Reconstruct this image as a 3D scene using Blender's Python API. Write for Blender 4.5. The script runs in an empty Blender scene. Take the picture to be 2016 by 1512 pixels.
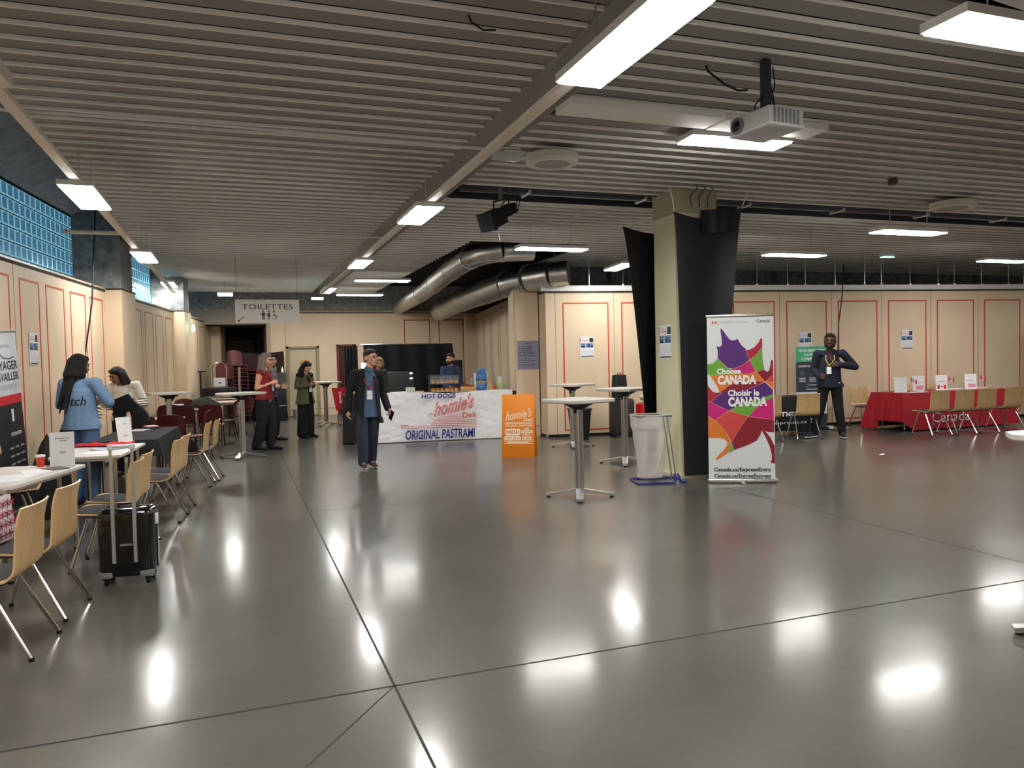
import bpy, bmesh, math, random
from mathutils import Vector, Matrix, Euler
from mathutils.geometry import tessellate_polygon
random.seed(7)
PI = math.pi
sc = bpy.context.scene
COL = sc.collection
R_ = math.radians

# ------------------------------------------------------------------ camera
FPX = 1500.0
cam_d = bpy.data.cameras.new('camera'); cam = bpy.data.objects.new('camera', cam_d); COL.objects.link(cam)
cam_d.sensor_fit = 'HORIZONTAL'; cam_d.sensor_width = 36.0; cam_d.lens = 36.0 * FPX / 2016.0
cam_d.clip_start = 0.05; cam_d.clip_end = 200
def cam_basis(yaw, pitch, roll):
    y, p, r = R_(yaw), R_(pitch), R_(roll)
    fw = Vector((math.sin(y) * math.cos(p), math.cos(y) * math.cos(p), -math.sin(p)))
    rt = Vector((math.cos(y), -math.sin(y), 0)); up = rt.cross(fw)
    R = rt * math.cos(r) - up * math.sin(r); U = up * math.cos(r) + rt * math.sin(r)
    return R, U, fw
_R, _U, _F = cam_basis(19.8, 1.9, 1.3)
cam.matrix_world = Matrix(((_R.x, _U.x, -_F.x, 0), (_R.y, _U.y, -_F.y, 0), (_R.z, _U.z, -_F.z, 1.6), (0, 0, 0, 1)))
sc.camera = cam
# ------------------------------------------------------------------ world / exposure
sc.view_settings.view_transform = 'Standard'; sc.view_settings.look = 'None'
sc.view_settings.gamma = 1.0; sc.view_settings.use_curve_mapping = False
sc.view_settings.exposure = 1.25
w = bpy.data.worlds.new('world'); sc.world = w; w.use_nodes = True
w.node_tree.nodes['Background'].inputs[0].default_value = (0.35, 0.5, 0.7, 1)
w.node_tree.nodes['Background'].inputs[1].default_value = 0.05
sc.cycles.use_denoising = True
sc.cycles.max_bounces = 8; sc.cycles.diffuse_bounces = 5; sc.cycles.glossy_bounces = 4
sc.cycles.transmission_bounces = 6; sc.cycles.transparent_max_bounces = 8
sc.cycles.sample_clamp_indirect = 4.0
LAMP_EMIT = 25.0

# ------------------------------------------------------------------ materials
def lin(c):
    return tuple((x / 12.92 if x <= 0.04045 else ((x + 0.055) / 1.055) ** 2.4) for x in c)
def rgb(r, g, b): return lin((r / 255, g / 255, b / 255))
_M = {}
def mat(name, col, rough=0.6, metal=0.0, var=0.0, vscale=4.0, bump=0.0, bscale=60.0, emit=0.0, coat=0.0,
        trans=0.0, alpha=1.0, spec=0.5, stretch=(1, 1, 1), ecol=None, sheen=0.0, ior=1.45):
    if name in _M: return _M[name]
    m = bpy.data.materials.new(name); m.use_nodes = True; nt = m.node_tree; b = nt.nodes['Principled BSDF']
    c = rgb(*col)
    b.inputs['Base Color'].default_value = (*c, 1); b.inputs['Roughness'].default_value = rough
    b.inputs['Metallic'].default_value = metal; b.inputs['Specular IOR Level'].default_value = spec
    b.inputs['Coat Weight'].default_value = coat; b.inputs['Transmission Weight'].default_value = trans
    b.inputs['Alpha'].default_value = alpha; b.inputs['Sheen Weight'].default_value = sheen
    b.inputs['IOR'].default_value = ior
    if emit:
        b.inputs['Emission Color'].default_value = (*(rgb(*ecol) if ecol else c), 1); b.inputs['Emission Strength'].default_value = emit
    if var or bump:
        tc = nt.nodes.new('ShaderNodeTexCoord'); mp = nt.nodes.new('ShaderNodeMapping')
        nt.links.new(tc.outputs['Object'], mp.inputs[0]); mp.inputs['Scale'].default_value = stretch
    if var:
        n = nt.nodes.new('ShaderNodeTexNoise'); n.inputs['Scale'].default_value = vscale; n.inputs['Detail'].default_value = 5
        nt.links.new(mp.outputs[0], n.inputs['Vector'])
        r = nt.nodes.new('ShaderNodeValToRGB'); nt.links.new(n.outputs[0], r.inputs[0])
        r.color_ramp.elements[0].position = 0.3; r.color_ramp.elements[1].position = 0.7
        r.color_ramp.elements[0].color = (*[x * (1 - var) for x in c], 1)
        r.color_ramp.elements[1].color = (*[min(1, x * (1 + var)) for x in c], 1)
        nt.links.new(r.outputs[0], b.inputs['Base Color'])
    if bump:
        n2 = nt.nodes.new('ShaderNodeTexNoise'); n2.inputs['Scale'].default_value = bscale; n2.inputs['Detail'].default_value = 3
        nt.links.new(mp.outputs[0], n2.inputs['Vector'])
        bp = nt.nodes.new('ShaderNodeBump'); bp.inputs['Strength'].default_value = bump; bp.inputs['Distance'].default_value = 0.02
        nt.links.new(n2.outputs[0], bp.inputs['Height']); nt.links.new(bp.outputs[0], b.inputs['Normal'])
    _M[name] = m
    return m
BEIGE = mat('beige_panel', (220, 198, 168), 0.55, var=0.04, vscale=1.5, bump=0.05, bscale=90)
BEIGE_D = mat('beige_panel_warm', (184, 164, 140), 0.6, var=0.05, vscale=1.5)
REDLINE = mat('red_inlay', (196, 78, 52), 0.6)
BRNLINE = mat('brown_inlay', (120, 82, 62), 0.6)
SEAM = mat('panel_seam', (110, 98, 84), 0.8)
BLACKP = mat('black_plinth', (16, 16, 16), 0.5)
WHITE = mat('white_paint', (226, 226, 222), 0.5)
CONC = mat('raw_concrete', (138, 140, 140), 0.9, var=0.35, vscale=9, bump=0.5, bscale=30)
CONC_D = mat('dark_concrete', (96, 98, 98), 0.9, var=0.25, vscale=5, bump=0.4, bscale=20)
COLM = mat('column_paint', (204, 200, 166), 0.6, var=0.05, vscale=2)
DARK = mat('dark_void', (30, 30, 34), 0.9)
STEEL = mat('galvanised_steel', (150, 150, 150), 0.3, 1.0, var=0.12, vscale=6)
CHROME = mat('chrome', (205, 203, 198), 0.14, 1.0)
ALU = mat('brushed_aluminium', (206, 206, 204), 0.28, 1.0)
BLK = mat('black_plastic', (16, 16, 17), 0.4)
BLKM = mat('black_matt', (13, 13, 14), 0.8)
WHITEP = mat('white_plastic', (222, 222, 220), 0.35)
PAPER = mat('paper', (226, 228, 232), 0.7)
INK = mat('ink', (40, 42, 50), 0.7)
GREYINK = mat('grey_ink', (150, 152, 158), 0.7)
RED = mat('red_print', (196, 30, 44), 0.6)
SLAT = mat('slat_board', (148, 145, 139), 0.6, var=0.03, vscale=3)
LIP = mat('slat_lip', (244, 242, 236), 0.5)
# polished concrete floor
def floor_mat():
    m = bpy.data.materials.new('polished_concrete'); m.use_nodes = True; nt = m.node_tree; b = nt.nodes['Principled BSDF']
    tc = nt.nodes.new('ShaderNodeTexCoord')
    n1 = nt.nodes.new('ShaderNodeTexNoise'); n1.inputs['Scale'].default_value = 0.55; n1.inputs['Detail'].default_value = 8; n1.inputs['Roughness'].default_value = 0.62
    nt.links.new(tc.outputs['Object'], n1.inputs['Vector'])
    r = nt.nodes.new('ShaderNodeValToRGB'); nt.links.new(n1.outputs[0], r.inputs[0])
    r.color_ramp.elements[0].position = 0.3; r.color_ramp.elements[1].position = 0.72
    r.color_ramp.elements[0].color = (*rgb(82, 80, 75), 1); r.color_ramp.elements[1].color = (*rgb(100, 97, 91), 1)
    n2 = nt.nodes.new('ShaderNodeTexNoise'); n2.inputs['Scale'].default_value = 26; n2.inputs['Detail'].default_value = 4
    nt.links.new(tc.outputs['Object'], n2.inputs['Vector'])
    mx = nt.nodes.new('ShaderNodeMix'); mx.data_type = 'RGBA'; mx.blend_type = 'MULTIPLY'; mx.inputs[0].default_value = 0.18
    nt.links.new(r.outputs[0], mx.inputs[6]); nt.links.new(n2.outputs[0], mx.inputs[7])
    nt.links.new(mx.outputs[2], b.inputs['Base Color'])
    n3 = nt.nodes.new('ShaderNodeTexNoise'); n3.inputs['Scale'].default_value = 1.6; n3.inputs['Detail'].default_value = 6
    nt.links.new(tc.outputs['Object'], n3.inputs['Vector'])
    mr = nt.nodes.new('ShaderNodeMapRange'); mr.inputs['From Min'].default_value = 0.3; mr.inputs['From Max'].default_value = 0.7
    mr.inputs['To Min'].default_value = 0.11; mr.inputs['To Max'].default_value = 0.17
    nt.links.new(n3.outputs[0], mr.inputs['Value']); nt.links.new(mr.outputs[0], b.inputs['Roughness'])
    b2 = nt.nodes.new('ShaderNodeBsdfPrincipled'); b2.inputs['Roughness'].default_value = 0.29
    nt.links.new(mx.outputs[2], b2.inputs['Base Color'])
    for q in (b, b2): q.inputs['IOR'].default_value = 1.5; q.inputs['Specular IOR Level'].default_value = 0.38
    ms = nt.nodes.new('ShaderNodeMixShader'); ms.inputs[0].default_value = 0.45
    nt.links.new(b.outputs[0], ms.inputs[1]); nt.links.new(b2.outputs[0], ms.inputs[2])
    nt.links.new(ms.outputs[0], nt.nodes['Material Output'].inputs['Surface'])
    return m
def wood_mat(name, c0, c1, rough=0.4, sc_=(14, 1.2, 1.2)):
    m = bpy.data.materials.new(name); m.use_nodes = True; nt = m.node_tree; b = nt.nodes['Principled BSDF']
    tc = nt.nodes.new('ShaderNodeTexCoord'); mp = nt.nodes.new('ShaderNodeMapping'); mp.inputs['Scale'].default_value = sc_
    nt.links.new(tc.outputs['Object'], mp.inputs[0])
    n = nt.nodes.new('ShaderNodeTexNoise'); n.inputs['Scale'].default_value = 5; n.inputs['Detail'].default_value = 6; n.inputs['Distortion'].default_value = 0.6
    nt.links.new(mp.outputs[0], n.inputs['Vector'])
    r = nt.nodes.new('ShaderNodeValToRGB'); nt.links.new(n.outputs[0], r.inputs[0])
    r.color_ramp.elements[0].position = 0.35; r.color_ramp.elements[1].position = 0.65
    r.color_ramp.elements[0].color = (*rgb(*c0), 1); r.color_ramp.elements[1].color = (*rgb(*c1), 1)
    nt.links.new(r.outputs[0], b.inputs['Base Color']); b.inputs['Roughness'].default_value = rough
    return m
FLOOR = floor_mat()
BEECH = wood_mat('beech_plywood', (188, 152, 104), (206, 172, 122), 0.38)

# ------------------------------------------------------------------ mesh helpers
class MB:
    def __init__(s): s.v = []; s.f = []; s.mi = []; s.M = Matrix.Identity(4); s.k = 0
    def at(s, M): s.M = M; return s
    def m(s, k): s.k = k; return s
    def add(s, vs, fs):
        o = len(s.v); s.v += [tuple(s.M @ Vector(p)) for p in vs]
        for f in fs: s.f.append([o + i for i in f]); s.mi.append(s.k)
        return s
    def box(s, x0, x1, y0, y1, z0, z1):
        return s.add([(x0, y0, z0), (x1, y0, z0), (x1, y1, z0), (x0, y1, z0), (x0, y0, z1), (x1, y0, z1), (x1, y1, z1), (x0, y1, z1)],
                     [(0, 3, 2, 1), (4, 5, 6, 7), (0, 1, 5, 4), (1, 2, 6, 5), (2, 3, 7, 6), (3, 0, 4, 7)])
    def bbox(s, x0, x1, y0, y1, z0, z1, r=0.01, seg=2):
        bm = bmesh.new(); bmesh.ops.create_cube(bm, size=1)
        for v in bm.verts: v.co = Vector(((x0 + x1) / 2 + v.co.x * (x1 - x0), (y0 + y1) / 2 + v.co.y * (y1 - y0), (z0 + z1) / 2 + v.co.z * (z1 - z0)))
        bmesh.ops.bevel(bm, geom=bm.edges[:], offset=r, segments=seg, profile=0.5, affect='EDGES')
        return s.bm(bm)
    def bm(s, bm):
        bm.verts.ensure_lookup_table(); bm.verts.index_update()
        s.add([v.co[:] for v in bm.verts], [[v.index for v in f.verts] for f in bm.faces]); bm.free(); return s
    def prism(s, pts, a0, a1, axis='z'):
        """2D outline pts (ccw) extruded from a0 to a1 along axis; for 'y' the plane is (x, z)."""
        n = len(pts)
        def P(p, a): return (p[0], p[1], a) if axis == 'z' else ((p[0], a, p[1]) if axis == 'y' else (a, p[0], p[1]))
        vs = [P(p, a0) for p in pts] + [P(p, a1) for p in pts]
        tri = tessellate_polygon([[Vector((p[0], p[1], 0)) for p in pts]])
        fs = [list(t)[::-1] for t in tri] + [[i + n for i in t] for t in tri] + [(i, (i + 1) % n, n + (i + 1) % n, n + i) for i in range(n)]
        return s.add(vs, fs)
    def cyl(s, p0, p1, r0, r1=None, seg=12, caps=True):
        r1 = r0 if r1 is None else r1
        p0, p1 = Vector(p0), Vector(p1); d = (p1 - p0)
        if d.length < 1e-6: return s
        q = d.to_track_quat('Z', 'Y'); vs = []
        for c, r in ((p0, r0), (p1, r1)):
            for i in range(seg):
                a = 2 * PI * i / seg; vs.append(c + q @ Vector((r * math.cos(a), r * math.sin(a), 0)))
        fs = [(i, (i + 1) % seg, seg + (i + 1) % seg, seg + i) for i in range(seg)]
        if caps: fs += [tuple(range(seg))[::-1], tuple(range(seg, 2 * seg))]
        return s.add(vs, fs)
    def tube(s, pts, r, seg=8, closed=False, rb=None):
        """round (or oval: rb) tube along pts"""
        pts = [Vector(p) for p in pts]; n = len(pts); vs = []; up = None
        rs = r if isinstance(r, (list, tuple)) else [r] * n
        for i, p in enumerate(pts):
            if closed: d = (pts[(i + 1) % n] - pts[i - 1])
            else: d = (pts[min(i + 1, n - 1)] - pts[max(i - 1, 0)])
            d.normalize()
            if up is None:
                up = Vector((0, 0, 1)) if abs(d.z) < 0.9 else Vector((1, 0, 0))
            a = d.cross(up); a.normalize(); b = a.cross(d); up = b
            for k in range(seg):
                t = 2 * PI * k / seg
                vs.append(p + a * (rs[i] * math.cos(t)) + b * ((rb if rb else rs[i]) * math.sin(t)))
        fs = []
        for i in range(n if closed else n - 1):
            j = (i + 1) % n
            for k in range(seg):
                l = (k + 1) % seg; fs.append((i * seg + k, i * seg + l, j * seg + l, j * seg + k))
        if not closed: fs += [tuple(range(seg))[::-1], tuple(range((n - 1) * seg, n * seg))]
        return s.add(vs, fs)
    def lathe(s, prof, seg=24, c=(0, 0), sx=1.0, sy=1.0, caps=True):
        vs = []; n = len(prof)
        for i in range(seg):
            a = 2 * PI * i / seg
            for r, z in prof: vs.append((c[0] + sx * r * math.cos(a), c[1] + sy * r * math.sin(a), z))
        fs = []
        for i in range(seg):
            j = (i + 1) % seg
            for k in range(n - 1): fs.append((i * n + k, j * n + k, j * n + k + 1, i * n + k + 1))
        if caps and prof[0][0] > 1e-5: fs.append(tuple(i * n for i in range(seg))[::-1])
        if caps and prof[-1][0] > 1e-5: fs.append(tuple(i * n + n - 1 for i in range(seg)))
        return s.add(vs, fs)
    def ell(s, c, r, seg=12, rings=8, rot=None):
        vs = []; fs = []; q = rot.to_matrix() if rot else Matrix.Identity(3)
        c = Vector(c)
        for i in range(rings + 1):
            t = PI * i / rings
            for k in range(seg):
                a = 2 * PI * k / seg
                vs.append(c + q @ Vector((r[0] * math.sin(t) * math.cos(a), r[1] * math.sin(t) * math.sin(a), -r[2] * math.cos(t))))
        for i in range(rings):
            for k in range(seg):
                l = (k + 1) % seg; fs.append((i * seg + k, i * seg + l, (i + 1) * seg + l, (i + 1) * seg + k))
        return s.add(vs, fs)
    def grid(s, fn, nu, nv, thick=0.0):
        """surface fn(u,v)->(x,y,z), optional thickness along vertex normals (closed)"""
        P = [[Vector(fn(i / nu, j / nv)) for j in range(nv + 1)] for i in range(nu + 1)]
        W = nv + 1; vs = [p for row in P for p in row]
        fs = [(i * W + j, (i + 1) * W + j, (i + 1) * W + j + 1, i * W + j + 1) for i in range(nu) for j in range(nv)]
        if thick:
            bm = bmesh.new(); bv = [bm.verts.new(v) for v in vs]
            for f in fs: bm.faces.new([bv[i] for i in f])
            bm.normal_update(); o = len(vs)
            back = [v.co - v.normal * thick for v in bm.verts]; bm.free()
            vs = vs + back; fs2 = [tuple(o + i for i in f[::-1]) for f in fs]
            ring = [i * W for i in range(nu + 1)] + [nu * W + j for j in range(1, W)] + [i * W + nv for i in range(nu - 1, -1, -1)] + [j for j in range(nv - 1, 0, -1)]
            side = [(ring[(k + 1) % len(ring)], ring[k], o + ring[k], o + ring[(k + 1) % len(ring)]) for k in range(len(ring))]
            fs = fs + fs2 + side
        return s.add(vs, fs)
    def build(s, name, mats, parent=None, smooth=True, angle=35, fixn=False):
        me = bpy.data.meshes.new(name); me.from_pydata(s.v, [], s.f)
        for m_ in (mats if isinstance(mats, (list, tuple)) else [mats]): me.materials.append(m_)
        me.polygons.foreach_set('material_index', s.mi); me.update()
        if fixn:
            b = bmesh.new(); b.from_mesh(me); bmesh.ops.recalc_face_normals(b, faces=b.faces[:]); b.to_mesh(me); b.free()
        if smooth:
            me.polygons.foreach_set('use_smooth', [True] * len(me.polygons)); me.set_sharp_from_angle(angle=R_(angle))
        o = bpy.data.objects.new(name, me); COL.objects.link(o)
        if parent: o.parent = parent
        return o
def tag(o, label=None, cat=None, group=None, kind=None):
    if label: o['label'] = label
    if cat: o['category'] = cat
    if group: o['group'] = group
    if kind: o['kind'] = kind
    return o
def thing(name, label, cat, loc=(0, 0, 0), rz=0.0, group=None, kind=None):
    o = bpy.data.objects.new(name, None); COL.objects.link(o); o.location = loc; o.rotation_euler = (0, 0, rz)
    o.empty_display_size = 0.1
    return tag(o, label, cat, group, kind)
def dup(root, loc, rz, label=None, group=None):
    def cp(o, par):
        c = o.copy(); COL.objects.link(c)
        if par: c.parent = par
        for ch in list(o.children): cp(ch, c)
        return c
    r = cp(root, None); r.location = loc; r.rotation_euler = (0, 0, rz)
    if label: r['label'] = label
    if group: r['group'] = group
    return r
def struct(mb, name, mats, parent=None, **k): return tag(mb.build(name, mats, parent, **k), kind='structure')
_depsg = None
def text_mesh(s, bold=0.0, shear=0.0, space=1.0):
    cu = bpy.data.curves.new('txt', 'FONT'); cu.body = s; cu.size = 1.0; cu.offset = bold; cu.shear = shear; cu.space_character = space
    cu.resolution_u = 3
    ob = bpy.data.objects.new('txt', cu); COL.objects.link(ob); bpy.context.view_layer.update()
    me = bpy.data.meshes.new_from_object(ob.evaluated_get(bpy.context.evaluated_depsgraph_get()))
    vs = [v.co.copy() for v in me.vertices]; fs = [list(p.vertices) for p in me.polygons]
    bpy.data.objects.remove(ob); bpy.data.curves.remove(cu); bpy.data.meshes.remove(me)
    return vs, fs
def outline(mb, s, x0, x1, z0, z1, y, th=.03, shear=.3, slope=0.0):
    cu = bpy.data.curves.new('txt', 'FONT'); cu.body = s; cu.size = 1.0; cu.shear = shear; cu.fill_mode = 'NONE'; cu.bevel_depth = th; cu.bevel_resolution = 0; cu.resolution_u = 3
    ob = bpy.data.objects.new('txt', cu); COL.objects.link(ob); bpy.context.view_layer.update()
    me = bpy.data.meshes.new_from_object(ob.evaluated_get(bpy.context.evaluated_depsgraph_get()))
    vs = [v.co.copy() for v in me.vertices]; fs = [list(p.vertices) for p in me.polygons]
    bpy.data.objects.remove(ob); bpy.data.curves.remove(cu); bpy.data.meshes.remove(me)
    ax, bx = min(v.x for v in vs), max(v.x for v in vs); ay, by = min(v.y for v in vs), max(v.y for v in vs)
    kx = (x1 - x0) / (bx - ax); kz = (z1 - z0) / (by - ay)
    return mb.add([(x0 + (v.x - ax) * kx, y - v.z * kx * .3, z0 + (v.y - ay) * kz + slope * (v.x - ax) * kx) for v in vs], fs)
def text(mb, s, x0, x1, z0, z1, y=0.0, bold=0.0, shear=0.0, slope=0.0, flip=False):
    """lettering fitted to the box x0..x1, z0..z1 in the plane y, read from -y"""
    vs, fs = text_mesh(s, bold, shear)
    if not vs: return mb
    ax, bx = min(v.x for v in vs), max(v.x for v in vs); ay, by = min(v.y for v in vs), max(v.y for v in vs)
    sx = (x1 - x0) / max(bx - ax, 1e-6); sz = (z1 - z0) / max(by - ay, 1e-6)
    out = []
    for v in vs:
        X = x0 + (v.x - ax) * sx; Z = z0 + (v.y - ay) * sz + slope * (X - x0)
        out.append((X, y, Z))
    return mb.add(out, fs)
def poly(mb, pts, y=0.0):
    """flat printed polygon in the (x,z) plane, facing -y"""
    tri = tessellate_polygon([[Vector((p[0], p[1], 0)) for p in pts]])
    fs = []
    for t in tri:
        a, b, c = [pts[i] for i in t]
        ar = (b[0] - a[0]) * (c[1] - a[1]) - (c[0] - a[0]) * (b[1] - a[1])
        fs.append(list(t) if ar > 0 else list(t)[::-1])
    return mb.add([(p[0], y, p[1]) for p in pts], fs)
def stroke(mb, pts, wd, y=0.0):
    for i in range(len(pts) - 1):
        a, b = Vector(pts[i]), Vector(pts[i + 1]); d = b - a
        if d.length < 1e-6: continue
        d.normalize(); n = Vector((-d.y, d.x)) * wd / 2; e = d * wd * 0.35
        q = [a - e - n, b + e - n, b + e + n, a - e + n]
        mb.add([(p.x, y, p.y) for p in q], [(0, 1, 2, 3)])
    return mb
def rect(mb, x0, x1, z0, z1, y=0.0): return mb.add([(x0, y, z0), (x1, y, z0), (x1, y, z1), (x0, y, z1)], [(0, 1, 2, 3)])
def T(x=0, y=0, z=0, rz=0, rx=0, ry=0): return Matrix.Translation((x, y, z)) @ Euler((rx, ry, rz)).to_matrix().to_4x4()
def rrect(w_, d_, r, seg=4):
    pts = []
    for cx, cy, a0 in ((w_ / 2 - r, d_ / 2 - r, 0), (-w_ / 2 + r, d_ / 2 - r, 90), (-w_ / 2 + r, -d_ / 2 + r, 180), (w_ / 2 - r, -d_ / 2 + r, 270)):
        for k in range(seg + 1):
            a = R_(a0 + 90 * k / seg); pts.append((cx + r * math.cos(a), cy + r * math.sin(a)))
    return pts
LEAF = [(0, 1), (.13, .74), (.19, .71), (.36, .80), (.28, .40), (.31, .37), (.47, .54), (.52, .45), (.70, .49), (.64, .29), (.66, .24), (.75, .19), (.42, -.09), (.41, -.14), (.46, -.28), (.10, -.23), (.05, -.26), (.06, -.62)]
LEAF = LEAF + [(-x, z) for x, z in LEAF[::-1][:-1]]
LEAF = [(x, z) for x, z in LEAF]
def leaf(mb, cx, cz, s, y=0.0): return poly(mb, [(cx + x * s, cz + z * s) for x, z in LEAF], y)
# ------------------------------------------------------------------ setting
WA = R_(8.2)                       # the partition walls stand 8.2 degrees off the ceiling slats
CEIL = 3.72
# floor
fl = MB(); fl.box(-6, 24, -7, 32, -0.12, 0.0)
floor_o = struct(fl, 'floor', FLOOR, smooth=False)
jt = MB()
def joint(ax, ay, bx, by, wd=0.012):
    a, b = Vector((ax, ay)), Vector((bx, by)); d = (b - a).normalized(); n = Vector((-d.y, d.x)) * wd / 2
    jt.add([(*(a - n), .0012), (*(b - n), .0012), (*(b + n), .0012), (*(a + n), .0012)], [(0, 1, 2, 3)])
joint(-3.5, 3.7, 24, 3.68); joint(.68, -6, .68, 22); joint(5.42, -6, 5.45, 8); joint(.68, 8.45, 1.9, 8.42, .012)
joint(.68, 3.7, -.2, 2.55, .006)
struct(jt, 'trim_1', mat('floor_joint', (38, 36, 33), 0.7), smooth=False)

# panelled walls ----------------------------------------------------
def panel_wall(name, P, ang, s0, s1, h, frames, seams, z0f=.12, z1f=2.72, thick=.12, side=-1, line=REDLINE, lw=.028, plinth=True, base=BEIGE, top=None, parent=None):
    """wall along direction (sin a, cos a) from P; the room is on the -y side of the local frame (local x runs along the wall)"""
    M = T(P[0], P[1], 0, math.pi / 2 - R_(ang))
    mb = MB().at(M); q = side
    def strip(x0, x1, z0, z1, t, k): 
        a, b = (0, q * t) if q > 0 else (q * t, 0)
        mb.m(k).box(x0, x1, a, b, z0, z1)
    y0, y1 = (-thick, 0) if q > 0 else (0, thick)
    mb.m(0).box(s0, s1, y0, y1, 0.0, h)
    for a, b in frames:
        strip(a, b, z1f - lw, z1f, .004, 1); strip(a, b, z0f, z0f + lw, .004, 1)
        strip(a, a + lw, z0f + lw, z1f - lw, .004, 1); strip(b - lw, b, z0f + lw, z1f - lw, .004, 1)
    for a in seams: strip(a - .004, a + .004, .05, h, .002, 2)
    if plinth: strip(s0, s1, 0.001, .055, .004, 3)
    return struct(mb, name, [base, line, SEAM, BLACKP], parent, smooth=False)
# left wall (local x along the wall, room on the -y side => side=-1)
LA = 6.75; LP = (-2.51, 10.21)
panel_wall('wall_left', LP, LA, -17.5, 4.25, 2.90, [(.51 - .93 * k, 1.15 - .93 * k) for k in range(1, 17)] + [(.51, 1.15), (1.38, 2.08), (2.33, 3.02), (3.24, 3.91)], [.35, -1.5, -4.3, -7.1])
panel_wall('wall_left', LP, LA, 4.7, 9.75, 2.90, [(5.5, 6.47), (6.75, 7.45), (7.69, 8.37), (8.68, 9.40)], [6.6, 8.5], line=mat('red_inlay_dull', (168, 110, 84), .6), lw=.022)
panel_wall('wall_left', LP, LA, 10.2, 15.3, 2.90, [(11.5, 12.94 - .2), (13.19, 14.06), (14.33, 14.99)], [13.05], line=_M['red_inlay_dull'], lw=.022)
def pillar(s0, s1, prot, name, ztop=2.9):
    M = T(LP[0], LP[1], 0, math.pi / 2 - R_(LA))
    mb = MB().at(M); mb.m(0).box(s0, s1, -prot, .1, 0, ztop); mb.m(1).box(s0 - .01, s1 + .01, -prot - .01, .1, ztop, ztop + .03)
    struct(mb, name, [BEIGE, mat('brown_edge', (70, 58, 48), .7)], smooth=False)
    c = MB().at(M)
    c.prism([(s0 - .05, .62), (s0 + .12, -prot + .03), (s1 - .05, -prot + .03), (s1, .62)], ztop + .03, 4.6)
    struct(c, 'trim_2', CONC, smooth=False)
pillar(4.1, 5.0, .25, 'wall_left'); pillar(9.6, 10.4, .25, 'wall_left'); pillar(15.1, 16.2, .28, 'wall_left')
# sill, beam over the glass
ML = T(LP[0], LP[1], 0, math.pi / 2 - R_(LA))
mb = MB().at(ML); mb.box(-17.5, 16, .0, .75, 2.86, 2.9); mb.m(1).box(-17.5, 16, -.012, .02, 2.9, 2.925)
struct(mb, 'trim_3', [mat('sill', (120, 112, 100), .6), mat('sill_edge', (196, 180, 150), .4)], smooth=False)
mb = MB().at(ML); mb.prism([(.46, 4.12), (.9, 4.12), (.9, 4.75), (-.35, 4.75), (-.35, 4.55)], -17.5, 16, 'x'); struct(mb, 'trim_4', mat('pale_concrete', (178, 180, 180), .9, var=.25, vscale=7, bump=.5, bscale=30), smooth=False)  # beam concrete lightened in colour to make up for blocked light
mb = MB().at(ML); mb.box(-17.5, 19.5, .9, 1.0, 0, 4.8); struct(mb, 'wall_left', CONC_D, smooth=False)
# glass block windows
GB = mat('glass_block', (84, 134, 164), 0.22, var=.22, vscale=9, bump=.5, bscale=22, emit=.15, ecol=(86, 146, 184), spec=.6)  # soft emission stands in for daylight behind the blocks
GB2 = mat('glass_block_rim', (120, 175, 195), 0.2, emit=.26, ecol=(130, 190, 210), spec=.6)  # paler, glowing rims imitate highlights along the block edges
GJ = mat('block_joint', (22, 56, 70), 0.6)
def glass_window(n, s0, s1, z0=2.72, z1=4.14, off=.46):
    M = ML
    w_ = tag(bpy.data.objects.new('window_%d' % n, None), kind='structure'); COL.objects.link(w_)
    j = MB().at(M); j.box(s0, s1, off, off + .08, z0, z1); j.build('joint_grid', GJ, w_, smooth=False)
    g = MB().at(M); p = .195; s = s0
    while s < s1 - .02:
        z = z0
        while z < z1 - .02:
            b, t, e = min(s + p - .008, s1), min(z + p - .008, z1), .018
            a, c = s + .008, z + .008
            if b - a > .06 and t - c > .06:
                y0, y1 = off, off - .012
                vs = [(a, y0, c), (b, y0, c), (b, y0, t), (a, y0, t), (a + e, y1, c + e), (b - e, y1, c + e), (b - e, y1, t - e), (a + e, y1, t - e)]
                g.m(0).add(vs, [(4, 5, 6, 7)]); g.m(1).add(vs, [(0, 1, 5, 4), (1, 2, 6, 5), (2, 3, 7, 6), (3, 0, 4, 7)])
            z += p
        s += p
    g.build('glass_block_field', [GB, GB2], w_, smooth=False)
glass_window(1, -17.4, 4.05); glass_window(2, 5.0, 9.55); glass_window(3, 10.45, 15.0)

# right wall: movable partition, hung from a track
RP = (5.75, 14.13)
fr = [(.43 + 1.2375 * k, 1.40 + 1.2375 * k) for k in range(15)]
panel_wall('wall_right', RP, 98.2, .08, 19, 2.90, fr, [.28] + [1.51 + 1.2375 * k for k in range(14)], z0f=.12, z1f=2.70, side=-1, plinth=True)
MR = T(RP[0], RP[1], 0, math.pi / 2 - R_(98.2))
mb = MB().at(MR); mb.m(0).box(.0, 19, -.02, .14, 2.93, 3.04); mb.m(1).box(-.02, 19, -.03, .15, 2.9, 2.93)
struct(mb, 'trim_5', [WHITE, BLACKP], smooth=False)
mb = MB().at(MR)
for k in range(31): mb.cyl((.3 + .62 * k + .1 * ((k * 7) % 3), .06, 3.04), (.3 + .62 * k + .1 * ((k * 7) % 3), .06, 3.9), .007, seg=6); mb.cyl((.3 + .62 * k + .1 * ((k * 7) % 3), .06, 3.04), (.3 + .62 * k + .1 * ((k * 7) % 3), .06, 3.07), .03, seg=8)
struct(mb, 'trim_6', ALU)
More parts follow.
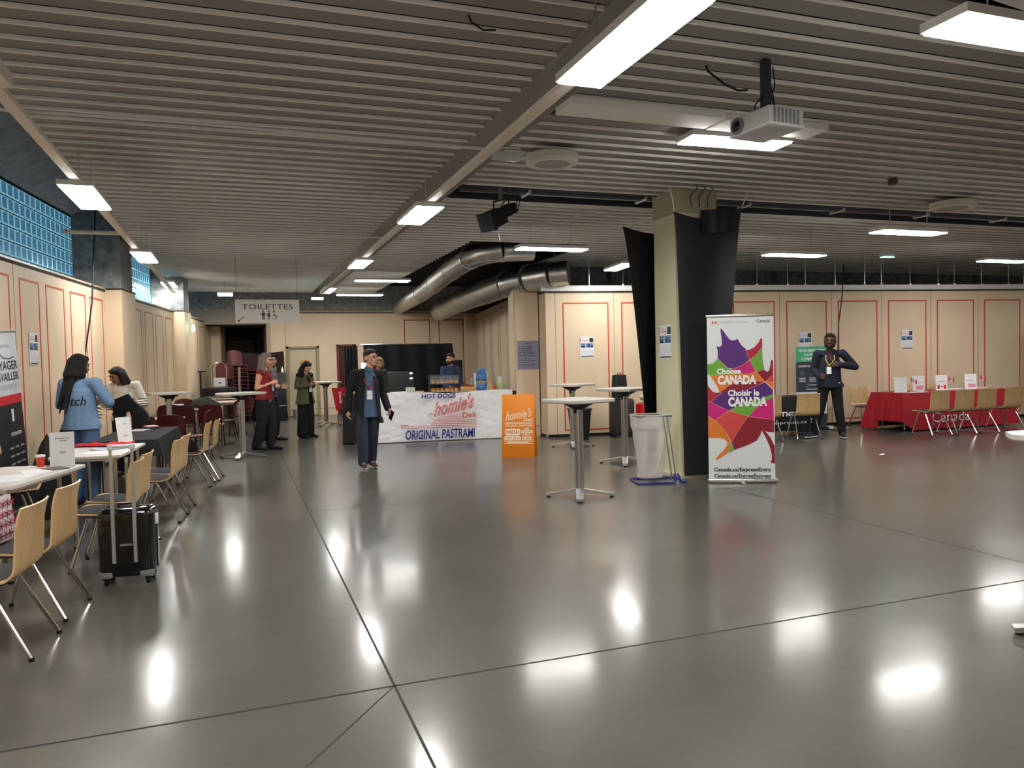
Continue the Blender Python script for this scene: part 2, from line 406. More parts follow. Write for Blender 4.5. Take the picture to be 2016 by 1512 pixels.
# concrete down-stand beam behind the partition
mb = MB(); mb.box(7.2, 24, 16.6, 17.2, 2.2, 3.98); mb.box(7.2, 24, 16.45, 16.6, 3.28, 3.42)
for k in range(7): mb.box(8.5 + 2.4 * k, 8.62 + 2.4 * k, 16.4, 16.6, 2.2, 3.98)
struct(mb, 'wall_rear', CONC, smooth=False)
mb = MB(); mb.tube([(7.3, 16.2, 3.2), (24, 16.2, 3.2)], .05, 8); mb.tube([(12, 15.6, 3.5), (12.8, 16.3, 3.05)], .03, 6)
struct(mb, 'trim_7', mat('pipe_grey', (88, 90, 92), .5))
# block with the poster (pilaster) and the inner receding wall
def wallpoly(name, pts, z0, z1, mats=BEIGE):
    m_ = MB(); m_.prism(pts, z0, z1); return struct(m_, name, mats, smooth=False)
wallpoly('wall_inner', [(5.34, 14.645), (5.85, 14.575), (5.92, 15.1), (5.41, 15.15)], 0, 3.0)
mb = MB(); mb.prism([(5.86, 14.12), (5.87, 14.575), (5.90, 14.575), (5.91, 14.12)], 0, 2.9); mb.m(1).prism([(5.85, 14.10), (5.86, 14.575), (5.90, 14.575), (5.91, 14.10)], 2.9, 2.94); mb.m(1).prism([(5.852, 14.11), (5.862, 14.58), (5.90, 14.58), (5.91, 14.11)], 0, .05)
struct(mb, 'wall_inner', [BEIGE, BLACKP], smooth=False)
mb = MB(); mb.m(0).prism([(5.33, 14.63), (5.86, 14.555), (5.86, 14.58), (5.33, 14.65)], .20, .225); mb.m(0).prism([(5.33, 14.63), (5.36, 14.625), (5.37, 14.65), (5.34, 14.655)], .0, 3.0)
struct(mb, 'trim_8', mat('beige_trim', (190, 172, 142), .5), smooth=False)
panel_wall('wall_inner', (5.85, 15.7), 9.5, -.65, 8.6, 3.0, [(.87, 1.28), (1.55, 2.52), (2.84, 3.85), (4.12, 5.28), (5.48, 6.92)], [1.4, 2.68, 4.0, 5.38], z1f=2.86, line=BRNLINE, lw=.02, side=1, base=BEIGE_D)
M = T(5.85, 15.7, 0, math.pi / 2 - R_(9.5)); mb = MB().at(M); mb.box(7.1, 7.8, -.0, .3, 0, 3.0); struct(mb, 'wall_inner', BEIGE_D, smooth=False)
# back wall
BW = 24.0
mb = MB()
mb.m(0).box(.86, 1.44, BW, BW + .15, 0, 3.12); mb.m(0).box(2.34, 2.92, BW, BW + .15, 0, 3.12); mb.m(0).box(1.44, 2.34, BW, BW + .15, 2.10, 3.12)
mb.m(0).box(2.92, 3.5, BW, BW + .15, 2.13, 3.12); mb.m(0).box(3.5, 7.6, BW, BW + .15, 0, 3.12)
for a, b in ((5.03 - 1.13, 5.88 - 1.13 + .02), (5.03, 5.88), (6.16, 7.0)):
    if a < 4.5: continue
    mb.m(1)
    for x0, x1, z0, z1 in ((a, b, 2.89, 2.92), (a, b, .15, .18), (a, a + .03, .18, 2.89), (b - .03, b, .18, 2.89)): mb.box(x0, x1, BW - .004, BW, z0, z1)
mb.m(2).box(1.395, 1.405, BW - .003, BW, 2.1, 3.12); mb.m(2).box(.86, 7.5, BW - .003, BW, .20, .21)
mb.m(3).box(.86, .98, BW - .02, BW, 0.0, 3.12)
struct(mb, 'wall_back', [BEIGE, mat('red_inlay_deep', (150, 58, 40), .6), SEAM, BEIGE_D], smooth=False)
mb = MB(); mb.m(0).box(-1.4, 8.4, BW, BW + .5, 3.24, 4.0); mb.m(1).tube([(.9, BW - .06, 3.18), (8, BW - .06, 3.18)], .035, 8); mb.m(0).box(.86, 8.4, BW + .05, BW + .5, 3.12, 3.24)
struct(mb, 'trim_9', [CONC, mat('pipe_beige', (170, 160, 140), .5)])
# door with frame in the back wall
d1 = tag(bpy.data.objects.new('door_1', None), kind='structure'); COL.objects.link(d1)
mb = MB(); mb.box(1.44, 2.34, BW + .05, BW + .09, .01, 2.06); mb.build('door_leaf', mat('door_beige', (196, 182, 150), .5, var=.03), d1, smooth=False)
mb = MB(); mb.box(1.40, 1.48, BW - .03, BW + .14, 0, 2.12); mb.box(2.30, 2.38, BW - .03, BW + .14, 0, 2.12); mb.box(1.40, 2.38, BW - .03, BW + .14, 2.06, 2.12); mb.build('door_frame', mat('door_frame', (150, 136, 108), .5), d1, smooth=False)
mb = MB(); mb.box(2.2, 2.27, BW + .0, BW + .05, 1.0, 1.03); mb.build('door_handle', ALU, d1)
s = MB(); s.m(0).box(1.83, 2.09, BW + .045, BW + .05, 1.62, 1.70); s.m(1).box(1.83, 2.09, BW + .044, BW + .05, 1.52, 1.62); s.m(2); text(s, 'SORTIE', 1.86, 2.06, 1.545, 1.595, BW + .043, .02)
tag(s.build('door_sign', [mat('amber', (220, 150, 50), .5), RED, PAPER], d1, smooth=False), 'small orange and red sticker')
# red wooden door beside the black backdrop
d2 = tag(bpy.data.objects.new('door_2', None), kind='structure'); COL.objects.link(d2)
RW = mat('red_wood', (116, 40, 24), .45, var=.2, vscale=8, stretch=(6, 6, .6))
mb = MB(); mb.box(2.92, 3.5, BW + .06, BW + .1, 0, 2.1); mb.build('door_leaf', mat('dark_red_wood', (58, 18, 14), .5), d2, smooth=False)
mb = MB(); mb.box(2.9, 2.97, BW - .03, BW + .1, 0, 2.16); mb.box(3.42, 3.5, BW - .03, BW + .1, 0, 2.16); mb.box(2.9, 3.5, BW - .03, BW + .1, 2.1, 2.16); mb.box(3.12, 3.2, BW + .02, BW + .07, 0, 2.1); mb.build('door_frame', RW, d2, smooth=False)
# corridor
mb = MB(); mb.box(-2.0, .95, 30, 30.1, 0, 3); mb.box(.86, .95, BW + .15, 30, 0, 3); struct(mb, 'wall_corridor', mat('corridor_paint', (150, 142, 126), .7), smooth=False)
mb = MB(); mb.box(-1.9, .86, BW + .2, 30.2, 2.8, 2.9); mb.m(1).box(-1.9, .95, BW + .0, BW + .5, 2.8, 3.24); struct(mb, 'ceiling', [CONC_D, mat('soffit', (150, 142, 126), .7)], smooth=False)
d3 = tag(bpy.data.objects.new('door_3', None), kind='structure'); COL.objects.link(d3)
mb = MB(); mb.box(-.3, .62, 29.93, 29.98, .01, 2.5); mb.build('door_leaf', mat('corridor_door', (170, 160, 140), .6), d3, smooth=False)
mb = MB(); mb.box(-.37, -.3, 29.9, 30, 0, 2.56); mb.box(.62, .69, 29.9, 30, 0, 2.56); mb.box(-.37, .69, 29.9, 30, 2.5, 2.56); mb.build('door_frame', mat('corridor_frame', (60, 56, 48), .6), d3, smooth=False)
mb = MB(); mb.box(.2, .42, 29.92, 29.93, 1.50, 1.58); mb.build('door_sign', mat('dull_red', (110, 40, 34), .6), d3, smooth=False)
# unseen sides of the hall
mb = MB(); mb.box(-6, 24, -7.1, -7, 0, 4.6); struct(mb, 'wall_front', BEIGE, smooth=False)
mb = MB(); mb.box(24, 24.1, -7, 32, 0, 4.6); struct(mb, 'wall_far_right', BEIGE, smooth=False)
mb = MB(); mb.box(-6, 24.1, 32, 32.1, 0, 4.6); mb.box(-6, -5.9, -7, 32, 0, 4.6); struct(mb, 'wall_outer', CONC_D, smooth=False)
# slab above the slats
mb = MB(); mb.box(-6, 24.1, -7.1, 32.1, 4.75, 4.9); struct(mb, 'ceiling', CONC_D, smooth=False)
mb = MB(); mb.box(-1.4, 24, -7, 24, 4.0, 4.05); struct(mb, 'ceiling', DARK, smooth=False)
# slatted ceiling -----------------------------------------------------
PITCH = .245
def slats(x0, x1, y0, y1, skip=()):
    mb = MB(); n = int(round((y1 - y0) / PITCH)); h = .021
    for i in range(n):
        y = y0 + i * PITCH
        a, b = x0, x1
        for (sx0, sx1, sy0, sy1) in skip:
            if sy0 <= y < sy1:
                if sx0 <= a: a = max(a, sx1)
                else: b = min(b, sx0)
        if b <= a: continue
        z = CEIL + h
        mb.m(0).box(a, b, y - .002, y + .190, z, z + .012)                    # broad board
        mb.m(0).box(a, b, y, y + .006, z - .010, z)
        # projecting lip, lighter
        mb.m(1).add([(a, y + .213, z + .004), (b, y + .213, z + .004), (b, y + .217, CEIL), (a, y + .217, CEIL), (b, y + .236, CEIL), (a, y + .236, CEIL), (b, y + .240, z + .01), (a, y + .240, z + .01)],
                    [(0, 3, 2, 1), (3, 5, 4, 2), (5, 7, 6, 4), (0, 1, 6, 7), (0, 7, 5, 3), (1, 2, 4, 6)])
    return mb
ymin = -6.75
ceil_l = slats(-1.58, 2.2, ymin, 23.7); struct(ceil_l, 'ceiling', [SLAT, LIP], smooth=False)
cr = slats(2.62, 23.8, ymin, 8.98, skip=[(2.5, 5.3, 5.55, 6.05), (4.0, 5.9, 2.55, 3.35)]); struct(cr, 'ceiling', [SLAT, LIP], smooth=False)
cr = slats(2.62, 4.1, 9.7, 13.2); struct(cr, 'ceiling', [SLAT, LIP], smooth=False)
cr = slats(2.62, 4.04, 13.15, 23.7); struct(cr, 'ceiling', [SLAT, LIP], smooth=False)
cr = slats(4.1, 23.8, 9.7, 13.2); struct(cr, 'ceiling', [SLAT, LIP], smooth=False)
cr = slats(6.4, 23.8, 13.15, 16.4); struct(cr, 'ceiling', [SLAT, LIP], smooth=False)
mb = MB(); mb.box(4.04, 6.6, 13.2, 24, 3.98, 4.0); struct(mb, 'ceiling', DARK, smooth=False)
# open service slot with the deeper dark channel
mb = MB(); mb.box(2.62, 24, 8.98, 9.0, 3.72, 4.0); mb.box(2.62, 24, 9.68, 9.7, 3.72, 4.0); struct(mb, 'trim_10', mat('slot_side', (52, 54, 60), .7), smooth=False)
mb = MB(); mb.box(2.62, 24, 9.70, 9.72, 3.70, 3.80); struct(mb, 'trim_11', LIP, smooth=False)
t = thing('air_duct', 'long dark round duct running inside the open slot of the slatted ceiling', 'duct', (0, 0, 0))
mb = MB(); mb.tube([(2.7 + 1.0 * i, 9.34, 3.86) for i in range(22)], .13, 14); mb.build('pipe', mat('dark_duct', (58, 64, 76), .45, .4), t)
for k in range(12):
    mb = MB(); mb.box(3.6 + 1.7 * k, 3.63 + 1.7 * k, 9.2, 9.48, 3.72, 3.74); mb.box(3.6 + 1.7 * k, 3.63 + 1.7 * k, 9.19, 9.21, 3.72, 3.95); mb.box(3.6 + 1.7 * k, 3.63 + 1.7 * k, 9.47, 9.49, 3.72, 3.95); mb.build('bracket', WHITEP, t, smooth=False)
# flat bulkhead boards in the ceiling
mb = MB(); mb.box(2.62, 4.1, 5.70, 6.03, 3.665, 3.72); mb.box(4.12, 5.25, 5.72, 6.03, 3.66, 3.715)
struct(mb, 'trim_12', LIP, smooth=False)
# mounting rails along Y
RAIL = mat('rail_paint', (232, 224, 210), .45)
t = thing('ceiling_rail', 'pale grey mounting rail along the left edge of the slatted ceiling above the glass blocks', 'rail', (0, 0, 0))
mb = MB(); mb.box(-1.375, -1.295, 5.2, 19.6, 3.32, 3.36); mb.build('channel', RAIL, t, smooth=False)
mb = MB(); mb.box(-1.40, -1.22, 5.12, 5.40, 3.30, 3.39); mb.m(1)
for q in (-1.35, -1.28): mb.cyl((q, 5.2, 3.296), (q, 5.2, 3.301), .013, seg=10)
mb.build('junction_box', [RAIL, BLK], t, smooth=False)
t = thing('ceiling_rail', 'pale mounting rail carrying the diagonal row of panel lights across the middle ceiling', 'rail', (0, 0, 0))
mb = MB(); mb.box(1.995, 2.075, -6.5, 19.6, 3.32, 3.36); mb.build('channel', RAIL, t, smooth=False)
mb = MB(); mb.box(2.19, 2.21, -6.6, 23.7, 3.72, 3.79); mb.box(2.61, 2.63, -6.6, 23.7, 3.72, 3.79); mb.box(-1.60, -1.58, -6.6, 23.7, 3.72, 3.79); mb.box(2.21, 2.61, -6.6, 23.7, 3.80, 3.81)
struct(mb, 'trim_13', SLAT, smooth=False)
# lamps ----------------------------------------------------------------
LED = bpy.data.materials.new('led_diffuser'); LED.use_nodes = True
b_ = LED.node_tree.nodes['Principled BSDF']; b_.inputs['Base Color'].default_value = (.9, .9, .9, 1); b_.inputs['Emission Color'].default_value = (1.0, .98, .94, 1); b_.inputs['Emission Strength'].default_value = LAMP_EMIT
def make_lamp(label, group, L=1.25, W=.31):
    t = thing('ceiling_light', label, 'light', group=group)
    mb = MB(); mb.box(-L / 2, L / 2, -W / 2, W / 2, -.016, .035); mb.build('diffuser', LED, t, smooth=False)
    e = .014; mb = MB()
    mb.box(-L / 2 - e, L / 2 + e, -W / 2 - e, -W / 2, -.004, .045); mb.box(-L / 2 - e, L / 2 + e, W / 2, W / 2 + e, -.004, .045)
    mb.box(-L / 2 - e, -L / 2, -W / 2, W / 2, -.004, .045); mb.box(L / 2, L / 2 + e, -W / 2, W / 2, -.004, .045); mb.box(-L / 2, L / 2, -W / 2, W / 2, .036, .045)
    mb.build('frame', WHITEP, t, smooth=False)
    for q in (-.3, .3): MB().cyl((L * q, 0, .045), (L * q, 0, .47), .006, seg=6).build('hanger', ALU, t)
    return t
LG = 'rectangular LED panel lights under the slatted ceiling'
lamp0 = make_lamp('nearest big LED panel light, running away from the viewer at top centre', LG)
lamp0.location = (2.035, 3.71, 3.28); lamp0.rotation_euler = (0, 0, PI / 2); lamp0.scale = (.95, .92, 1)
LAMPS = [
 (2.43, 10.35, 90, 1.1, 1.1, 'LED panel light on the middle rail just left of the black spotlight'),
 (2.43, 15.75, 90, 1.1, 1.0, 'third LED panel light down the middle rail, left of the silver ducts'),
 (2.43, 21.6, 90, 1.2, .9, 'farthest LED panel light on the middle rail, right of the toilets sign'),
 (-1.6, 10.15, 90, 1.15, 1.05, 'LED panel light on the left rail, in front of the big glass block window'),
 (-1.52, 15.4, 90, 1.2, 1.0, 'LED panel light on the left rail beside the first concrete pillar'),
 (-1.5, 20.5, 90, 1.1, .9, 'farthest LED panel light on the left rail, above the second pillar'),
 (-.25, 25.2 - 2.2, 90, .8, 1.2, 'small far LED panel light just left of the toilets sign'),
 (4.59, 6.24, -3, .93, .95, 'LED panel light directly below the projector, seen lengthwise'),
 (10.86, 10.0, 0, 1.2, 1.1, 'LED panel light right of the pillar, just past the open ceiling slot'),
 (10.87, 12.85, 0, 1.2, 1.0, 'LED panel light nearest the top of the roll-up banner, above the man in navy'),
 (16.8, 12.8, 0, 1.2, 1.0, 'LED panel light cut by the right edge, low near the partition wall'),
 (5.52, 13.0, 0, 1.15, 1.0, 'long LED panel light above the bends of the silver ducts'),
 (3.45, 18.85, 0, 1.15, 1.0, 'long LED panel light left of where the silver ducts descend'),
 (3.5, 22.9, 0, 1.15, 1.0, 'rearmost crosswise LED panel light close to the back wall'),
 (8.14, 15.3, 82, 1.1, 1.0, 'LED panel light half hidden behind the narrow black drape'),
 (5.05, 3.55, 0, 1.55, 1.0, 'very large LED panel light at the top right corner'),
]
for x, y, rz, sx, sy, lb in LAMPS:
    k = 1.0 if 'projector' in lb else (.93 if y > 18 else .8387); z = {1.0: 3.64, .93: 3.46, .8387: 3.28}[k]
    o = dup(lamp0, (x * k, y * k, z), R_(rz), lb); o.scale = (sx * .92 * k, sy * k, 1)
# unseen lamps added behind and beside the viewer to light the near floor
for x, y, rz in ((-1.335, 3.4, 90), (2.035, -1.0, 90), (10.9, 5.6, 0), (10.9, .5, 0), (16.8, 6.5, 0), (4.6, -2.2, 0), (16.8, 1.0, 0), (-1.6, -2.5, 90), (20.5, 10.5, 0)):
    dup(lamp0, (x, y, 3.28), R_(rz), 'LED panel light of the same row, outside the photographed view').scale = (1.1, 1.05, 1)
# ------------------------------------------------------------------ furniture
DARKPAD = mat('seat_fabric', (58, 58, 60), 0.9, var=.1, vscale=30)
WTOP = mat('white_laminate', (214, 212, 206), 0.35)
MAROON = mat('maroon_shell', (74, 16, 20), 0.45, var=.1, vscale=5)
BCLOTH = mat('black_cloth', (22, 22, 24), 0.85, bump=.25, bscale=7)
# beech shell chair -------------------------------------------------
def make_chair(shell=BEECH, pad=True):
    t = thing('shell_chair', 'x', 'chair')
    prof = [(.225, .448), (.20, .456), (.10, .450), (-.02, .440), (-.10, .437), (-.155, .445), (-.188, .475), (-.203, .52), (-.222, .62), (-.242, .73), (-.257, .80), (-.272, .845)]
    cum = [0]
    for a, b in zip(prof, prof[1:]): cum.append(cum[-1] + math.hypot(a[0] - b[0], a[1] - b[1]))
    L = cum[-1]
    def P(u):
        d = u * L
        for i in range(len(cum) - 1):
            if d <= cum[i + 1] + 1e-9:
                f = (d - cum[i]) / (cum[i + 1] - cum[i]); a, b = prof[i], prof[i + 1]
                return a[0] + (b[0] - a[0]) * f, a[1] + (b[1] - a[1]) * f
        return prof[-1]
    def fn(u, v):
        y, z = P(u); s = v * 2 - 1
        wd = .222 if u < .5 else .222 - .012 * (u - .5) * 2
        if u < .06: wd -= .02 * (1 - u / .06) ** 2
        x = s * wd
        if u > .55: y += .030 * s * s * min(1, (u - .55) / .3)          # back curved around the sitter
        else: z += .008 * s * s
        return (x, y, z)
    mb = MB(); mb.grid(fn, 34, 12, .012); mb.build('seat_shell', shell, t, angle=50, fixn=True)
    if pad:
        mb = MB(); mb.grid(lambda u, v: ((v * 2 - 1) * (.205 - .03 * abs(u * 2 - 1) ** 6), .205 - u * .35, .474 - .012 * abs(v * 2 - 1) ** 4 - .010 * abs(u * 2 - 1) ** 4 - .014 * u), 14, 12, .022)
        mb.build('seat_pad', DARKPAD, t, angle=60, fixn=True)
    f = MB(); f.tube([(-.17, .10, .43), (-.17, -.08, .428)], .011, 8); f.tube([(.17, .10, .43), (.17, -.08, .428)], .011, 8); f.box(-.17, .17, -.07, -.045, .416, .432); f.box(-.17, .17, .07, .095, .416, .432)
    f.build('seat_frame', BLK, t)
    for sx in (-1, 1):
        for y0, y1 in ((.085, .215), (-.06, -.272)):
            l = MB(); l.tube([(sx * .172, y0 * .6, .428), (sx * .185, y0, .420), (sx * .225, y1, .012)], .0115, 8); lg = l.build('leg', CHROME, t)
            c = MB(); c.cyl((sx * .2248, y1, 0), (sx * .2245, y1, .022), .0155, seg=8); c.build('foot_cap', BLK, lg)
    return t
chair0 = make_chair(); _used = False
def place_chair(x, y, rz, label, group):
    global _used
    if not _used:
        _used = True; chair0.location = (x, y, 0); chair0.rotation_euler = (0, 0, R_(rz)); chair0['label'] = label; chair0['group'] = group; return chair0
    return dup(chair0, (x, y, 0), R_(rz), label, group)
GL = 'beech chairs along the white tables on the left'; GR = 'beech chairs in front of the red table'
W_ = 96   # these face the left wall
place_chair(-1.36, 5.04, 84, 'beech chair nearest the viewer, its back cut by the left edge of the photo', GL)
place_chair(-1.31, 5.72, 82, 'second beech chair from the viewer, seen edge-on beside the black suitcase', GL)
place_chair(-1.04, 6.93, 84, 'beech chair just behind the handle of the black suitcase', GL)
place_chair(-1.02, 7.5, 84, 'beech chair pushed close behind the one at the suitcase handle', GL)
place_chair(-.85, 8.68, 84, 'beech chair beside the end of the black-clothed table, dark seat visible', GL)
place_chair(-.80, 9.22, 84, 'beech chair tucked right behind the one at the black-clothed table', GL)
place_chair(-.63, 10.98, 84, 'beech chair with a dark bag on its seat, next to last of the left row', GL)
place_chair(-.53, 11.52, 84, 'last beech chair of the left row, nearest the standing table', GL)
place_chair(-2.08, 8.55, -82, 'beech chair on the wall side of the nearest white table, facing the hall', 'beech chairs on the wall side')
place_chair(-2.24, 8.02, -88, 'beech chair just beyond the left edge, under the seated person', 'beech chairs on the wall side')
place_chair(8.98, 11.45, -10, 'beech chair half hidden behind the big maple leaf banner', 'beech chairs by the black tablecloth')
place_chair(9.84, 11.44, -16, 'beech chair standing before the black cloth, left of the man in navy', 'beech chairs by the black tablecloth')
place_chair(12.16, 10.72, -4, 'first beech chair from the left in front of the red tablecloth', GR)
place_chair(12.70, 10.66, -4, 'second beech chair from the left before the red tablecloth', GR)
place_chair(13.30, 10.68, -4, 'third beech chair from the left before the red tablecloth', GR)
place_chair(14.05, 10.72, -4, 'beech chair cut by the right edge beside the end of the red table', GR)
place_chair(12.42, 12.55, 172, 'beech chair standing at the left end of the red table, turned to the hall', 'beech chairs behind the red table')
place_chair(13.95, 12.52, 176, 'beech chair behind the red table, its top showing between two sign holders', 'beech chairs behind the red table')
place_chair(14.6, 12.47, 180, 'beech chair behind the red table beside the middle little flag', 'beech chairs behind the red table')

# white four-legged tables --------------------------------------------
def white_table(x, y, rz, W, D, label, group, name='folding_table', top=WTOP, H=.74, legs=True, r=.07):
    t = thing(name, label, 'table', (x, y, 0), R_(rz), group)
    mb = MB(); mb.prism(rrect(W, D, r, 5), H - .022, H); mb.build('tabletop', top, t, angle=40)
    if legs:
        for sx in (-1, 1):
            for sy in (-1, 1):
                l = MB(); l.cyl((sx * (W / 2 - .08), sy * (D / 2 - .1), .012), (sx * (W / 2 - .08), sy * (D / 2 - .1), H - .022), .02, seg=12); lg = l.build('leg', CHROME, t)
                MB().cyl((sx * (W / 2 - .08), sy * (D / 2 - .1), 0), (sx * (W / 2 - .08), sy * (D / 2 - .1), .02), .024, seg=10).build('foot_cap', BLK, lg)
        a = MB(); a.box(-W / 2 + .08, W / 2 - .08, -D / 2 + .09, -D / 2 + .11, H - .06, H - .022); a.box(-W / 2 + .08, W / 2 - .08, D / 2 - .11, D / 2 - .09, H - .06, H - .022)
        a.box(-W / 2 + .07, -W / 2 + .09, -D / 2 + .1, D / 2 - .1, H - .06, H - .022); a.box(W / 2 - .09, W / 2 - .07, -D / 2 + .1, D / 2 - .1, H - .06, H - .022); a.build('apron', ALU, t, smooth=False)
    return t
white_table(-1.80, 7.20, -14, .74, 1.26, 'white table nearest the viewer with a paper cup and printed sheets', 'white folding tables')
white_table(-1.38, 8.98, -5, .66, 1.22, 'white table behind the nearest one, a red scarf lying on it', 'white folding tables')
white_table(7.86, 5.16, -40, .7, .7, 'white table whose corner just enters at the right edge', 'white folding tables')
# black clothed table left
def cloth(name, x0, x1, y0, y1, H, drop, m, label, cat, group=None, rz=0, loc=(0, 0), folds=9, amp=.02, flare=.06, mats=None, hem=None):
    """a draped tablecloth: flat top and wavy skirt; drop(side)->z of the hem"""
    t = MB(); n = 96; cx, cy = (x0 + x1) / 2, (y0 + y1) / 2; P = []
    per = [(x0 + (x1 - x0) * k / 24, y0) for k in range(24)] + [(x1, y0 + (y1 - y0) * k / 24) for k in range(24)] + [(x1 - (x1 - x0) * k / 24, y1) for k in range(24)] + [(x0, y1 - (y1 - y0) * k / 24) for k in range(24)]
    rows = 7; vs = []
    for j in range(rows + 1):
        f = j / rows
        for k, (px, py) in enumerate(per):
            dx = 1 if px > x1 - 1e-6 else (-1 if px < x0 + 1e-6 else 0); dy = 1 if py > y1 - 1e-6 else (-1 if py < y0 + 1e-6 else 0)
            if k % 24 == 0: l = 1.25
            else: l = 1.0
            z1 = drop(px, py); z = H + .004 - (H - z1) * f - (.006 if j else 0)
            wv = amp * math.sin(k * folds * 2 * PI / 96 + 1.3 * math.sin(k * .9)) * f
            o = .012 * min(1, f * 3) + flare * f * l + wv
            vs.append((px + dx * o, py + dy * o, z))
    fs = [(j * n + k, (j + 1) * n + k, (j + 1) * n + (k + 1) % n, j * n + (k + 1) % n) for j in range(rows) for k in range(n)]
    fs.append(tuple(range(n)))
    t.add(vs, fs); o = t.build(name, m, angle=50); o.location = (loc[0], loc[1], 0); o.rotation_euler = (0, 0, R_(rz))
    return tag(o, label, cat, group)
white_table(-1.22, 10.85, -3, .66, 1.9, 'table hidden under the short black cloth on the left, steel legs showing', 'cloth covered tables', name='covered_table')
bc = cloth('tablecloth', -.36, .36, -.98, .98, .742, lambda x, y: .56 if y < -.9 else (.40 + .25 * (1 if y < -.4 and x > .3 else 0) * 0 if x > .3 else .55), BCLOTH, 'short black cloth covering the table between the two standing tables and the white tables', 'tablecloth', 'black tablecloths', -3, (-1.22, 10.85), amp=.02, flare=.03)
tx = MB(); tx.at(T(.385, -.2, .47, rz=PI / 2, rx=0)); text(tx, '& ITS', 0, .5, 0, .09, 0, .02); tx.build('lettering', PAPER, bc, smooth=False)['label'] = 'white lettering on black cloth'
# grey draped sheet hanging under it
mb = MB(); mb.grid(lambda u, v: (-.02 + .03 * math.sin(v * 6), (v - .5) * (.3 - .12 * u), .5 - .42 * u), 8, 8, .004)
o = mb.build('cloth_sheet', mat('grey_fabric', (128, 130, 134), .8), fixn=True); o.location = (-.98, 9.8, .02); tag(o, 'grey cloth hanging at the near leg of the black-clothed table', 'cloth')
# maroon chairs and tables behind ---------------------------------------
def make_maroon():
    t = thing('maroon_chair', 'x', 'chair')
    def bk(u, v):
        s = v * 2 - 1; z = .50 + .36 * u; wd = .215 - .035 * max(0, u - .7) / .3 * 1.0
        z += -.035 * s * s * u
        return (s * wd, -.20 - .06 * u + .045 * s * s, z)
    mb = MB(); mb.grid(bk, 10, 12, .014); mb.build('backrest', MAROON, t, fixn=True)
    mb = MB(); mb.grid(lambda u, v: ((v * 2 - 1) * .215, .2 - .38 * u, .45 - .012 * math.sin(u * PI)), 8, 8, .02); mb.build('seat', MAROON, t, fixn=True)
    for sx in (-1, 1):
        for y0, y1 in ((.14, .2), (-.16, -.24)):
            MB().tube([(sx * .19, y0, .44), (sx * .2, y1, 0.0)], .012, 8).build('leg', mat('dark_steel', (70, 62, 60), .3, 1.0), t)
        MB().tube([(sx * .2, -.16, .44), (sx * .2, -.205, .60)], .010, 6).build('back_post', _M['dark_steel'], t)
    return t
mc0 = make_maroon(); _mu = [0]
def maroon(x, y, rz, label, group, z=0.0):
    if not _mu[0]:
        _mu[0] = 1; mc0.location = (x, y, z); mc0.rotation_euler = (0, 0, R_(rz)); mc0['label'] = label; mc0['group'] = group; return
    dup(mc0, (x, y, z), R_(rz), label, group)
MT = mat('pale_wood_top', (214, 190, 164), .35)
GM = 'maroon chairs around the pale tables'
def pale(x, y, rz, W, D, label): return white_table(x, y, rz, W, D, label, 'pale wood tables with maroon chairs', name='dining_table', top=MT, r=.03)
pale(-1.27, 13.75, -6, .74, .86, 'pale wood table right behind the woman in the striped pullover')
pale(-.66, 16.9, -6, .6, 1.2, 'pale wood table under the heap of dark green coats')
pale(-1.20, 17.5, -6, .42, .9, 'pale wood table closest to the left wall, white boxes on it')
pale(-.35, 19.3, -6, .8, 1.0, 'farthest pale wood table beside the trolley')
maroon(-1.40, 13.05, 0, 'maroon chair pushed under the near edge of the first pale table, left one', GM)
maroon(-.98, 13.05, -4, 'maroon chair pushed under the near edge of the first pale table, right one', GM)
maroon(-.70, 13.75, 80, 'maroon chair at the aisle end of the first pale table', GM)
maroon(-1.0, 15.95, 0, 'maroon chair in the second row whose broad back faces the viewer', GM)
maroon(-.50, 16.05, -5, 'maroon chair in the second row beside the aisle', GM)
maroon(-1.28, 16.5, 0, 'maroon chair near the left wall behind the striped pullover', GM)
maroon(-.28, 17.2, 84, 'maroon chair seen from the side at the second pale table', GM)
maroon(-1.2, 18.6, 170, 'maroon chair with its curved top peeping over the coats', GM)
maroon(.05, 18.6, 60, 'maroon chair nearest the trolley of stacked chairs', GM)
# stacks
for k in range(9): maroon(-.32, 21.2 + .035 * k, 180, 'maroon chair in the shorter stack behind the chrome trolley', 'stacked maroon chairs, short stack', z=.12 + .085 * k)
for k in range(12): maroon(.02 + .0 * k, 22.0 + .035 * k, 205, 'maroon chair in the tall leaning stack by the dark passage', 'stacked maroon chairs, tall stack', z=.0 + .105 * k)
for k in range(11): maroon(.35 + .0 * k, 22.6 + .03 * k, 215, 'maroon chair in the second tall stack against the covered pile', 'stacked maroon chairs, rear stack', z=.0 + .10 * k)
# covered dark pile (trapezoid)
mb = MB(); mb.grid(lambda u, v: (.52 + (v - .5) * (1.25 - .62 * u) + .02 * math.sin(v * 22) + .05 * u, 23.45 - .2 * u * 0 - .12 * math.sin(v * PI), 1.92 * u), 12, 24, .5)
o = mb.build('covered_stack', mat('dark_red_cover', (34, 12, 14), .9), fixn=True); tag(o, 'tall dark draped pile narrowing to the top in front of the dark passage', 'cover')
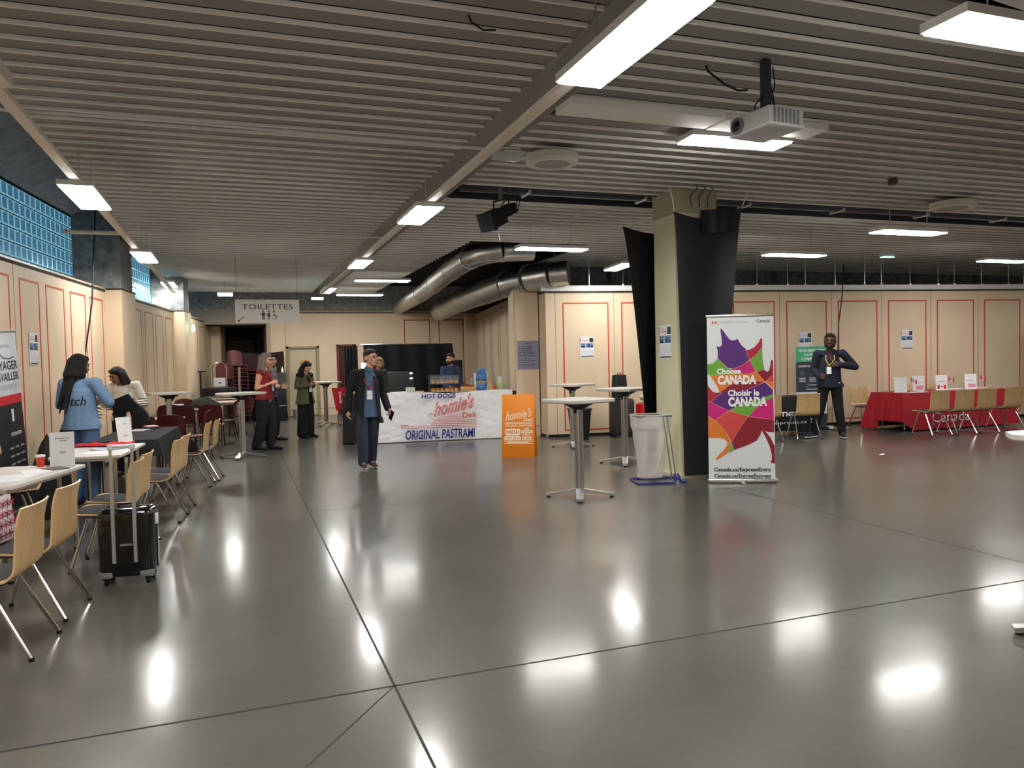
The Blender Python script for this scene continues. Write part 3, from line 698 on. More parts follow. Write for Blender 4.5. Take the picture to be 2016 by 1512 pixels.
# trolley with hoop handle
t = thing('trolley', 'low trolley with a chrome hoop handle and a white notice on it', 'trolley', (-.42, 20.3, 0), R_(-6))
MB().tube([(-.17, 0, .9), (-.17, 0, 1.50), (-.15, 0, 1.60), (-.09, 0, 1.66), (.09, 0, 1.66), (.15, 0, 1.60), (.17, 0, 1.50), (.17, 0, .9)], .016, 8).build('hoop_handle', CHROME, t)
mb = MB(); mb.bbox(-.42, .36, -.25, .25, .84, 1.05, .01); mb.build('black_box', BLK, t)
mb = MB(); mb.box(-.55, .4, -.3, .3, .76, .80); mb.box(-.55, .4, -.3, .3, .82, .84); mb.build('shelf', ALU, t, smooth=False)
for sx in (-.5, .35):
    for sy in (-.26, .26): MB().cyl((sx, sy, 0), (sx, sy, .78), .015, seg=8).build('leg', CHROME, t)
mb = MB(); mb.box(-.13, .14, -.02, -.01, 1.07, 1.29); mb.m(1).box(-.02, .04, -.022, -.02, 1.15, 1.18); mb.build('notice', [PAPER, INK], t, smooth=False)
# thin dark stand left of it
t = thing('sheet_stand', 'slim dark stand with a crossbar left of the trolley', 'stand', (-.80, 18.9, 0))
MB().cyl((0, 0, 0), (0, 0, 1.47), .022, seg=8).build('post', mat('dark_brown', (48, 26, 22), .6), t); MB().box(-.06, .14, -.02, .02, 1.45, 1.48).build('crossbar', _M['dark_brown'], t, smooth=False)
MB().lathe([(.2, 0), (.2, .02), (.03, .04)], 16).build('base', BLK, t)
# crinkled white post with plastic bags
t = thing('wrapped_post', 'pale wrapped post with a crumpled plastic bag at its foot beside the stacks', 'post', (.05, 20.9, 0))
MB().tube([(0, 0, .0), (0.01, 0, .5), (-.01, 0, 1.0), (0, 0, 1.55)], .03, 8).build('post', mat('wrapped', (150, 132, 122), .5, bump=.6, bscale=20), t)
MB().ell((-.05, -.05, .3), (.13, .12, .28)).build('plastic_bag', mat('crumpled_plastic', (120, 118, 112), .35, bump=.8, bscale=9), t)

# standing tables ----------------------------------------------------------
HTOP = mat('grey_white_top', (196, 194, 186), .3)
def make_high(W=.70):
    t = thing('standing_table', 'x', 'table')
    c = .12; w2 = W / 2
    o = [(-w2 + c, -w2), (w2 - c, -w2), (w2, -w2 + c), (w2, w2 - c), (w2 - c, w2), (-w2 + c, w2), (-w2, w2 - c), (-w2, -w2 + c)]
    mb = MB(); mb.m(0).prism(o, 1.098, 1.125); mb.m(1).prism([(x * .995, y * .995) for x, y in o], 1.088, 1.098); mb.build('tabletop', [HTOP, ALU], t, smooth=False)
    mb = MB(); mb.lathe([(.045, 1.0), (.09, 1.025), (.16, 1.06), (.185, 1.088), (.0, 1.088)], 24); mb.box(-.13, .13, -.02, .02, 1.04, 1.088); mb.build('bracket', BLK, t)
    mb = MB(); mb.tube([(-.05, 0, 1.06), (-.06, 0, .98), (-.0, 0, .93)], .014, 8); mb.tube([(.12, 0, 1.07), (.05, 0, .97), (.0, 0, .93)], .016, 8); mb.build('tilt_lever', BLK, t)
    mb = MB(); mb.prism(rrect(.088, .078, .02, 3), .05, 1.02); mb.build('column', ALU, t)
    for k in range(4):
        a = PI / 4 + k * PI / 2
        m_ = MB().at(T(0, 0, 0, a)); m_.grid(lambda u, v: (.03 + .36 * u, (v - .5) * (.09 - .015 * u), .105 - .062 * u ** .8 + .0), 8, 4, .028); m_.build('base_arm', ALU, t, fixn=True)
        f = MB().at(T(0, 0, 0, a)); f.cyl((.36, 0, 0), (.36, 0, .014), .022, seg=10); f.build('foot_pad', BLK, t)
    return t
HG = 'square standing tables with cross bases'
h0 = make_high(); h0.location = (3.65, 7.92, 0); h0.rotation_euler = (0, 0, R_(20)); h0['label'] = 'standing table nearest the viewer, left of the white bag stand'; h0['group'] = HG
for x, y, r, l in ((5.62, 12.45, 24, 'standing table in front of the black waste bin'), (5.42, 10.12, 16, 'standing table in front of the suitcases, beside the column'), (.05, 13.9, 30, 'standing table left of the woman in the red top'), (-1.2, 15.3, 20, 'standing table by the left wall behind the striped pullover'), (4.32, 2.76, 2, 'standing table whose foot tip just enters at the right edge')):
    dup(h0, (x, y, 0), R_(r), l)
# table of the woman in green: tilted top
o = dup(h0, (2.10, 19.9, 0), R_(15), 'standing table with a slanted top beside the woman in the green blazer')

# suitcase with raised handle ------------------------------------------------
def suitcase(x, y, rz, W, H, D, m, label, hz=None, name='suitcase', group=None, wheels=True, corner=True):
    t = thing(name, label, 'suitcase', (x, y, 0), R_(rz), group); z0 = .055
    mb = MB(); mb.bbox(-W / 2, W / 2, -D / 2, D / 2, z0, H, min(.055, D * .28), 4)
    for k in range(5): mb.bbox(W * (-.36 + .18 * k) - .012, W * (-.36 + .18 * k) + .012, D / 2 - .002, D / 2 + .006, z0 + .08, H - .07, .003, 1)
    mb.build('shell', m, t)
    mb = MB(); mb.tube([(-W / 2 - .001, 0, z0 + .05), (-W / 2 - .001, 0, H - .06), (-W / 2 + .05, 0, H + .001), (W / 2 - .05, 0, H + .001), (W / 2 + .001, 0, H - .06), (W / 2 + .001, 0, z0 + .05)], .006, 6); mb.build('zip_seam', BLK, t)
    MB().tube([(-.07, 0, H - .005), (-.06, 0, H + .022), (.06, 0, H + .022), (.07, 0, H - .005)], .011, 8).build('carry_handle', BLK, t)
    if hz:
        h = MB(); dx = W * .19; yf = -D / 2 - .004
        for sx in (-1, 1): h.box(sx * dx - .012, sx * dx + .012, yf - .008, yf + .006, .17 if corner else H - .02, hz * .82); h.box(sx * dx - .009, sx * dx + .009, yf - .006, yf + .004, hz * .82, hz)
        h.build('handle_tube', mat('silver_tube', (178, 176, 172), .35, .6), t, smooth=False)
        g_ = MB(); g_.tube([(-dx, yf, hz + .008), (dx, yf, hz + .008)], .012, 8)
        for sx in (-1, 1): g_.bbox(sx * dx - .02, sx * dx + .02, yf - .016, yf + .014, hz - .018, hz + .022, .006)
        g_.build('handle_grip', mat('silver_grip', (196, 196, 196), .3), t)
    if corner:
        for sx in (-1, 1):
            c = MB(); c.bbox(min(sx * W / 2 * 1.005, sx * (W / 2 - .1)), max(sx * W / 2 * 1.005, sx * (W / 2 - .1)), -D / 2 - .003, -D / 2 + .03, z0, z0 + .05, .012, 2); c.build('corner_guard', mat('grey_guard', (120, 120, 122), .4), t)
        l = MB(); l.box(-.03, .05, -D / 2 - .006, -D / 2 - .001, H * .52, H * .52 + .016); l.build('name_plate', ALU, t, smooth=False)
        MB().bbox(W / 2 - .004, W / 2 + .012, -.03, .02, H - .14, H - .06, .004).build('side_latch', WHITEP, t)
    if wheels:
        for sx in (-1, 1):
            for sy in (-1, 1):
                w_ = MB(); w_.cyl((sx * (W / 2 - .05) - .012, sy * (D / 2 - .045), .028), (sx * (W / 2 - .05) + .012, sy * (D / 2 - .045), .028), .028, seg=16); w_.box(sx * (W / 2 - .05) - .02, sx * (W / 2 - .05) + .02, sy * (D / 2 - .045) - .02, sy * (D / 2 - .045) + .02, .04, .062); w_.build('wheel', BLKM, t)
    return t
GLB = mat('glossy_black_shell', (12, 12, 13), .16, coat=.5)
suitcase(-.80, 6.30, -8, .385, .565, .23, GLB, 'black hard-shell cabin suitcase with raised silver handle beside the beech chairs', hz=1.02)
suitcase(7.12, 13.42, -8, .46, .76, .28, mat('charcoal_shell', (44, 42, 42), .45, bump=.2, bscale=40), 'large charcoal suitcase behind the standing table, a black backpack on top', corner=False)
suitcase(7.58, 13.2, 10, .42, .68, .28, mat('red_shell', (196, 24, 34), .35), 'bright red suitcase partly hidden by the narrow black drape', hz=1.08, corner=False)
t = thing('backpack', 'black backpack sitting upright on the large charcoal suitcase', 'backpack', (7.06, 13.38, .78), R_(-8))
mb = MB(); mb.grid(lambda u, v: (math.sin(v * 2 * PI) * (.165 - .03 * u) * (1 if u < .97 else .6), math.cos(v * 2 * PI) * .10 * (1 - .2 * u) * (1 if u < .97 else .5), .46 * math.sin(u * PI / 2) ** .8), 10, 24)
mb.build('body', mat('black_nylon', (20, 20, 22), .6, bump=.4, bscale=12), t); MB().bbox(-.10, .10, -.125, -.07, .04, .24, .02).build('front_pocket', mat('grey_nylon', (42, 44, 48), .6), t)
MB().tube([(-.04, 0, .45), (-.03, 0, .49), (.03, 0, .49), (.04, 0, .45)], .009, 6).build('grab_loop', BLK, t)
for sx in (-1, 1): MB().tube([(sx * .08, -.10, .40), (sx * .09, -.14, .2), (sx * .1, -.13, -.02), (sx * .12, -.16, -.2)], .009, 6).build('strap', BLK, t)
o = MB(); o.grid(lambda u, v: (math.sin(v * 2 * PI) * .17 * (1 + .12 * math.sin(9 * v * PI)) * math.sin(max(.02, u) * PI) ** .4, math.cos(v * 2 * PI) * .11 * math.sin(max(.02, u) * PI) ** .4, .16 * u), 8, 30)
o = o.build('plastic_bag', mat('pale_green_plastic', (168, 172, 140), .35, bump=.8, bscale=10)); o.location = (7.58, 13.2, .705); tag(o, 'pale green crumpled plastic bag lying on the red suitcase', 'bag')
# waste bin
t = thing('waste_bin', 'black tapering waste bin behind the standing tables, against the partition', 'bin', (6.22, 13.45, 0), R_(-8))
mb = MB(); mb.prism([(-.15, -.13), (.15, -.13), (.15, .13), (-.15, .13)], 0, .01)
mb.add([(-.14, -.12, 0), (.14, -.12, 0), (.14, .12, 0), (-.14, .12, 0), (-.19, -.16, .58), (.19, -.16, .58), (.19, .16, .58), (-.19, .16, .58)], [(0, 3, 2, 1), (0, 1, 5, 4), (1, 2, 6, 5), (2, 3, 7, 6), (3, 0, 4, 7)]); mb.build('body', mat('black_bin', (18, 19, 20), .5), t, smooth=False)
MB().bbox(-.21, .21, -.18, .18, .575, .615, .012).build('rim', mat('bin_rim', (42, 42, 42), .4), t)
# bag stand
t = thing('bag_stand', 'steel waste bag stand with blue feet, a clear plastic bag hanging in it', 'bin', (4.92, 8.48, 0), R_(-14))
MB().tube([(-.22, -.15, .84), (.22, -.15, .84), (.24, -.10, .84), (.24, .18, .84), (-.24, .18, .84), (-.24, -.10, .84)], .009, 8, closed=True).build('ring', CHROME, t)
for q in (.10, .15): MB().tube([(q, -.15, .84), (q + .01, -.16, .80), (q + .09, -.20, .10), (q + .09, -.20, .04)], .009, 8).build('upright', CHROME, t)
BLU = mat('blue_steel', (34, 40, 130), .35)
MB().tube([(-.24, -.22, .014), (.20, -.24, .014), (.23, -.22, .014), (.23, -.20, .12)], .013, 8).build('foot_bar', BLU, t); MB().tube([(-.24, -.22, .014), (-.24, .18, .014), (.36, .18, .014), (.36, -.22, .014), (.30, -.23, .014), (.27, -.2, .12)], .013, 8).build('foot_frame', BLU, t)
PLB = mat('clear_bag', (222, 220, 214), .25, bump=.9, bscale=7, alpha=.5)
def bagf(u, v):
    a = v * 2 * PI; ca, sa = math.cos(a), math.sin(a)
    rx = (.235 if u < .15 else .225 - .075 * min(1, (u - .15) * 1.3)) ; ry = .165 - .05 * u
    e = .4 + .35 * min(1, u * 2)
    k = 1 + .06 * math.sin(7 * a + 5 * u) * min(1, u * 4) + (.02 * math.sin(40 * u))
    return (rx * k * abs(ca) ** e * (1 if ca > 0 else -1) - .03 * u, .015 + ry * k * abs(sa) ** e * (1 if sa > 0 else -1), .855 - .80 * u)
mb = MB(); mb.grid(bagf, 24, 56); mb.build('plastic_bag', PLB, t, angle=80)
mb = MB(); mb.grid(lambda u, v: (lambda p: (p[0] * 1.04, p[1] * 1.05, p[2] + .004))(bagf(u * .22, v)), 5, 56); mb.build('bag_fold', PLB, t, angle=80)

# the column and its black drapes ------------------------------------------
mb = MB(); mb.prism([(5.36, 8.56), (5.42, 8.50), (5.92, 8.50), (5.98, 8.56), (5.98, 9.09), (5.92, 9.15), (5.42, 9.15), (5.36, 9.09)], 0, 4.0)
col = mb.build('column', COLM, smooth=False); tag(col, 'square beige painted concrete column rising to the ceiling, a notice taped on it', 'column')
mb = MB(); mb.prism([(5.35, 8.55), (5.41, 8.49), (5.93, 8.49), (5.99, 8.55), (5.99, 9.10), (5.93, 9.16), (5.41, 9.16), (5.35, 9.10)], 3.42, 4.0); mb.build('upper_casing', mat('column_casing', (160, 154, 130), .6), col, smooth=False)
mb = MB(); mb.box(5.33, 6.0, 8.47, 9.18, 0, .045); mb.build('foot_trim', mat('column_foot', (190, 184, 160), .6), col, smooth=False)
mb = MB()
for k in range(3): mb.tube([(5.55 + .12 * k, 8.46, 3.5), (5.50 + .13 * k, 8.42, 3.62), (5.58 + .12 * k, 8.38, 3.72), (5.62 + .05 * k, 8.42, 3.80)], .006, 6)
mb.build('cable_bundle', BLK, col)
DRP = mat('black_drape', (14, 15, 22), .42, bump=.12, bscale=3)
def drape(u, v):   # u down, v across
    tl, tr = (5.27, 3.42), (6.30, 3.52); bl, br = (5.37, .05), (5.95, .05)
    zl = tl[1] + (bl[1] - tl[1]) * u; zr = tr[1] + (br[1] - tr[1]) * u
    c = u ** .55
    xl = tl[0] + (bl[0] - tl[0]) * c; xr = tr[0] + (br[0] - tr[0]) * (u ** .8)
    z = zl + (zr - zl) * v - .13 * math.sin(v * PI) * (1 - u) ** 3
    return (xl + (xr - xl) * v, 8.44 - .05 * math.sin(v * PI) - .02 * math.sin(v * 14) * u * .3, z)
t = thing('wall_drape', 'wide black fabric drape stretched over the front of the column, tied up at two corners', 'drape')
mb = MB(); mb.grid(drape, 30, 24, .006); mb.build('fabric', DRP, t, fixn=True)
mb = MB(); mb.grid(lambda u, v: (5.62 + .50 * v + .02 * u * (1 - 2 * v), 8.36 + .02 * math.sin(v * 9), 3.44 + .04 * v - .30 * u), 8, 10, .01); mb.build('folded_flap', DRP, t, fixn=True)
for a, b_ in (((5.275, 8.44, 3.42), (5.19, 8.40, 3.72)), ((6.30, 8.44, 3.52), (6.36, 8.40, 3.72))): MB().tube([a, ((a[0] + b_[0]) / 2 + .01, 8.42, (a[2] + b_[2]) / 2), b_], .007, 6).build('cord', PAPER, t)
def drape2(u, v):
    xl = 4.97 + .36 * u ** .75; xr = 6.4 - .3 * u; z = 3.36 - 3.30 * u - .10 * math.sin(v * PI) * (1 - u) ** 3
    return (xl + (xr - xl) * v, 9.24 + .03 * math.sin(v * 8), z)
t = thing('wall_drape', 'narrow black fabric drape behind the column, catching a lamp reflection', 'drape')
mb = MB(); mb.grid(drape2, 30, 24, .006); mb.build('fabric', mat('black_drape_shiny', (14, 15, 22), .22, bump=.1, bscale=2), t, fixn=True)
MB().tube([(4.97, 9.24, 3.36), (5.34, 9.1, 3.44)], .006, 6).build('cord', PAPER, t)

# roll-up banner with the maple leaf ------------------------------------------
BNW, BNH = .80, 2.06
t = thing('rollup_banner', 'tall white roll-up banner with a big multicoloured maple leaf, in front of the column', 'banner', (5.85, 7.90, 0), math.atan2(-.36, .70))
mb = MB(); mb.grid(lambda u, v: ((v - .5) * BNW, .004 * math.sin(v * PI), .05 + (BNH - .05) * u), 4, 8, .002); mb.build('canvas', mat('banner_white', (222, 226, 226), .45), t, fixn=True)
mb = MB(); mb.bbox(-BNW / 2 - .012, BNW / 2 + .012, -.012, .014, BNH - .006, BNH + .022, .005); mb.build('top_rail', ALU, t)
mb = MB(); mb.bbox(-BNW / 2 - .02, BNW / 2 + .02, -.06, .06, .0, .055, .018, 3); mb.build('base_cassette', ALU, t)
mb = MB(); mb.box(-.02, .02, -.20, -.03, .0, .012); mb.build('swing_foot', ALU, t, smooth=False)
MB().cyl((0, .03, .05), (0, .03, BNH), .008, seg=8).build('rear_pole', ALU, t)
def B2(a, b): return _bn(1400 + a / 8.4, 600 + b / 8.4)
def B3(a, b): return _bn(1400 + a / 7.557, 760 + b / 7.557)
def _bn(px, py):
    v = (py - 620) / 328.0; u = (px - (1404 - 5.5 * v)) / 127.5
    return ((max(0.0, min(1.0, u)) - .5) * BNW, .05 + (BNH - .05) * (1 - v))
PUR = (88, 40, 120); CRI = (176, 36, 62); GRN = (106, 170, 58); DRD = (140, 28, 46); MAG = (204, 28, 120); ORG = (224, 124, 44); COR = (212, 72, 68)
art = [
 (PUR, B2, [(250,360),(290,400),(340,480),(385,550),(430,575),(480,570),(518,548),(545,600),(580,660),(640,715),(650,745),(695,910),(600,985),(520,1035),(440,1050),(360,1040),(270,960),(190,870),(195,740),(180,690),(182,665),(230,680),(265,650),(265,540),(252,440)]),
 (CRI, B2, [(650,745),(700,738),(780,700),(850,625),(890,545),(910,550),(912,600),(910,695),(860,770),(790,845),(700,915)]),
 (GRN, B2, [(910,700),(860,770),(790,845),(703,915),(750,1010),(800,1110),(870,1085),(935,1078),(918,980),(908,850)]),
 (DRD, B2, [(800,1110),(870,1085),(935,1078),(950,1105),(985,1115),(1010,1090),(1035,1000),(1040,920),(1055,915),(1075,935),(1070,1150),(1000,1220),(935,1275),(880,1210)]),
 (GRN, B2, [(20,970),(100,960),(150,920),(188,875),(270,960),(350,1040),(375,1060),(640,1150),(170,1150),(60,1158),(20,1140)]),
 (MAG, B2, [(700,920),(750,1010),(795,1105),(740,1125),(640,1150),(375,1062),(440,1052),(520,1037),(610,980)]),
 (ORG, B2, [(60,1158),(170,1150),(640,1150),(795,1110),(850,1180),(930,1280),(700,1280),(500,1275),(370,1335),(260,1420),(200,1450),(190,1400),(150,1310),(90,1210)]),
 (DRD, B2, [(370,1335),(500,1275),(700,1280),(925,1282),(760,1370),(600,1420),(400,1445),(210,1450),(260,1420)]),
 (COR, B2, [(1075,1140),(935,1278),(1075,1290)]), (ORG, B2, [(935,1282),(1075,1292),(1075,1420)]),
 (PUR, B3, [(600,55),(841,-48),(955,75),(950,135),(780,200),(560,240)]),
 (PUR, B3, [(45,240),(170,120),(215,98),(600,55),(700,100),(600,240),(430,310),(310,378),(170,312)]),
 (CRI, B3, [(-6,-40),(20,0),(80,80),(130,102),(215,97),(120,175),(45,238),(-6,228)]),
 (MAG, B3, [(-6,240),(45,242),(170,315),(305,382),(210,440),(110,525),(-6,450)]),
 (GRN, B3, [(320,375),(430,312),(560,240),(780,200),(955,138),(955,182),(860,235),(740,312),(590,465),(450,420)]),
 (MAG, B3, [(955,182),(860,235),(740,312),(590,465),(700,500),(820,515),(955,520)]),
 (COR, B3, [(110,530),(210,445),(310,385),(450,420),(585,468),(490,600),(400,740),(335,850),(270,720),(190,610)]),
 (ORG, B3, [(-8,462),(110,530),(190,615),(260,710),(325,850),(300,930),(280,1020),(200,1080),(105,1140),(98,1115),(150,1050),(220,980),(265,910),(272,860),(230,810),(150,795),(-8,795)]),
 (GRN, B3, [(330,860),(365,980),(285,1025),(305,930)]),
 (DRD, B3, [(590,470),(700,500),(820,515),(955,520),(955,718),(870,712),(815,690),(770,690),(760,740),(700,840),(560,910),(370,980),(335,860),(400,740),(490,600)]),
 (DRD, B3, [(780,690),(820,690),(900,800),(955,930),(955,1195),(885,1175),(910,1130),(910,1050),(880,920),(830,790)]),
]
BC_ = {}
mb = MB(); bm_ = []
for c, fn, pts in art:
    if c not in BC_: BC_[c] = len(bm_); bm_.append(mat('print_%d_%d_%d' % c, c, .5))
    mb.m(BC_[c]); poly(mb, [fn(*p) for p in pts], -.0035)
mb.build('leaf_print', bm_, t, smooth=False)['label'] = 'multicoloured maple leaf print'
mb = MB(); PK = mat('pink_line', (236, 150, 130), .5)
for fn, pts in ((B2, [(650,745),(700,915),(800,1110),(935,1278),(1070,1400)]), (B2, [(910,700),(800,840),(600,985),(440,1052)]), (B2, [(190,872),(350,1040)]), (B2, [(60,1158),(300,1150)]), (B2, [(640,1150),(935,1078)]), (B3, [(-6,612),(110,530),(310,382),(600,230)]), (B3, [(45,240),(310,382),(590,468),(955,520)]), (B3, [(45,240),(220,100)]), (B3, [(740,312),(590,468),(490,600),(335,855)]), (B3, [(-6,460),(110,530),(260,710),(365,980)]), (B3, [(600,55),(841,-48),(955,-150)])):
    stroke(mb, [fn(*p) for p in pts], .005, -.0045)
mb.build('pink_outline', PK, t, smooth=False)
tw = MB(); WH = mat('print_white', (240, 240, 238), .5)
def tb(s, f0, f1, bold=.02, y=-.006): (x0, z1), (x1, z0) = f0, f1; text(tw, s, x0, x1, z0, z1, y, bold)
tb('Choose', B2(170, 1045), B2(555, 1142), .04); tb('CANADA', B2(178, 1162), B2(800, 1322), .055); tw.build('english_lettering', WH, t, smooth=False); tw = MB(); tb('Choisir le', B3(305, 60), B3(755, 157), .04); tb('CANADA', B3(305, 170), B3(865, 318), .055)
tw.build('french_lettering', WH, t, smooth=False)
tw = MB(); tb('Canada.ca/ExpressEntry', B3(68, 1252), B3(895, 1328), .025); tb('Canada.ca/EntreeExpress', B3(65, 1350), B3(892, 1424), .025)
leaf(tw, *B2(533, 1246), .016, -.008); leaf(tw, *B3(637, 248), .016, -.008)
tb('Canada', B2(830, 225), B2(1040, 282), .0); tw.build('dark_lettering', INK, t, smooth=False)
tw = MB(); tb('Immigration, Refugees', B2(225, 250), B2(440, 266), 0); tb('and Citizenship Canada', B2(225, 272), B2(445, 288), 0); tb('Immigration, Refugies', B2(470, 248), B2(680, 264), 0); tb('et Citoyennete Canada', B2(470, 270), B2(685, 286), 0); tw.build('small_print', GREYINK, t, smooth=False)
def flagprint(parent, x0, x1, z0, z1, y, name='flag_mark'):
    f = MB(); w_ = x1 - x0; rect(f, x0, x0 + w_ * .25, z0, z1, y); rect(f, x1 - w_ * .25, x1, z0, z1, y); leaf(f, (x0 + x1) / 2, (z0 + z1) / 2 - (z1 - z0) * .05, (z1 - z0) * .42, y); return f.build(name, RED, parent, smooth=False)
a, b = B2(115, 245), B2(190, 290); flagprint(t, a[0], b[0], b[1], a[1], -.005)
a, b = B2(1035, 228), B2(1062, 244); flagprint(t, a[0], b[0], b[1], a[1], -.005)

# taped posters -------------------------------------------------------------------
PH = mat('photo_blue', (96, 130, 170), .5, var=.5, vscale=30); PHD = mat('photo_dark', (40, 44, 56), .5, var=.4, vscale=30)
def poster(x, y, rz, z0, label, W=.30, H=.42):
    t = thing('wall_poster', label, 'poster', (x, y, z0), rz, 'A3 notices taped around the hall')
    MB().box(-W / 2, W / 2, -.003, 0, 0, H).build('sheet', PAPER, t, smooth=False)
    m_ = MB(); m_.m(0); rect(m_, -W * .06, W * .46, H * .46, H * .68, -.004); rect(m_, -W * .46, -W * .1, H * .46, H * .68, -.004); m_.m(1); rect(m_, W * .18, W * .46, H * .72, H * .94, -.004); rect(m_, -W * .42, W * .46, H * .02, H * .06, -.004)
    rect(m_, -W * .4, -W * .15, H * .46, H * .55, -.0045); rect(m_, W * .1, W * .2, H * .46, H * .63, -.0045); rect(m_, W * .3, W * .42, H * .46, H * .56, -.0045); m_.build('photo_print', [PH, PHD], t, smooth=False)
    m_ = MB(); m_.m(0); rect(m_, -W * .5, -W * .46, H * .72, H * .95, -.004); text(m_, 'Canada', -W * .38, W * .12, H * .77, H * .84, -.004, .01); text(m_, 'Choisir le', -W * .38, W * .05, H * .86, H * .9, -.004); m_.m(1)
    for k in range(5): text(m_, '- - - -- ---', -W * .42, -W * .04, H * (.10 + .055 * k), H * (.115 + .055 * k), -.004); text(m_, '-- --- - ---', W * .04, W * .42, H * (.10 + .055 * k), H * (.115 + .055 * k), -.004)
    m_.build('lettering', [RED, GREYINK], t, smooth=False)
    return t
def on_line(P, ang, s, off): 
    a = R_(ang); return P[0] + math.sin(a) * s + math.cos(a) * off, P[1] + math.cos(a) * s - math.sin(a) * off
x, y = on_line(LP, LA, .87, .006); poster(x, y, PI / 2 - R_(LA), 1.66, 'notice with small photos on the left wall beside the roll-up banner', .28, .40)
x, y = -1.785, 14.66; poster(x, y, PI / 2 - R_(LA), 1.47, 'notice with small photos on the first pillar behind the two women', .45, .52)
RZ = -R_(8.2)
x, y = on_line(RP, 98.2, .925, 0); poster(x, y - .006, RZ, 1.6, 'notice with small photos on the first partition panel, right of the orange board', .29, .41)
x, y = on_line(RP, 98.2, 5.82, 0); poster(x, y - .006, RZ, 1.62, 'notice with small photos above the green and black banner', .31, .41)
x, y = on_line(RP, 98.2, 8.32, 0); poster(x, y - .006, RZ, 1.62, 'notice with small photos on the partition, above the red table', .30, .42)
poster(5.355, 8.83, -PI / 2, 1.56, 'narrow notice with small photos taped on the column face', .31, .44)
# bluish page of text on the corner pilaster
t = thing('info_sheet', 'bluish grey page of small text on the corner pilaster', 'poster', (5.62, 14.602 - .006, 1.38), RZ)
MB().box(-.225, .225, -.003, 0, 0, .58).build('sheet', mat('blue_grey_paper', (140, 142, 160), .7), t, smooth=False)
m_ = MB(); text(m_, 'Menu', -.04, .04, .52, .54, -.004, .03)
for k, wd in enumerate((.30, .28, .26, .34, .30, .36, .24, .34, .2, .35, .3)): text(m_, '--- ---- -- -----', -.2, -.2 + wd, .45 - .036 * k - (.03 if k > 5 else 0), .462 - .036 * k - (.03 if k > 5 else 0), -.004, .02)
m_.build('lettering', INK, t, smooth=False)
t = MB(); t.box(-.02, .02, -.004, 0, 0, .2); o = t.build('switch_plate', WHITEP, smooth=False); o.location = (5.855, 14.35, 1.52); o.rotation_euler = (0, 0, -PI / 2); tag(o, 'narrow white plate on the corner strip right of the bluish page', 'switch')
# ------------------------------------------------------------------ silver ducts
DUC = mat('duct_steel', (205, 205, 202), .3, 1.0, var=.15, vscale=7)
DUCR = mat('duct_ribbed', (186, 184, 176), .42, .9, bump=.6, bscale=3, stretch=(.1, 14, .1))
def duct(label, sections, r):
    t = thing('air_duct', label, 'duct')
    for i, (kind, pts) in enumerate(sections):
        mb = MB(); mb.tube(pts, r if kind != 'n' else r * .9, 24); mb.build('duct_segment', DUCR if kind == 'r' else DUC, t, angle=40)
        if i: 
            p = Vector(pts[0]); d = (Vector(pts[1]) - p).normalized(); c = MB(); c.cyl(p - d * .025, p + d * .025, r + .014, seg=24); c.build('collar', DUC, t)
    return t
duct('upper silver spiral duct bending down from the slatted ceiling toward the back wall', [('p', [(5.35, 13.55, 3.66), (4.75, 13.6, 3.64)]), ('p', [(4.75, 13.6, 3.64), (4.45, 13.75, 3.60), (4.30, 14.15, 3.56)]),
     ('r', [(4.30, 14.15, 3.56), (4.32, 15.6, 3.50)]), ('r', [(4.32, 15.6, 3.50), (4.45, 17.6, 3.42)]), ('r', [(4.45, 17.6, 3.42), (4.6, 19.6, 3.36)]), ('r', [(4.6, 19.6, 3.36), (4.85, 23.9, 3.3)])], .21)
duct('lower and thicker silver spiral duct running above the counter', [('n', [(6.25, 13.9, 3.28), (5.95, 14.1, 3.26)]), ('p', [(5.95, 14.1, 3.26), (5.62, 14.5, 3.22)]), ('p', [(5.62, 14.5, 3.22), (5.42, 15.15, 3.18)]),
     ('r', [(5.42, 15.15, 3.18), (5.40, 16.6, 3.14)]), ('r', [(5.40, 16.6, 3.14), (5.45, 18.8, 3.11)]), ('r', [(5.45, 18.8, 3.11), (5.62, 21.2, 3.08)]), ('r', [(5.62, 21.2, 3.08), (5.75, 22.2, 3.06)])], .27)
# ring speakers
def ring(x, y, z, label, r=.27):
    t = thing('ring_speaker', label, 'speaker', (x, y, z), 0, 'round ceiling speakers')
    mb = MB(); mb.lathe([(r * .66, .0), (r * .72, -.006), (r * .93, -.004), (r, .02), (r * .985, .05), (r, .06), (r, .085), (r * .9, .10), (r * .66, .10), (r * .66, .0)], 40, caps=False); mb.build('housing', mat('speaker_beige', (206, 202, 190), .5), t)
    mb = MB(); mb.cyl((0, 0, .0), (0, 0, .02), r * .67, seg=32); mb.build('grille', mat('grille', (168, 162, 152), .7), t)
    mb = MB(); mb.box(-r * .5, r * .9, -.02, .05, .10, .13); mb.build('bracket', BLK, t, smooth=False)
ring(3.10, 7.25, 3.58, 'round beige ring speaker hanging beside the middle rail, above the spotlight'); ring(9.62, 8.1, 3.585, 'far round beige ring speaker at the right, near the ceiling slot', .30)
# clear junction box
t = thing('junction_box', 'small clear junction box with a looped wire, left of the ring speaker', 'electrical box', (2.20, 6.12, 3.31))
MB().bbox(-.12, .12, -.06, .06, -.03, .03, .01).build('lid', mat('milky_plastic', (200, 205, 205), .2, alpha=.75), t); MB().tube([(-.10, 0, .03), (-.02, .03, .08), (.12, .02, .08), (.16, -.01, .0), (.12, -.02, -.02)], .008, 6).build('wire_loop', WHITEP, t)
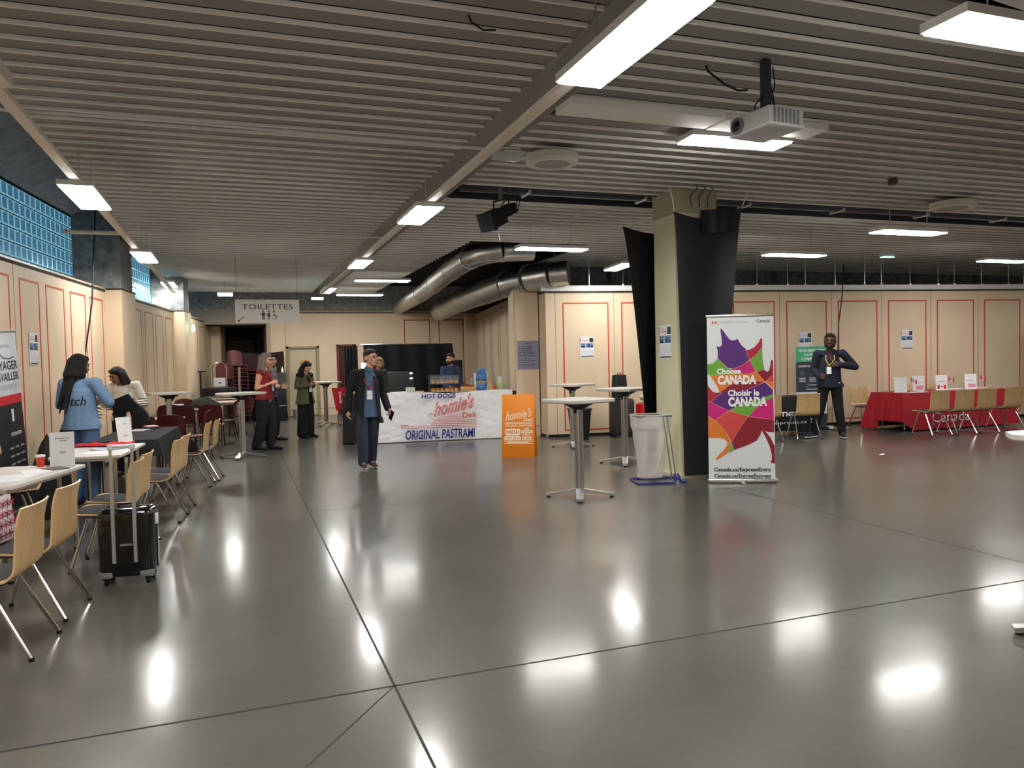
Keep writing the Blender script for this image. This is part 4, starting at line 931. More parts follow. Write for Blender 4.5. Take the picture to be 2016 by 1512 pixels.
# long conduits across the ceiling
t = MB(); t.tube([(-2.3, 6.1, 3.37), (-1.4, 6.1, 3.375), (-.4, 6.1, 3.385), (.9, 6.12, 3.372), (2.08, 6.12, 3.36)], .013, 8); tag(t.build('cable_conduit', WHITEP), 'white cable running across the near ceiling from the left rail to the middle rail', 'cable')
t = MB(); t.tube([(-2.0, 11.0, 3.33), (-1.3, 11.0, 3.33)], .026, 8); t.tube([(-1.3, 11.0, 3.34), (2.0, 10.9, 3.37)], .008, 6); tag(t.build('cable_conduit', RAIL), 'pale conduit arm reaching from the first concrete pillar to the left rail', 'cable')
t = MB(); t.tube([(6.3, 9.95, 3.70), (8.0, 9.9, 3.69), (9.3, 9.8, 3.685), (10.2, 10.0, 3.68)], .011, 6); tag(t.build('cable_conduit', WHITEP), 'white cable from behind the drape to the LED panel right of the column', 'cable')
t = MB(); t.tube([(6.2, 12.95, 3.70), (8.0, 12.9, 3.69), (10.1, 12.88, 3.68)], .011, 6); tag(t.build('cable_conduit', WHITEP), 'white cable linking the two crosswise LED panels behind the drape', 'cable')
def hang(label, pts, r=.009): t = MB(); t.tube(pts, r, 6); return tag(t.build('hanging_cable', BLK), label, 'cable')
hang('long black cable dangling from the first concrete pillar down behind the woman in blue', [(-1.99, 13.4, 4.2), (-2.0, 13.3, 3.7), (-2.03, 13.25, 3.2), (-2.06, 13.2, 2.6), (-2.13, 13.15, 2.1), (-2.2, 13.1, 1.6), (-2.22, 13.1, .9)], .012)
hang('black cable hanging straight down from the ceiling edge to behind the man in navy', [(12.25, 12.95, 3.45), (12.2, 12.95, 2.8), (12.1, 12.95, 2.2), (12.05, 12.95, 1.2), (12.1, 12.9, .02)], .012)
hang('loose black cable curling under the ceiling left of the projector', [(3.33, 4.9, 3.80), (3.36, 4.88, 3.70), (3.40, 4.86, 3.66), (3.48, 4.84, 3.60), (3.58, 4.82, 3.56), (3.66, 4.82, 3.57)])
hang('short grey cable loop hanging at the top centre of the ceiling', [(1.40, 4.6, 3.80), (1.44, 4.6, 3.70), (1.52, 4.6, 3.66), (1.60, 4.6, 3.67)], .007)
for x, y, l in ((7.78, 7.40, 'round brown smoke detector on the slats right of the projector'),):
    t = MB(); t.lathe([(0, 3.66), (.05, 3.665), (.06, 3.70), (.04, 3.76)], 16, (x, y)); tag(t.build('smoke_detector', mat('brown_plastic', (80, 44, 38), .5)), l, 'detector')
t = thing('exit_light', 'small green-white emergency light between the rows of slats at the right', 'light', (12.3, 11.85, 3.46))
MB().bbox(-.16, .16, -.05, .05, 0, .08, .01).build('housing', WHITEP, t); MB().box(-.14, .14, -.055, .04, -.006, .0).build('lens', mat('exit_green', (120, 230, 190), .3, emit=5.0), t, smooth=False)
t = thing('exit_light', 'small pale green emergency light on the left wall beside the second pillar', 'light', (-1.02, 19.95, 2.52), 0)
MB().bbox(.03, .09, -.09, .09, -.08, .08, .02).build('lens', mat('exit_cyan', (150, 230, 220), .3, emit=3.0), t)
t = thing('exit_light', 'tiny bright emergency light at the far end of the middle rail', 'light', (2.0, 20.2, 3.26)); MB().bbox(-.15, .15, -.03, .03, -.03, .03, .01).build('lens', _M['exit_cyan'], t)

# projector ---------------------------------------------------------------
t = thing('projector', 'white ceiling projector on a dark pole with vent grille and round lens', 'projector', (3.70, 4.66, 3.20), R_(5))
PW = mat('projector_white', (206, 208, 210), .4)
mb = MB(); mb.bbox(-.165, .165, -.205, .205, 0, .140, .018, 3); mb.build('body', PW, t)
mb = MB(); mb.bbox(-.169, .169, -.209, .209, .006, .018, .004, 1); mb.build('seam_band', mat('projector_edge', (236, 238, 240), .35), t)
mb = MB(); mb.at(T(-.166, .11, .072, rz=0, ry=-PI / 2)); mb.lathe([(.062, 0), (.060, .016), (.045, .02), (.042, .006), (.0, .004)], 28); mb.build('lens_ring', mat('lens_grey', (120, 124, 130), .3), t)
mb = MB(); mb.at(T(-.178, .11, .072, ry=-PI / 2)); mb.ell((0, 0, 0), (.036, .036, .012)); mb.build('lens', mat('lens_glass', (18, 24, 34), .05), t)
mb = MB()
for i in range(7):
    for j in range(13): mb.box(-.125 + .036 * i, -.125 + .036 * i + .022, -.2065, -.2055, .026 + .0078 * j, .030 + .0078 * j)
mb.build('vent_grille', mat('vent_dark', (58, 64, 62), .7), t, smooth=False)
MB().box(-.03, .03, -.025, .025, .140, .55).build('ceiling_pole', mat('dark_blue_steel', (40, 46, 56), .5), t, smooth=False); MB().box(-.12, .12, -.08, .08,   .140, .149).build('mount_plate', BLK, t, smooth=False)
for pts in ([(.04, 0, .5), (.05, 0, .3), (.08, -.02, .14)], [(.04, .02, .45), (.09, .02, .3), (.10, 0, .14)], [(-.03, 0, .28), (-.10, 0, .2), (-.15, -.05, .13)], [(.12, .05, .52), (.09, .0, .36), (.03, 0, .25)]): MB().tube(pts, .005, 6).build('cable', BLK, t)

# black theatre spotlight ---------------------------------------------------
t = thing('spotlight', 'black theatre spotlight hanging under the slats with looped cables and a paper tag', 'spotlight', (3.15, 9.0, 3.40), R_(-58))
mb = MB(); mb.at(T(0, 0, 0, rx=R_(24))); mb.bbox(-.10, .10, -.30, -.02, -.11, .09, .015); mb.bbox(-.075, .075, -.04, .26, -.06, .07, .02); mb.bbox(-.12, .12, -.34, -.28, -.125, .10, .008); mb.build('housing', BLKM, t)
MB().tube([(-.12, 0, .0), (-.12, 0, .17), (.12, 0, .17), (.12, 0, 0)], .012, 6).build('yoke', BLKM, t); MB().box(-.025, .025, -.02, .02, .17, .42).build('clamp', mat('clamp_grey', (110, 108, 100), .4, .7), t, smooth=False)
for pts in ([(.02, .05, .40), (.0, .12, .22), (-.02, .02, .1)], [(.0, .02, .3), (.06, .22, .26), (.05, .26, .14), (.02, .2, .06)], [(.02, .1, .4), (.05, .34, .25), (.03, .3, .08), (0, .22, .05)]): MB().tube(pts, .007, 6).build('cable', BLK, t)
MB().tube([(0, -.06, -.16), (.02, -.10, -.24), (.04, -.08, -.34)], .006, 4).build('paper_tag', PAPER, t); MB().tube([(0, .24, -.0), (0, .12, -.12), (0, -.08, -.12)], .004, 4).build('safety_wire', PAPER, t)

# toilets sign ----------------------------------------------------------------
t = thing('toilets_sign', 'hanging white sign reading TOILETTES with three figures and an arrow', 'sign', (.615, 16.12, 2.43), R_(-1))
SGW = mat('sign_white', (216, 214, 206), .4)
MB().box(-.615, .615, 0, .02, 0, .47).build('board', SGW, t, smooth=False)
m_ = MB(); text(m_, 'TOILETTES', -.49, .49, .275, .375, -.002, 0)
for x0 in (-.49, -.36, -.21, -.12, -.0, .11, .22, .35): pass
m_.build('lettering', mat('sign_ink', (62, 58, 50), .6), t, smooth=False)
def pict(m_, cx, kind):
    z0 = .07
    poly(m_, [(cx + .018 * math.cos(a * PI / 5), z0 + .165 + .018 * math.sin(a * PI / 5)) for a in range(10)], -.002)
    if kind == 0:
        rect(m_, cx - .028, cx + .028, z0 + .07, z0 + .14, -.002); stroke(m_, [(cx - .012, z0 + .07), (cx - .014, z0)], .02, -.002); stroke(m_, [(cx + .012, z0 + .07), (cx + .014, z0)], .02, -.002); stroke(m_, [(cx - .028, z0 + .13), (cx - .055, z0 + .09)], .012, -.002); stroke(m_, [(cx + .028, z0 + .13), (cx + .055, z0 + .09)], .012, -.002)
    elif kind == 1:
        poly(m_, [(cx - .018, z0 + .14), (cx + .018, z0 + .14), (cx + .03, z0 + .06), (cx - .03, z0 + .06)], -.002); stroke(m_, [(cx, z0 + .06), (cx, z0)], .018, -.002)
    else:
        stroke(m_, [(cx, z0 + .14), (cx, z0 + .08), (cx + .035, z0 + .08), (cx + .055, z0 + .03)], .018, -.002)
        stroke(m_, [(cx - .0 + .042 * math.cos(a * PI / 8), z0 + .045 + .042 * math.sin(a * PI / 8)) for a in range(17)], .007, -.002)
m_ = MB(); pict(m_, -.085, 0); m_.build('man_pictogram', _M['sign_ink'], t, smooth=False)
m_ = MB(); pict(m_, .02, 1); m_.build('woman_pictogram', _M['sign_ink'], t, smooth=False)
m_ = MB(); pict(m_, .12, 2); m_.build('wheelchair_pictogram', _M['sign_ink'], t, smooth=False)
m_ = MB(); stroke(m_, [(-.46, .13), (-.55, .045)], .014, -.002); poly(m_, [(-.575, .02), (-.52, .035), (-.565, .075)], -.002); m_.build('arrow', _M['sign_ink'], t, smooth=False)
for x in (-.58, .58): MB().cyl((x, .01, .47), (x, .01, 1.29), .003, seg=6).build('wire', BLK, t)

# ------------------------------------------------------------------ deli counter
CA = -R_(7.8)
CO = (3.80, 14.75)      # middle of the printed front
def cpt(x, y): return (CO[0] + x * math.cos(CA) - y * math.sin(CA), CO[1] + x * math.sin(CA) + y * math.cos(CA))
t = thing('serving_counter', 'long serving counter of joined tables behind the printed white sheet', 'counter', (CO[0], CO[1], 0), CA)
mb = MB(); mb.box(-1.80, 1.42, .05, .75, .925, .945); mb.build('tabletop', BLKM, t, smooth=False)
for x in (-1.7, -.1, 1.35):
    for y in (.1, .7): MB().cyl((x, y, 0), (x, y, .925), .02, seg=8).build('leg', ALU, t)
c_ = cloth('tablecloth', -1.90, -1.16, .04, .78, .955, lambda x, y: .03 if x < -1.45 else (.14 if y < .1 else .05), BCLOTH, 'black cloth over the left end of the serving counter, reaching the floor', 'tablecloth', None, math.degrees(CA), CO, folds=6, amp=.008, flare=.02)
mb = MB(); mb.box(1.46, 1.53, -.02, .0, .03, .95); o = mb.build('tablecloth', BCLOTH, smooth=False); o.location = (*CO, 0); o.rotation_euler = (0, 0, CA); tag(o, 'black cloth edge at the right end of the serving counter', 'tablecloth')
# printed sheet
PRW = mat('vinyl_sheet', (224, 224, 226), .32, bump=1.0, bscale=5)
def sheet(u, v):
    x = -1.27 + 2.72 * v - .28 * u * (1 - v) ** 2; z = .965 - .95 * u
    y = -.015 - .02 * math.sin(3 * v * PI) * u - .012 * math.sin(11 * v + 5 * u) * math.sin(PI * u) - .04 * u - .005 * abs(math.sin(23 * v + 9 * u + 2 * math.sin(7 * u))) - .004 * abs(math.sin(17 * u - 13 * v))
    return (x + (.03 * u if v < .5 else 0) * 0, y - .10 * max(0, u - .93) / .07 * 0, z + (.02 * math.sin(v * 9) if u < .05 else 0))
mb = MB(); mb.grid(sheet, 60, 150, .003); so = mb.build('printed_sheet', PRW, fixn=True, angle=80); so.location = (*CO, 0); so.rotation_euler = (0, 0, CA)
tag(so, 'wrinkled white vinyl sheet with red and blue deli lettering hung on the counter front', 'banner')
mb = MB(); mb.grid(lambda u, v: (-1.1 + 2.5 * v, -.015 + .16 * u, .972 + .006 * math.sin(v * 30)), 3, 30, .003); mb.build('top_fold', PRW, so, fixn=True)
SY = -.098; LB = (1, 1)
NAVY = mat('navy_print', (34, 34, 120), .5); RLP = mat('red_outline_print', (206, 60, 48), .5)
def sx(px): return -1.27 + (px - 770) / 88.3      # sheet artwork coordinates
def sz(py): return .965 - (py - 778) * .0099
# crop coordinates of the artwork (180 x 120 px window)
def c4(a, b): px = 780 + a / 11.2; py = 760 + b / 11.2; return (sx(px), sz(py + (px - 745) * .035))
m_ = MB(); a, b = c4(750, 185), c4(1425, 300); text(m_, 'HOT DOGS', a[0], b[0], sz(786.5 + 3), sz(777 + 3), SY, .03, .15, slope=.0)
a, b = c4(425, 1030), c4(1790, 1160); text(m_, 'ORIGINAL PASTRAMI', a[0], b[0], b[1] + .0 + .0, a[1] - .0 + .03, SY, .018, .12); m_.build('blue_lettering', NAVY, so, smooth=False)
m_ = MB()
def S4(pts, wd=.012): stroke(m_, [c4(*p) for p in pts], wd, SY)
# "homie's" script as outline strokes
p0, p1 = c4(985, 700), c4(1790, 470); outline(m_, "homie's", p0[0], p1[0], p0[1], p0[1] + .30, SY, .022, .35, .20); S4([(880,700),(905,640),(925,600),(940,640),(985,640)], .009); S4([(1640,310),(1620,370),(1680,400),(1730,370),(1750,330)], .012)
a, b = c4(1550, 600), c4(1810, 710); text(m_, 'Deli', a[0], b[0], b[1] - .0, a[1], SY, .02)
for x0, x1, y in ((1280, 1520, 650), (1130, 1520, 690), (960, 1530, 735), (1000, 1830, 768), (960, 1830, 805), (930, 1830, 842), (340, 470, 862), (340, 1835, 885), (340, 1835, 925)): S4([(x0, y + (1830 - x0) * .012), (x1, y + (1830 - x1) * .012)], .009)
m_.build('red_lettering', RLP, so, smooth=False)
# things on the counter ---------------------------------------------------------
def onc(x, y=.3, z=.947): p = cpt(x, y); return (p[0], p[1], z)
BRN = mat('bread', (196, 140, 78), .6, var=.3, vscale=20, bump=.4, bscale=30)
GLS = mat('case_glass', (190, 200, 200), .05, alpha=.12)
t = thing('display_case', 'glass display case with two shelves, black frame, full of round buns', 'display case', onc(.10, .30), CA)
mb = MB()
for x in (-.29, .29):
    for y in (-.13, .17): mb.box(x - .008, x + .008, y - .008, y + .008, 0, .36)
mb.build('frame', BLK, t, smooth=False)
for z in (.0, .17, .35): MB().box(-.30, .30, -.14, .18, z, z + .012).build('shelf', BLK, t, smooth=False)
for s_ in (-.298, .296): MB().box(s_, s_ + .002, -.13, .17, .012, .35).build('glass_side', GLS, t, smooth=False)
MB().box(-.29, .29, -.142, -.139, .17, .35).build('glass_front', GLS, t, smooth=False)
def bun(name, m, par=None):
    mb = MB(); mb.ell((0, 0, .028), (.047, .045, .030), 12, 8); return mb.build(name, m, par)
b0 = bun('bread_bun', BRN); first = True
for z in (.96, 1.13):
    for row, (yy, n) in enumerate(((.20, 6), (.31, 6))):
        for k in range(n):
            p = cpt(.10 - .235 + .094 * k + .01 * row, yy)
            o = b0 if first else b0.copy()
            if not first: COL.objects.link(o)
            first = False; o.location = (p[0], p[1], z + .0 + .03 * row); o.rotation_euler = (0, .1 * (k % 3), k)
            tag(o, 'round bun on the %s shelf of the display case' % ('lower' if z < 1 else 'upper'), 'bread', 'round buns in the %s shelf of the display case' % ('lower' if z < 1 else 'upper'))
t = thing('bread_basket', 'wooden slat basket of small brown pastries right of the display case', 'basket', onc(.58, .30), CA)
mb = MB(); mb.box(-.14, .14, -.10, .10, 0, .01)
for z in (.01, .045, .08): mb.box(-.15, .15, -.11, -.10, z, z + .028); mb.box(-.15, .15, .10, .11, z, z + .028); mb.box(-.15, -.14, -.10, .10, z, z + .028); mb.box(.14, .15, -.10, .10, z, z + .028)
for x in (-.13, .13): mb.box(x - .01, x + .01, -.114, -.11, 0, .11)
mb.build('crate', mat('basket_wood', (206, 160, 84), .6), t, smooth=False)
p0 = None
for k in range(18):
    x, y = -.11 + .044 * (k % 6), -.06 + .05 * (k // 6); q = cpt(.58 + x, .30 + y)
    if p0 is None: mb = MB(); mb.ell((0, 0, 0), (.034, .024, .022), 10, 6); o = p0 = mb.build('pastry', mat('pastry', (150, 72, 40), .5, var=.3, vscale=25))
    else: o = p0.copy(); COL.objects.link(o)
    o.location = (q[0], q[1], .947 + .10 + .035 * (1 - abs(x) / .12) + .01 * (k % 3)); o.rotation_euler = (.2 * (k % 3), .1, k * 1.3); tag(o, 'small brown glazed pastry heaped in the slat basket', 'pastry', 'pastries in the slat basket')
t = thing('snack_rack', 'small white two-tier rack holding blue crisp bags', 'rack', onc(.87, .32), CA)
mb = MB()
for s_ in (-.125, .125): mb.box(s_ - .005, s_ + .005, -.10, .10, 0, .38)
mb.build('side_panel', WHITEP, t, smooth=False)
for z in (.0, .20): MB().box(-.125, .125, -.11, .10, z, z + .012).build('shelf', mat('cardboard', (168, 140, 104), .7), t, smooth=False)
BGB = mat('crisp_bag_blue', (70, 130, 190), .25, var=.5, vscale=14, bump=.5, bscale=12); c0 = None
for k, (x, z) in enumerate(((-.06, .215), (.06, .215), (-.03, .33), (.05, .34), (-.06, .02), (.055, .02))):
    if c0 is None: mb = MB(); mb.grid(lambda u, v: (math.cos(2 * PI * v) * .058 * (1 - .1 * math.sin(PI * u)), math.sin(2 * PI * v) * .03 * math.sin(PI * u) ** .6, .13 * u), 10, 16); o = c0 = mb.build('crisp_bag', BGB)
    else: o = c0.copy(); COL.objects.link(o)
    q = cpt(.87 + x, .28); o.location = (q[0], q[1], .947 + z); o.rotation_euler = (.1, .12 * (k % 3 - 1), CA + .2 * (k % 2)); tag(o, 'shiny blue crisp bag in the white two-tier rack', 'bag', 'blue crisp bags in the rack')
def bottle(name, label, x, y, prof, m, cap=None, capm=None, cat='bottle'):
    t = thing(name, label, cat, onc(x, y)); mb = MB(); mb.lathe(prof, 18); mb.build('body', m, t)
    if cap: mb = MB(); mb.lathe(cap, 14); mb.build('cap', capm, t)
    return t
bottle('water_bottle', 'clear plastic water bottle standing behind the pastry basket', .70, .52, [(.035, 0), (.038, .02), (.036, .16), (.02, .20), (.014, .24)], mat('clear_pet', (190, 205, 205), .1, alpha=.45), [(.016, .24), (.016, .262), (0, .262)], WHITEP)
bottle('mustard_bottle', 'small yellow-brown mustard bottle right of the crisp rack', 1.05, .20, [(.028, 0), (.03, .01), (.03, .10), (.012, .135)], mat('mustard', (190, 150, 50), .35), [(.012, .135), (.008, .16), (0, .16)], mat('yellow_cap', (220, 190, 60), .4))
bottle('ketchup_bottle', 'small red ketchup bottle right of the mustard bottle', 1.13, .20, [(.028, 0), (.03, .01), (.028, .08), (.012, .11)], mat('ketchup', (190, 30, 40), .3), [(.012, .11), (.008, .13), (0, .13)], RED)
bottle('lemonade_jug', 'glass jug of pale yellow-green lemonade with ice on top', 1.26, .30, [(.06, 0), (.068, .01), (.068, .20), (.06, .215), (0, .215)], mat('lemonade', (176, 186, 130), .15, alpha=.85), [(.068, .20), (.07, .29), (.066, .29), (.062, .21), (0, .21)], mat('jug_glass', (210, 220, 215), .05, alpha=.35), 'jug')
bottle('soap_pump', 'clear pump bottle at the right end of the counter', 1.38, .5, [(.035, 0), (.037, .01), (.035, .11), (.012, .14), (.010, .17)], mat('clear_pet2', (200, 210, 210), .1, alpha=.5), [(.02, .17), (.02, .185), (.0, .19)], WHITEP)
for k in range(4):
    q = cpt(-.66 + .045 * k, .12); mb = MB(); mb.lathe([(.0, 0), (.021, 0), (.025, .13), (.0, .13)], 14); o = mb.build('cup_stack', mat('cup_dispenser', (196, 196, 190), .4)); o.location = (q[0], q[1], .947); tag(o, 'upright stack of pale paper cups on the counter left of the wooden tray', 'cup', 'stacks of cups on the counter')
mb = MB(); mb.add([(-.08, -.05, 0), (.08, -.05, 0), (.08, .05, 0), (-.08, .05, 0), (-.105, -.07, .05), (.105, -.07, .05), (.105, .07, .05), (-.105, .07, .05)], [(0, 3, 2, 1), (0, 1, 5, 4), (1, 2, 6, 5), (2, 3, 7, 6), (3, 0, 4, 7)]); o = mb.build('food_tray', mat('kraft_tray', (206, 150, 92), .6), smooth=False); o.location = onc(-.43, .16); o.rotation_euler = (0, 0, CA); tag(o, 'open kraft paper food tray left of the display case', 'tray')
mb = MB(); mb.bbox(-.15, .15, -.08, .08, 0, .018, .006); o = mb.build('napkin_pile', PAPER); o.location = onc(-.83, .08, .978); o.rotation_euler = (0, 0, CA + .15); tag(o, 'flat pile of white napkins at the left edge of the printed sheet', 'napkins')
t = thing('paper_tray', 'papers, a beige box and a yellow cord lying on the black-clothed end of the counter', 'papers', onc(-1.62, .35, .962), CA)
MB().bbox(.0, .28, -.2, .05, .0, .03, .006).build('paper_stack', PAPER, t); MB().bbox(-.22, .05, -.05, .2, .0, .05, .01).build('beige_box', mat('beige_box', (190, 168, 140), .6), t); MB().tube([(-.2, -.12, .01), (-.05, -.05, .04), (.1, .12, .05), (.25, .2, .06)], .008, 6).build('yellow_cord', mat('yellow_cord', (190, 160, 60), .5), t)
# black backdrop, cupboard, chair behind
t = thing('backdrop_screen', 'wide black fabric backdrop hiding the back wall behind the counter', 'screen')
mb = MB(); mb.grid(lambda u, v: (3.12 + (2.38 + .22 * u) * v, 20.0 + .03 * math.sin(v * 30) - .12 * v * 0, 2.04 - 2.04 * u), 6, 60, .02); mb.build('fabric', mat('backdrop_black', (12, 13, 18), .8), t, fixn=True)
MB().cyl((3.05, 20.03, 2.05), (5.52, 20.03, 2.05), .015, seg=8).build('top_bar', ALU, t)
t = thing('backdrop_screen', 'narrow pleated black curtain between the red wooden door and the wide backdrop', 'screen')
mb = MB(); mb.grid(lambda u, v: (2.66 + .34 * v, 20.3 + .03 * math.sin(v * 25), 2.03 - 2.03 * u), 4, 30, .015); mb.build('fabric', mat('curtain_black', (20, 20, 26), .8), t, fixn=True)
t = thing('cabinet', 'dark grey equipment cabinet in front of the black backdrop with two small white lights', 'cabinet', (3.72, 18.6, 0), CA)
MB().bbox(-.36, .36, -.25, .25, 0, 1.34, .01).build('body', mat('charcoal_box', (32, 33, 35), .5), t)
for z in (1.22, 1.34): MB().ell((.30, -.26, z - .04), (.035, .012, .016)).build('lamp', mat('small_lamp', (250, 250, 250), .4, emit=4.0), t)
t = thing('small_lamp', 'small white glowing desk lamp at the left of the black backdrop', 'lamp', (2.62, 17.6, 0))
MB().cyl((0, 0, .95), (0, 0, 1.35), .012, seg=8).build('stem', WHITEP, t); MB().ell((0.02, 0, 1.33), (.035, .03, .07)).build('bulb', _M['small_lamp'], t); MB().bbox(.06, .26, -.02, .02, 1.46, 1.58, .01).build('screen_glow', _M['small_lamp'], t); MB().cyl((.16, 0, .95), (.16, 0, 1.46), .01, seg=8).build('stand', BLK, t); MB().bbox(-.1, .3, -.12, .12, 0, .95, .01).build('pedestal', BLKM, t)
t = thing('folded_chairs', 'dark folded chair leaning in the corner behind the bearded man', 'chair', (5.35, 19.2, 0), R_(-12)); MB().at(T(0, 0, .0, rx=R_(-8))).box(-.2, .2, 0, .03, .9, 1.62).build('backrest', BLKM, t, smooth=False)
for x in (-.19, .19): MB().at(T(0, 0, 0, rx=R_(-8))).box(x - .012, x + .012, 0, .03, 0, 1.62).build('leg', BLKM, t, smooth=False)
# orange A-board ------------------------------------------------------------------
ORB = mat('orange_board', (226, 130, 20), .45, bump=.1, bscale=30)
AO = (4.21, 11.49); t = thing('sandwich_board', 'orange A-frame sandwich board with white deli lettering, standing beside the counter', 'sign board', (AO[0], AO[1], 0), math.atan2(-.42, .36) * .62)
lean = R_(8.5); MF = T(0, 0, 0, rx=-lean)
m_ = MB().at(MF); m_.bbox(-.27, .27, 0, .018, 0, 1.03, .004); m_.build('front_panel', ORB, t)
m_ = MB().at(T(0, .32, 0, rx=lean)); m_.bbox(-.27, .27, -.018, 0, 0, 1.03, .004); m_.build('rear_panel', ORB, t)
def a5(a, b): return (-.27 + (a - 115) / 690 * .54, (1410 - b) / 1340 * 1.03)
m_ = MB().at(MF)
def A(pts, wd=.009): stroke(m_, [a5(*p) for p in pts], wd, -.0015)
p0, p1 = a5(185, 635), a5(750, 560); outline(m_, "homie's", p0[0], p1[0], p0[1], p0[1] + .145, -.0015, .024, .35, .17)
a, b = a5(575, 575), a5(755, 645); text(m_, 'Deli', a[0], b[0], b[1], a[1], -.0015, .02)
for y in (665, 682, 700): A([(180, y), (755, y)], .006)
a, b = a5(180, 720), a5(755, 752); text(m_, 'ORIGINAL PASTRAMI', a[0], b[0], b[1], a[1], -.0015, .02)
def plate(x0, x1, y0, y1, s, col=0):
    a, b = a5(x0, y0), a5(x1, y1); m_.m(0); poly(m_, [((a[0] + b[0]) / 2 + (b[0] - a[0]) / 2 * p[0], (a[1] + b[1]) / 2 + (a[1] - b[1]) / 2 * p[1]) for p in ((-1, -.6), (-.9, -1), (.9, -1), (1, -.6), (1, .6), (.9, 1), (-.9, 1), (-1, .6))], -.0015)
    m_.m(1); text(m_, s, a[0] + .02, b[0] - .02, b[1] + (a[1] - b[1]) * .25, a[1] - (a[1] - b[1]) * .25, -.003, .02); m_.m(0)
plate(190, 505, 800, 940, 'FRESH'); plate(170, 520, 955, 1040, 'HOT DOG'); plate(540, 745, 965, 1040, 'US'); plate(525, 760, 835, 890, 'CATER')
a, b = a5(585, 780), a5(700, 825); text(m_, 'WE', a[0], b[0], b[1], a[1], -.0015, .03); a, b = a5(550, 895), a5(735, 945); text(m_, 'CALL', a[0], b[0], b[1], a[1], -.0015, .03)
for y in (1058, 1110): A([(170, y), (760, y)], .009)
A([(240, 1085), (680, 1085)], .014)
m_.build('white_lettering', [mat('cream_print', (246, 228, 200), .5), mat('orange_ink', (190, 110, 40), .5)], t, smooth=False)

# black cabinet, wastebasket, pennant near the back door --------------------------
t = thing('drinks_cabinet', 'black waist-high cabinet left of the beige door, small bottles on top', 'cabinet', (1.0, 22.55, 0), 0)
MB().bbox(-.28, .28, -.3, .3, 0, 1.36, .015).build('body', mat('navy_black', (18, 22, 28), .4), t); MB().box(-.02, .26, -.305, -.30, .42, .45).build('drawer_handle', ALU, t, smooth=False); MB().box(-.30, .30, -.305, -.30, .38, .39).build('drawer_gap', BLKM, t, smooth=False)
mb = MB(); mb.lathe([(.03, 0), (.035, .08), (.015, .12), (.012, .16), (0, .16)], 12); o = mb.build('bottle', mat('pale_yellow', (220, 220, 170), .4)); o.location = (1.2, 22.5, 1.36); tag(o, 'pale yellow bottle on the black cabinet', 'bottle')
mb = MB(); mb.lathe([(.03, 0), (.03, .14), (.012, .17), (0, .19)], 12); o = mb.build('glass_bottle', mat('smoky', (90, 90, 86), .2)); o.location = (1.02, 22.5, 1.36); tag(o, 'thin dark bottle on the black cabinet', 'bottle')
mb = MB(); mb.lathe([(.0, 0), (.14, 0), (.17, .26), (.16, .26), (.13, .02), (0, .02)], 20); o = mb.build('wastebasket', mat('glass_grey', (176, 176, 168), .25, alpha=.8)); o.location = (1.66, 23.2, 0); tag(o, 'small pale wastebasket at the foot of the beige door', 'bin')
t = thing('pennant', 'red cloth pennant with white writing hanging from the slanted standing table', 'pennant', (2.42, 19.75, 0))
mb = MB(); mb.grid(lambda u, v: ((v - .5) * (.36 - .24 * u) - .02 * u, .02 * math.sin(v * 7), .96 - .58 * u), 10, 10, .004); mb.build('cloth', mat('pennant_red', (178, 24, 36), .6), t, fixn=True)
mb = MB().at(T(.02, -.03, .86, ry=PI / 2 - .06)); text(mb, 'Canada', 0, .3, -.03, .03, 0, .02); mb.build('lettering', PAPER, t, smooth=False)
MB().tube([(-.02, 0, .38), (-.05, .02, .2), (-.03, 0, .02)], .012, 6).build('tail', mat('dark_tail', (60, 24, 24), .6), t)
o = MB(); o.bbox(-.03, .03, -.03, .03, 0, .05, .01); o = o.build('paper_cup', WHITEP); o.location = (-.07, 22.9, 0); tag(o, 'tiny white cup lying on the floor near the dark passage', 'cup')

# ------------------------------------------------------------------ left tables: small things
def standee(x, y, z, rz, W, H, label, lines, tilt=-8, cat='sign', group=None, red=None, name='sign_holder'):
    t = thing(name, label, cat, (x, y, z), R_(rz), group); MF = T(0, 0, .006, rx=R_(tilt))
    MB().at(MF).box(-W / 2, W / 2, 0, .004, 0, H).build('panel', mat('acrylic_white', (226, 228, 230), .25), t, smooth=False); MB().box(-W / 2, W / 2, -.04, .06, 0, .006).build('foot', mat('acrylic_foot', (206, 210, 212), .2), t, smooth=False)
    if lines:
        m_ = MB().at(MF)
        for s_, x0, x1, z0, z1 in lines: text(m_, s_, x0 * W / 2, x1 * W / 2, z0 * H, z1 * H, -.001, .01)
        m_.build('lettering', INK, t, smooth=False)
    return t
standee(-1.47, 7.62, .74, 8, .19, .30, 'white upright sign holder on the nearest white table', [('Reserve', -.55, .6, .80, .84), ('club', -.2, .35, .73, .77), ('0000', -.2, .3, .38, .43)])
standee(-1.20, 9.50, .74, 48, .19, .30, 'white sign holder leaning on the second white table beside the red scarf', [('club', -.2, .35, .73, .77), ('00', -.2, .3, .28, .33)])
t = thing('paper_cup', 'red paper cup with a white lid on the nearest white table', 'cup', (-1.66, 7.72, .74)); MB().lathe([(.026, 0), (.037, .09), (0, .09)], 20).build('body', mat('cup_red', (206, 60, 46), .5), t); MB().lathe([(.039, .088), (.040, .098), (.034, .108), (0, .108)], 20).build('lid', WHITEP, t)
def flat(name, label, x, y, z, rz, W, D, h, m, cat='paper', group=None):
    mb = MB(); mb.box(-W / 2, W / 2, -D / 2, D / 2, 0, h); o = mb.build(name, m, smooth=False); o.location = (x, y, z); o.rotation_euler = (0, 0, R_(rz)); return tag(o, label, cat, group)
flat('printed_sheets', 'stack of white printed sheets at the front of the nearest white table', -1.72, 6.98, .74, -10, .3, .42, .008, PAPER)
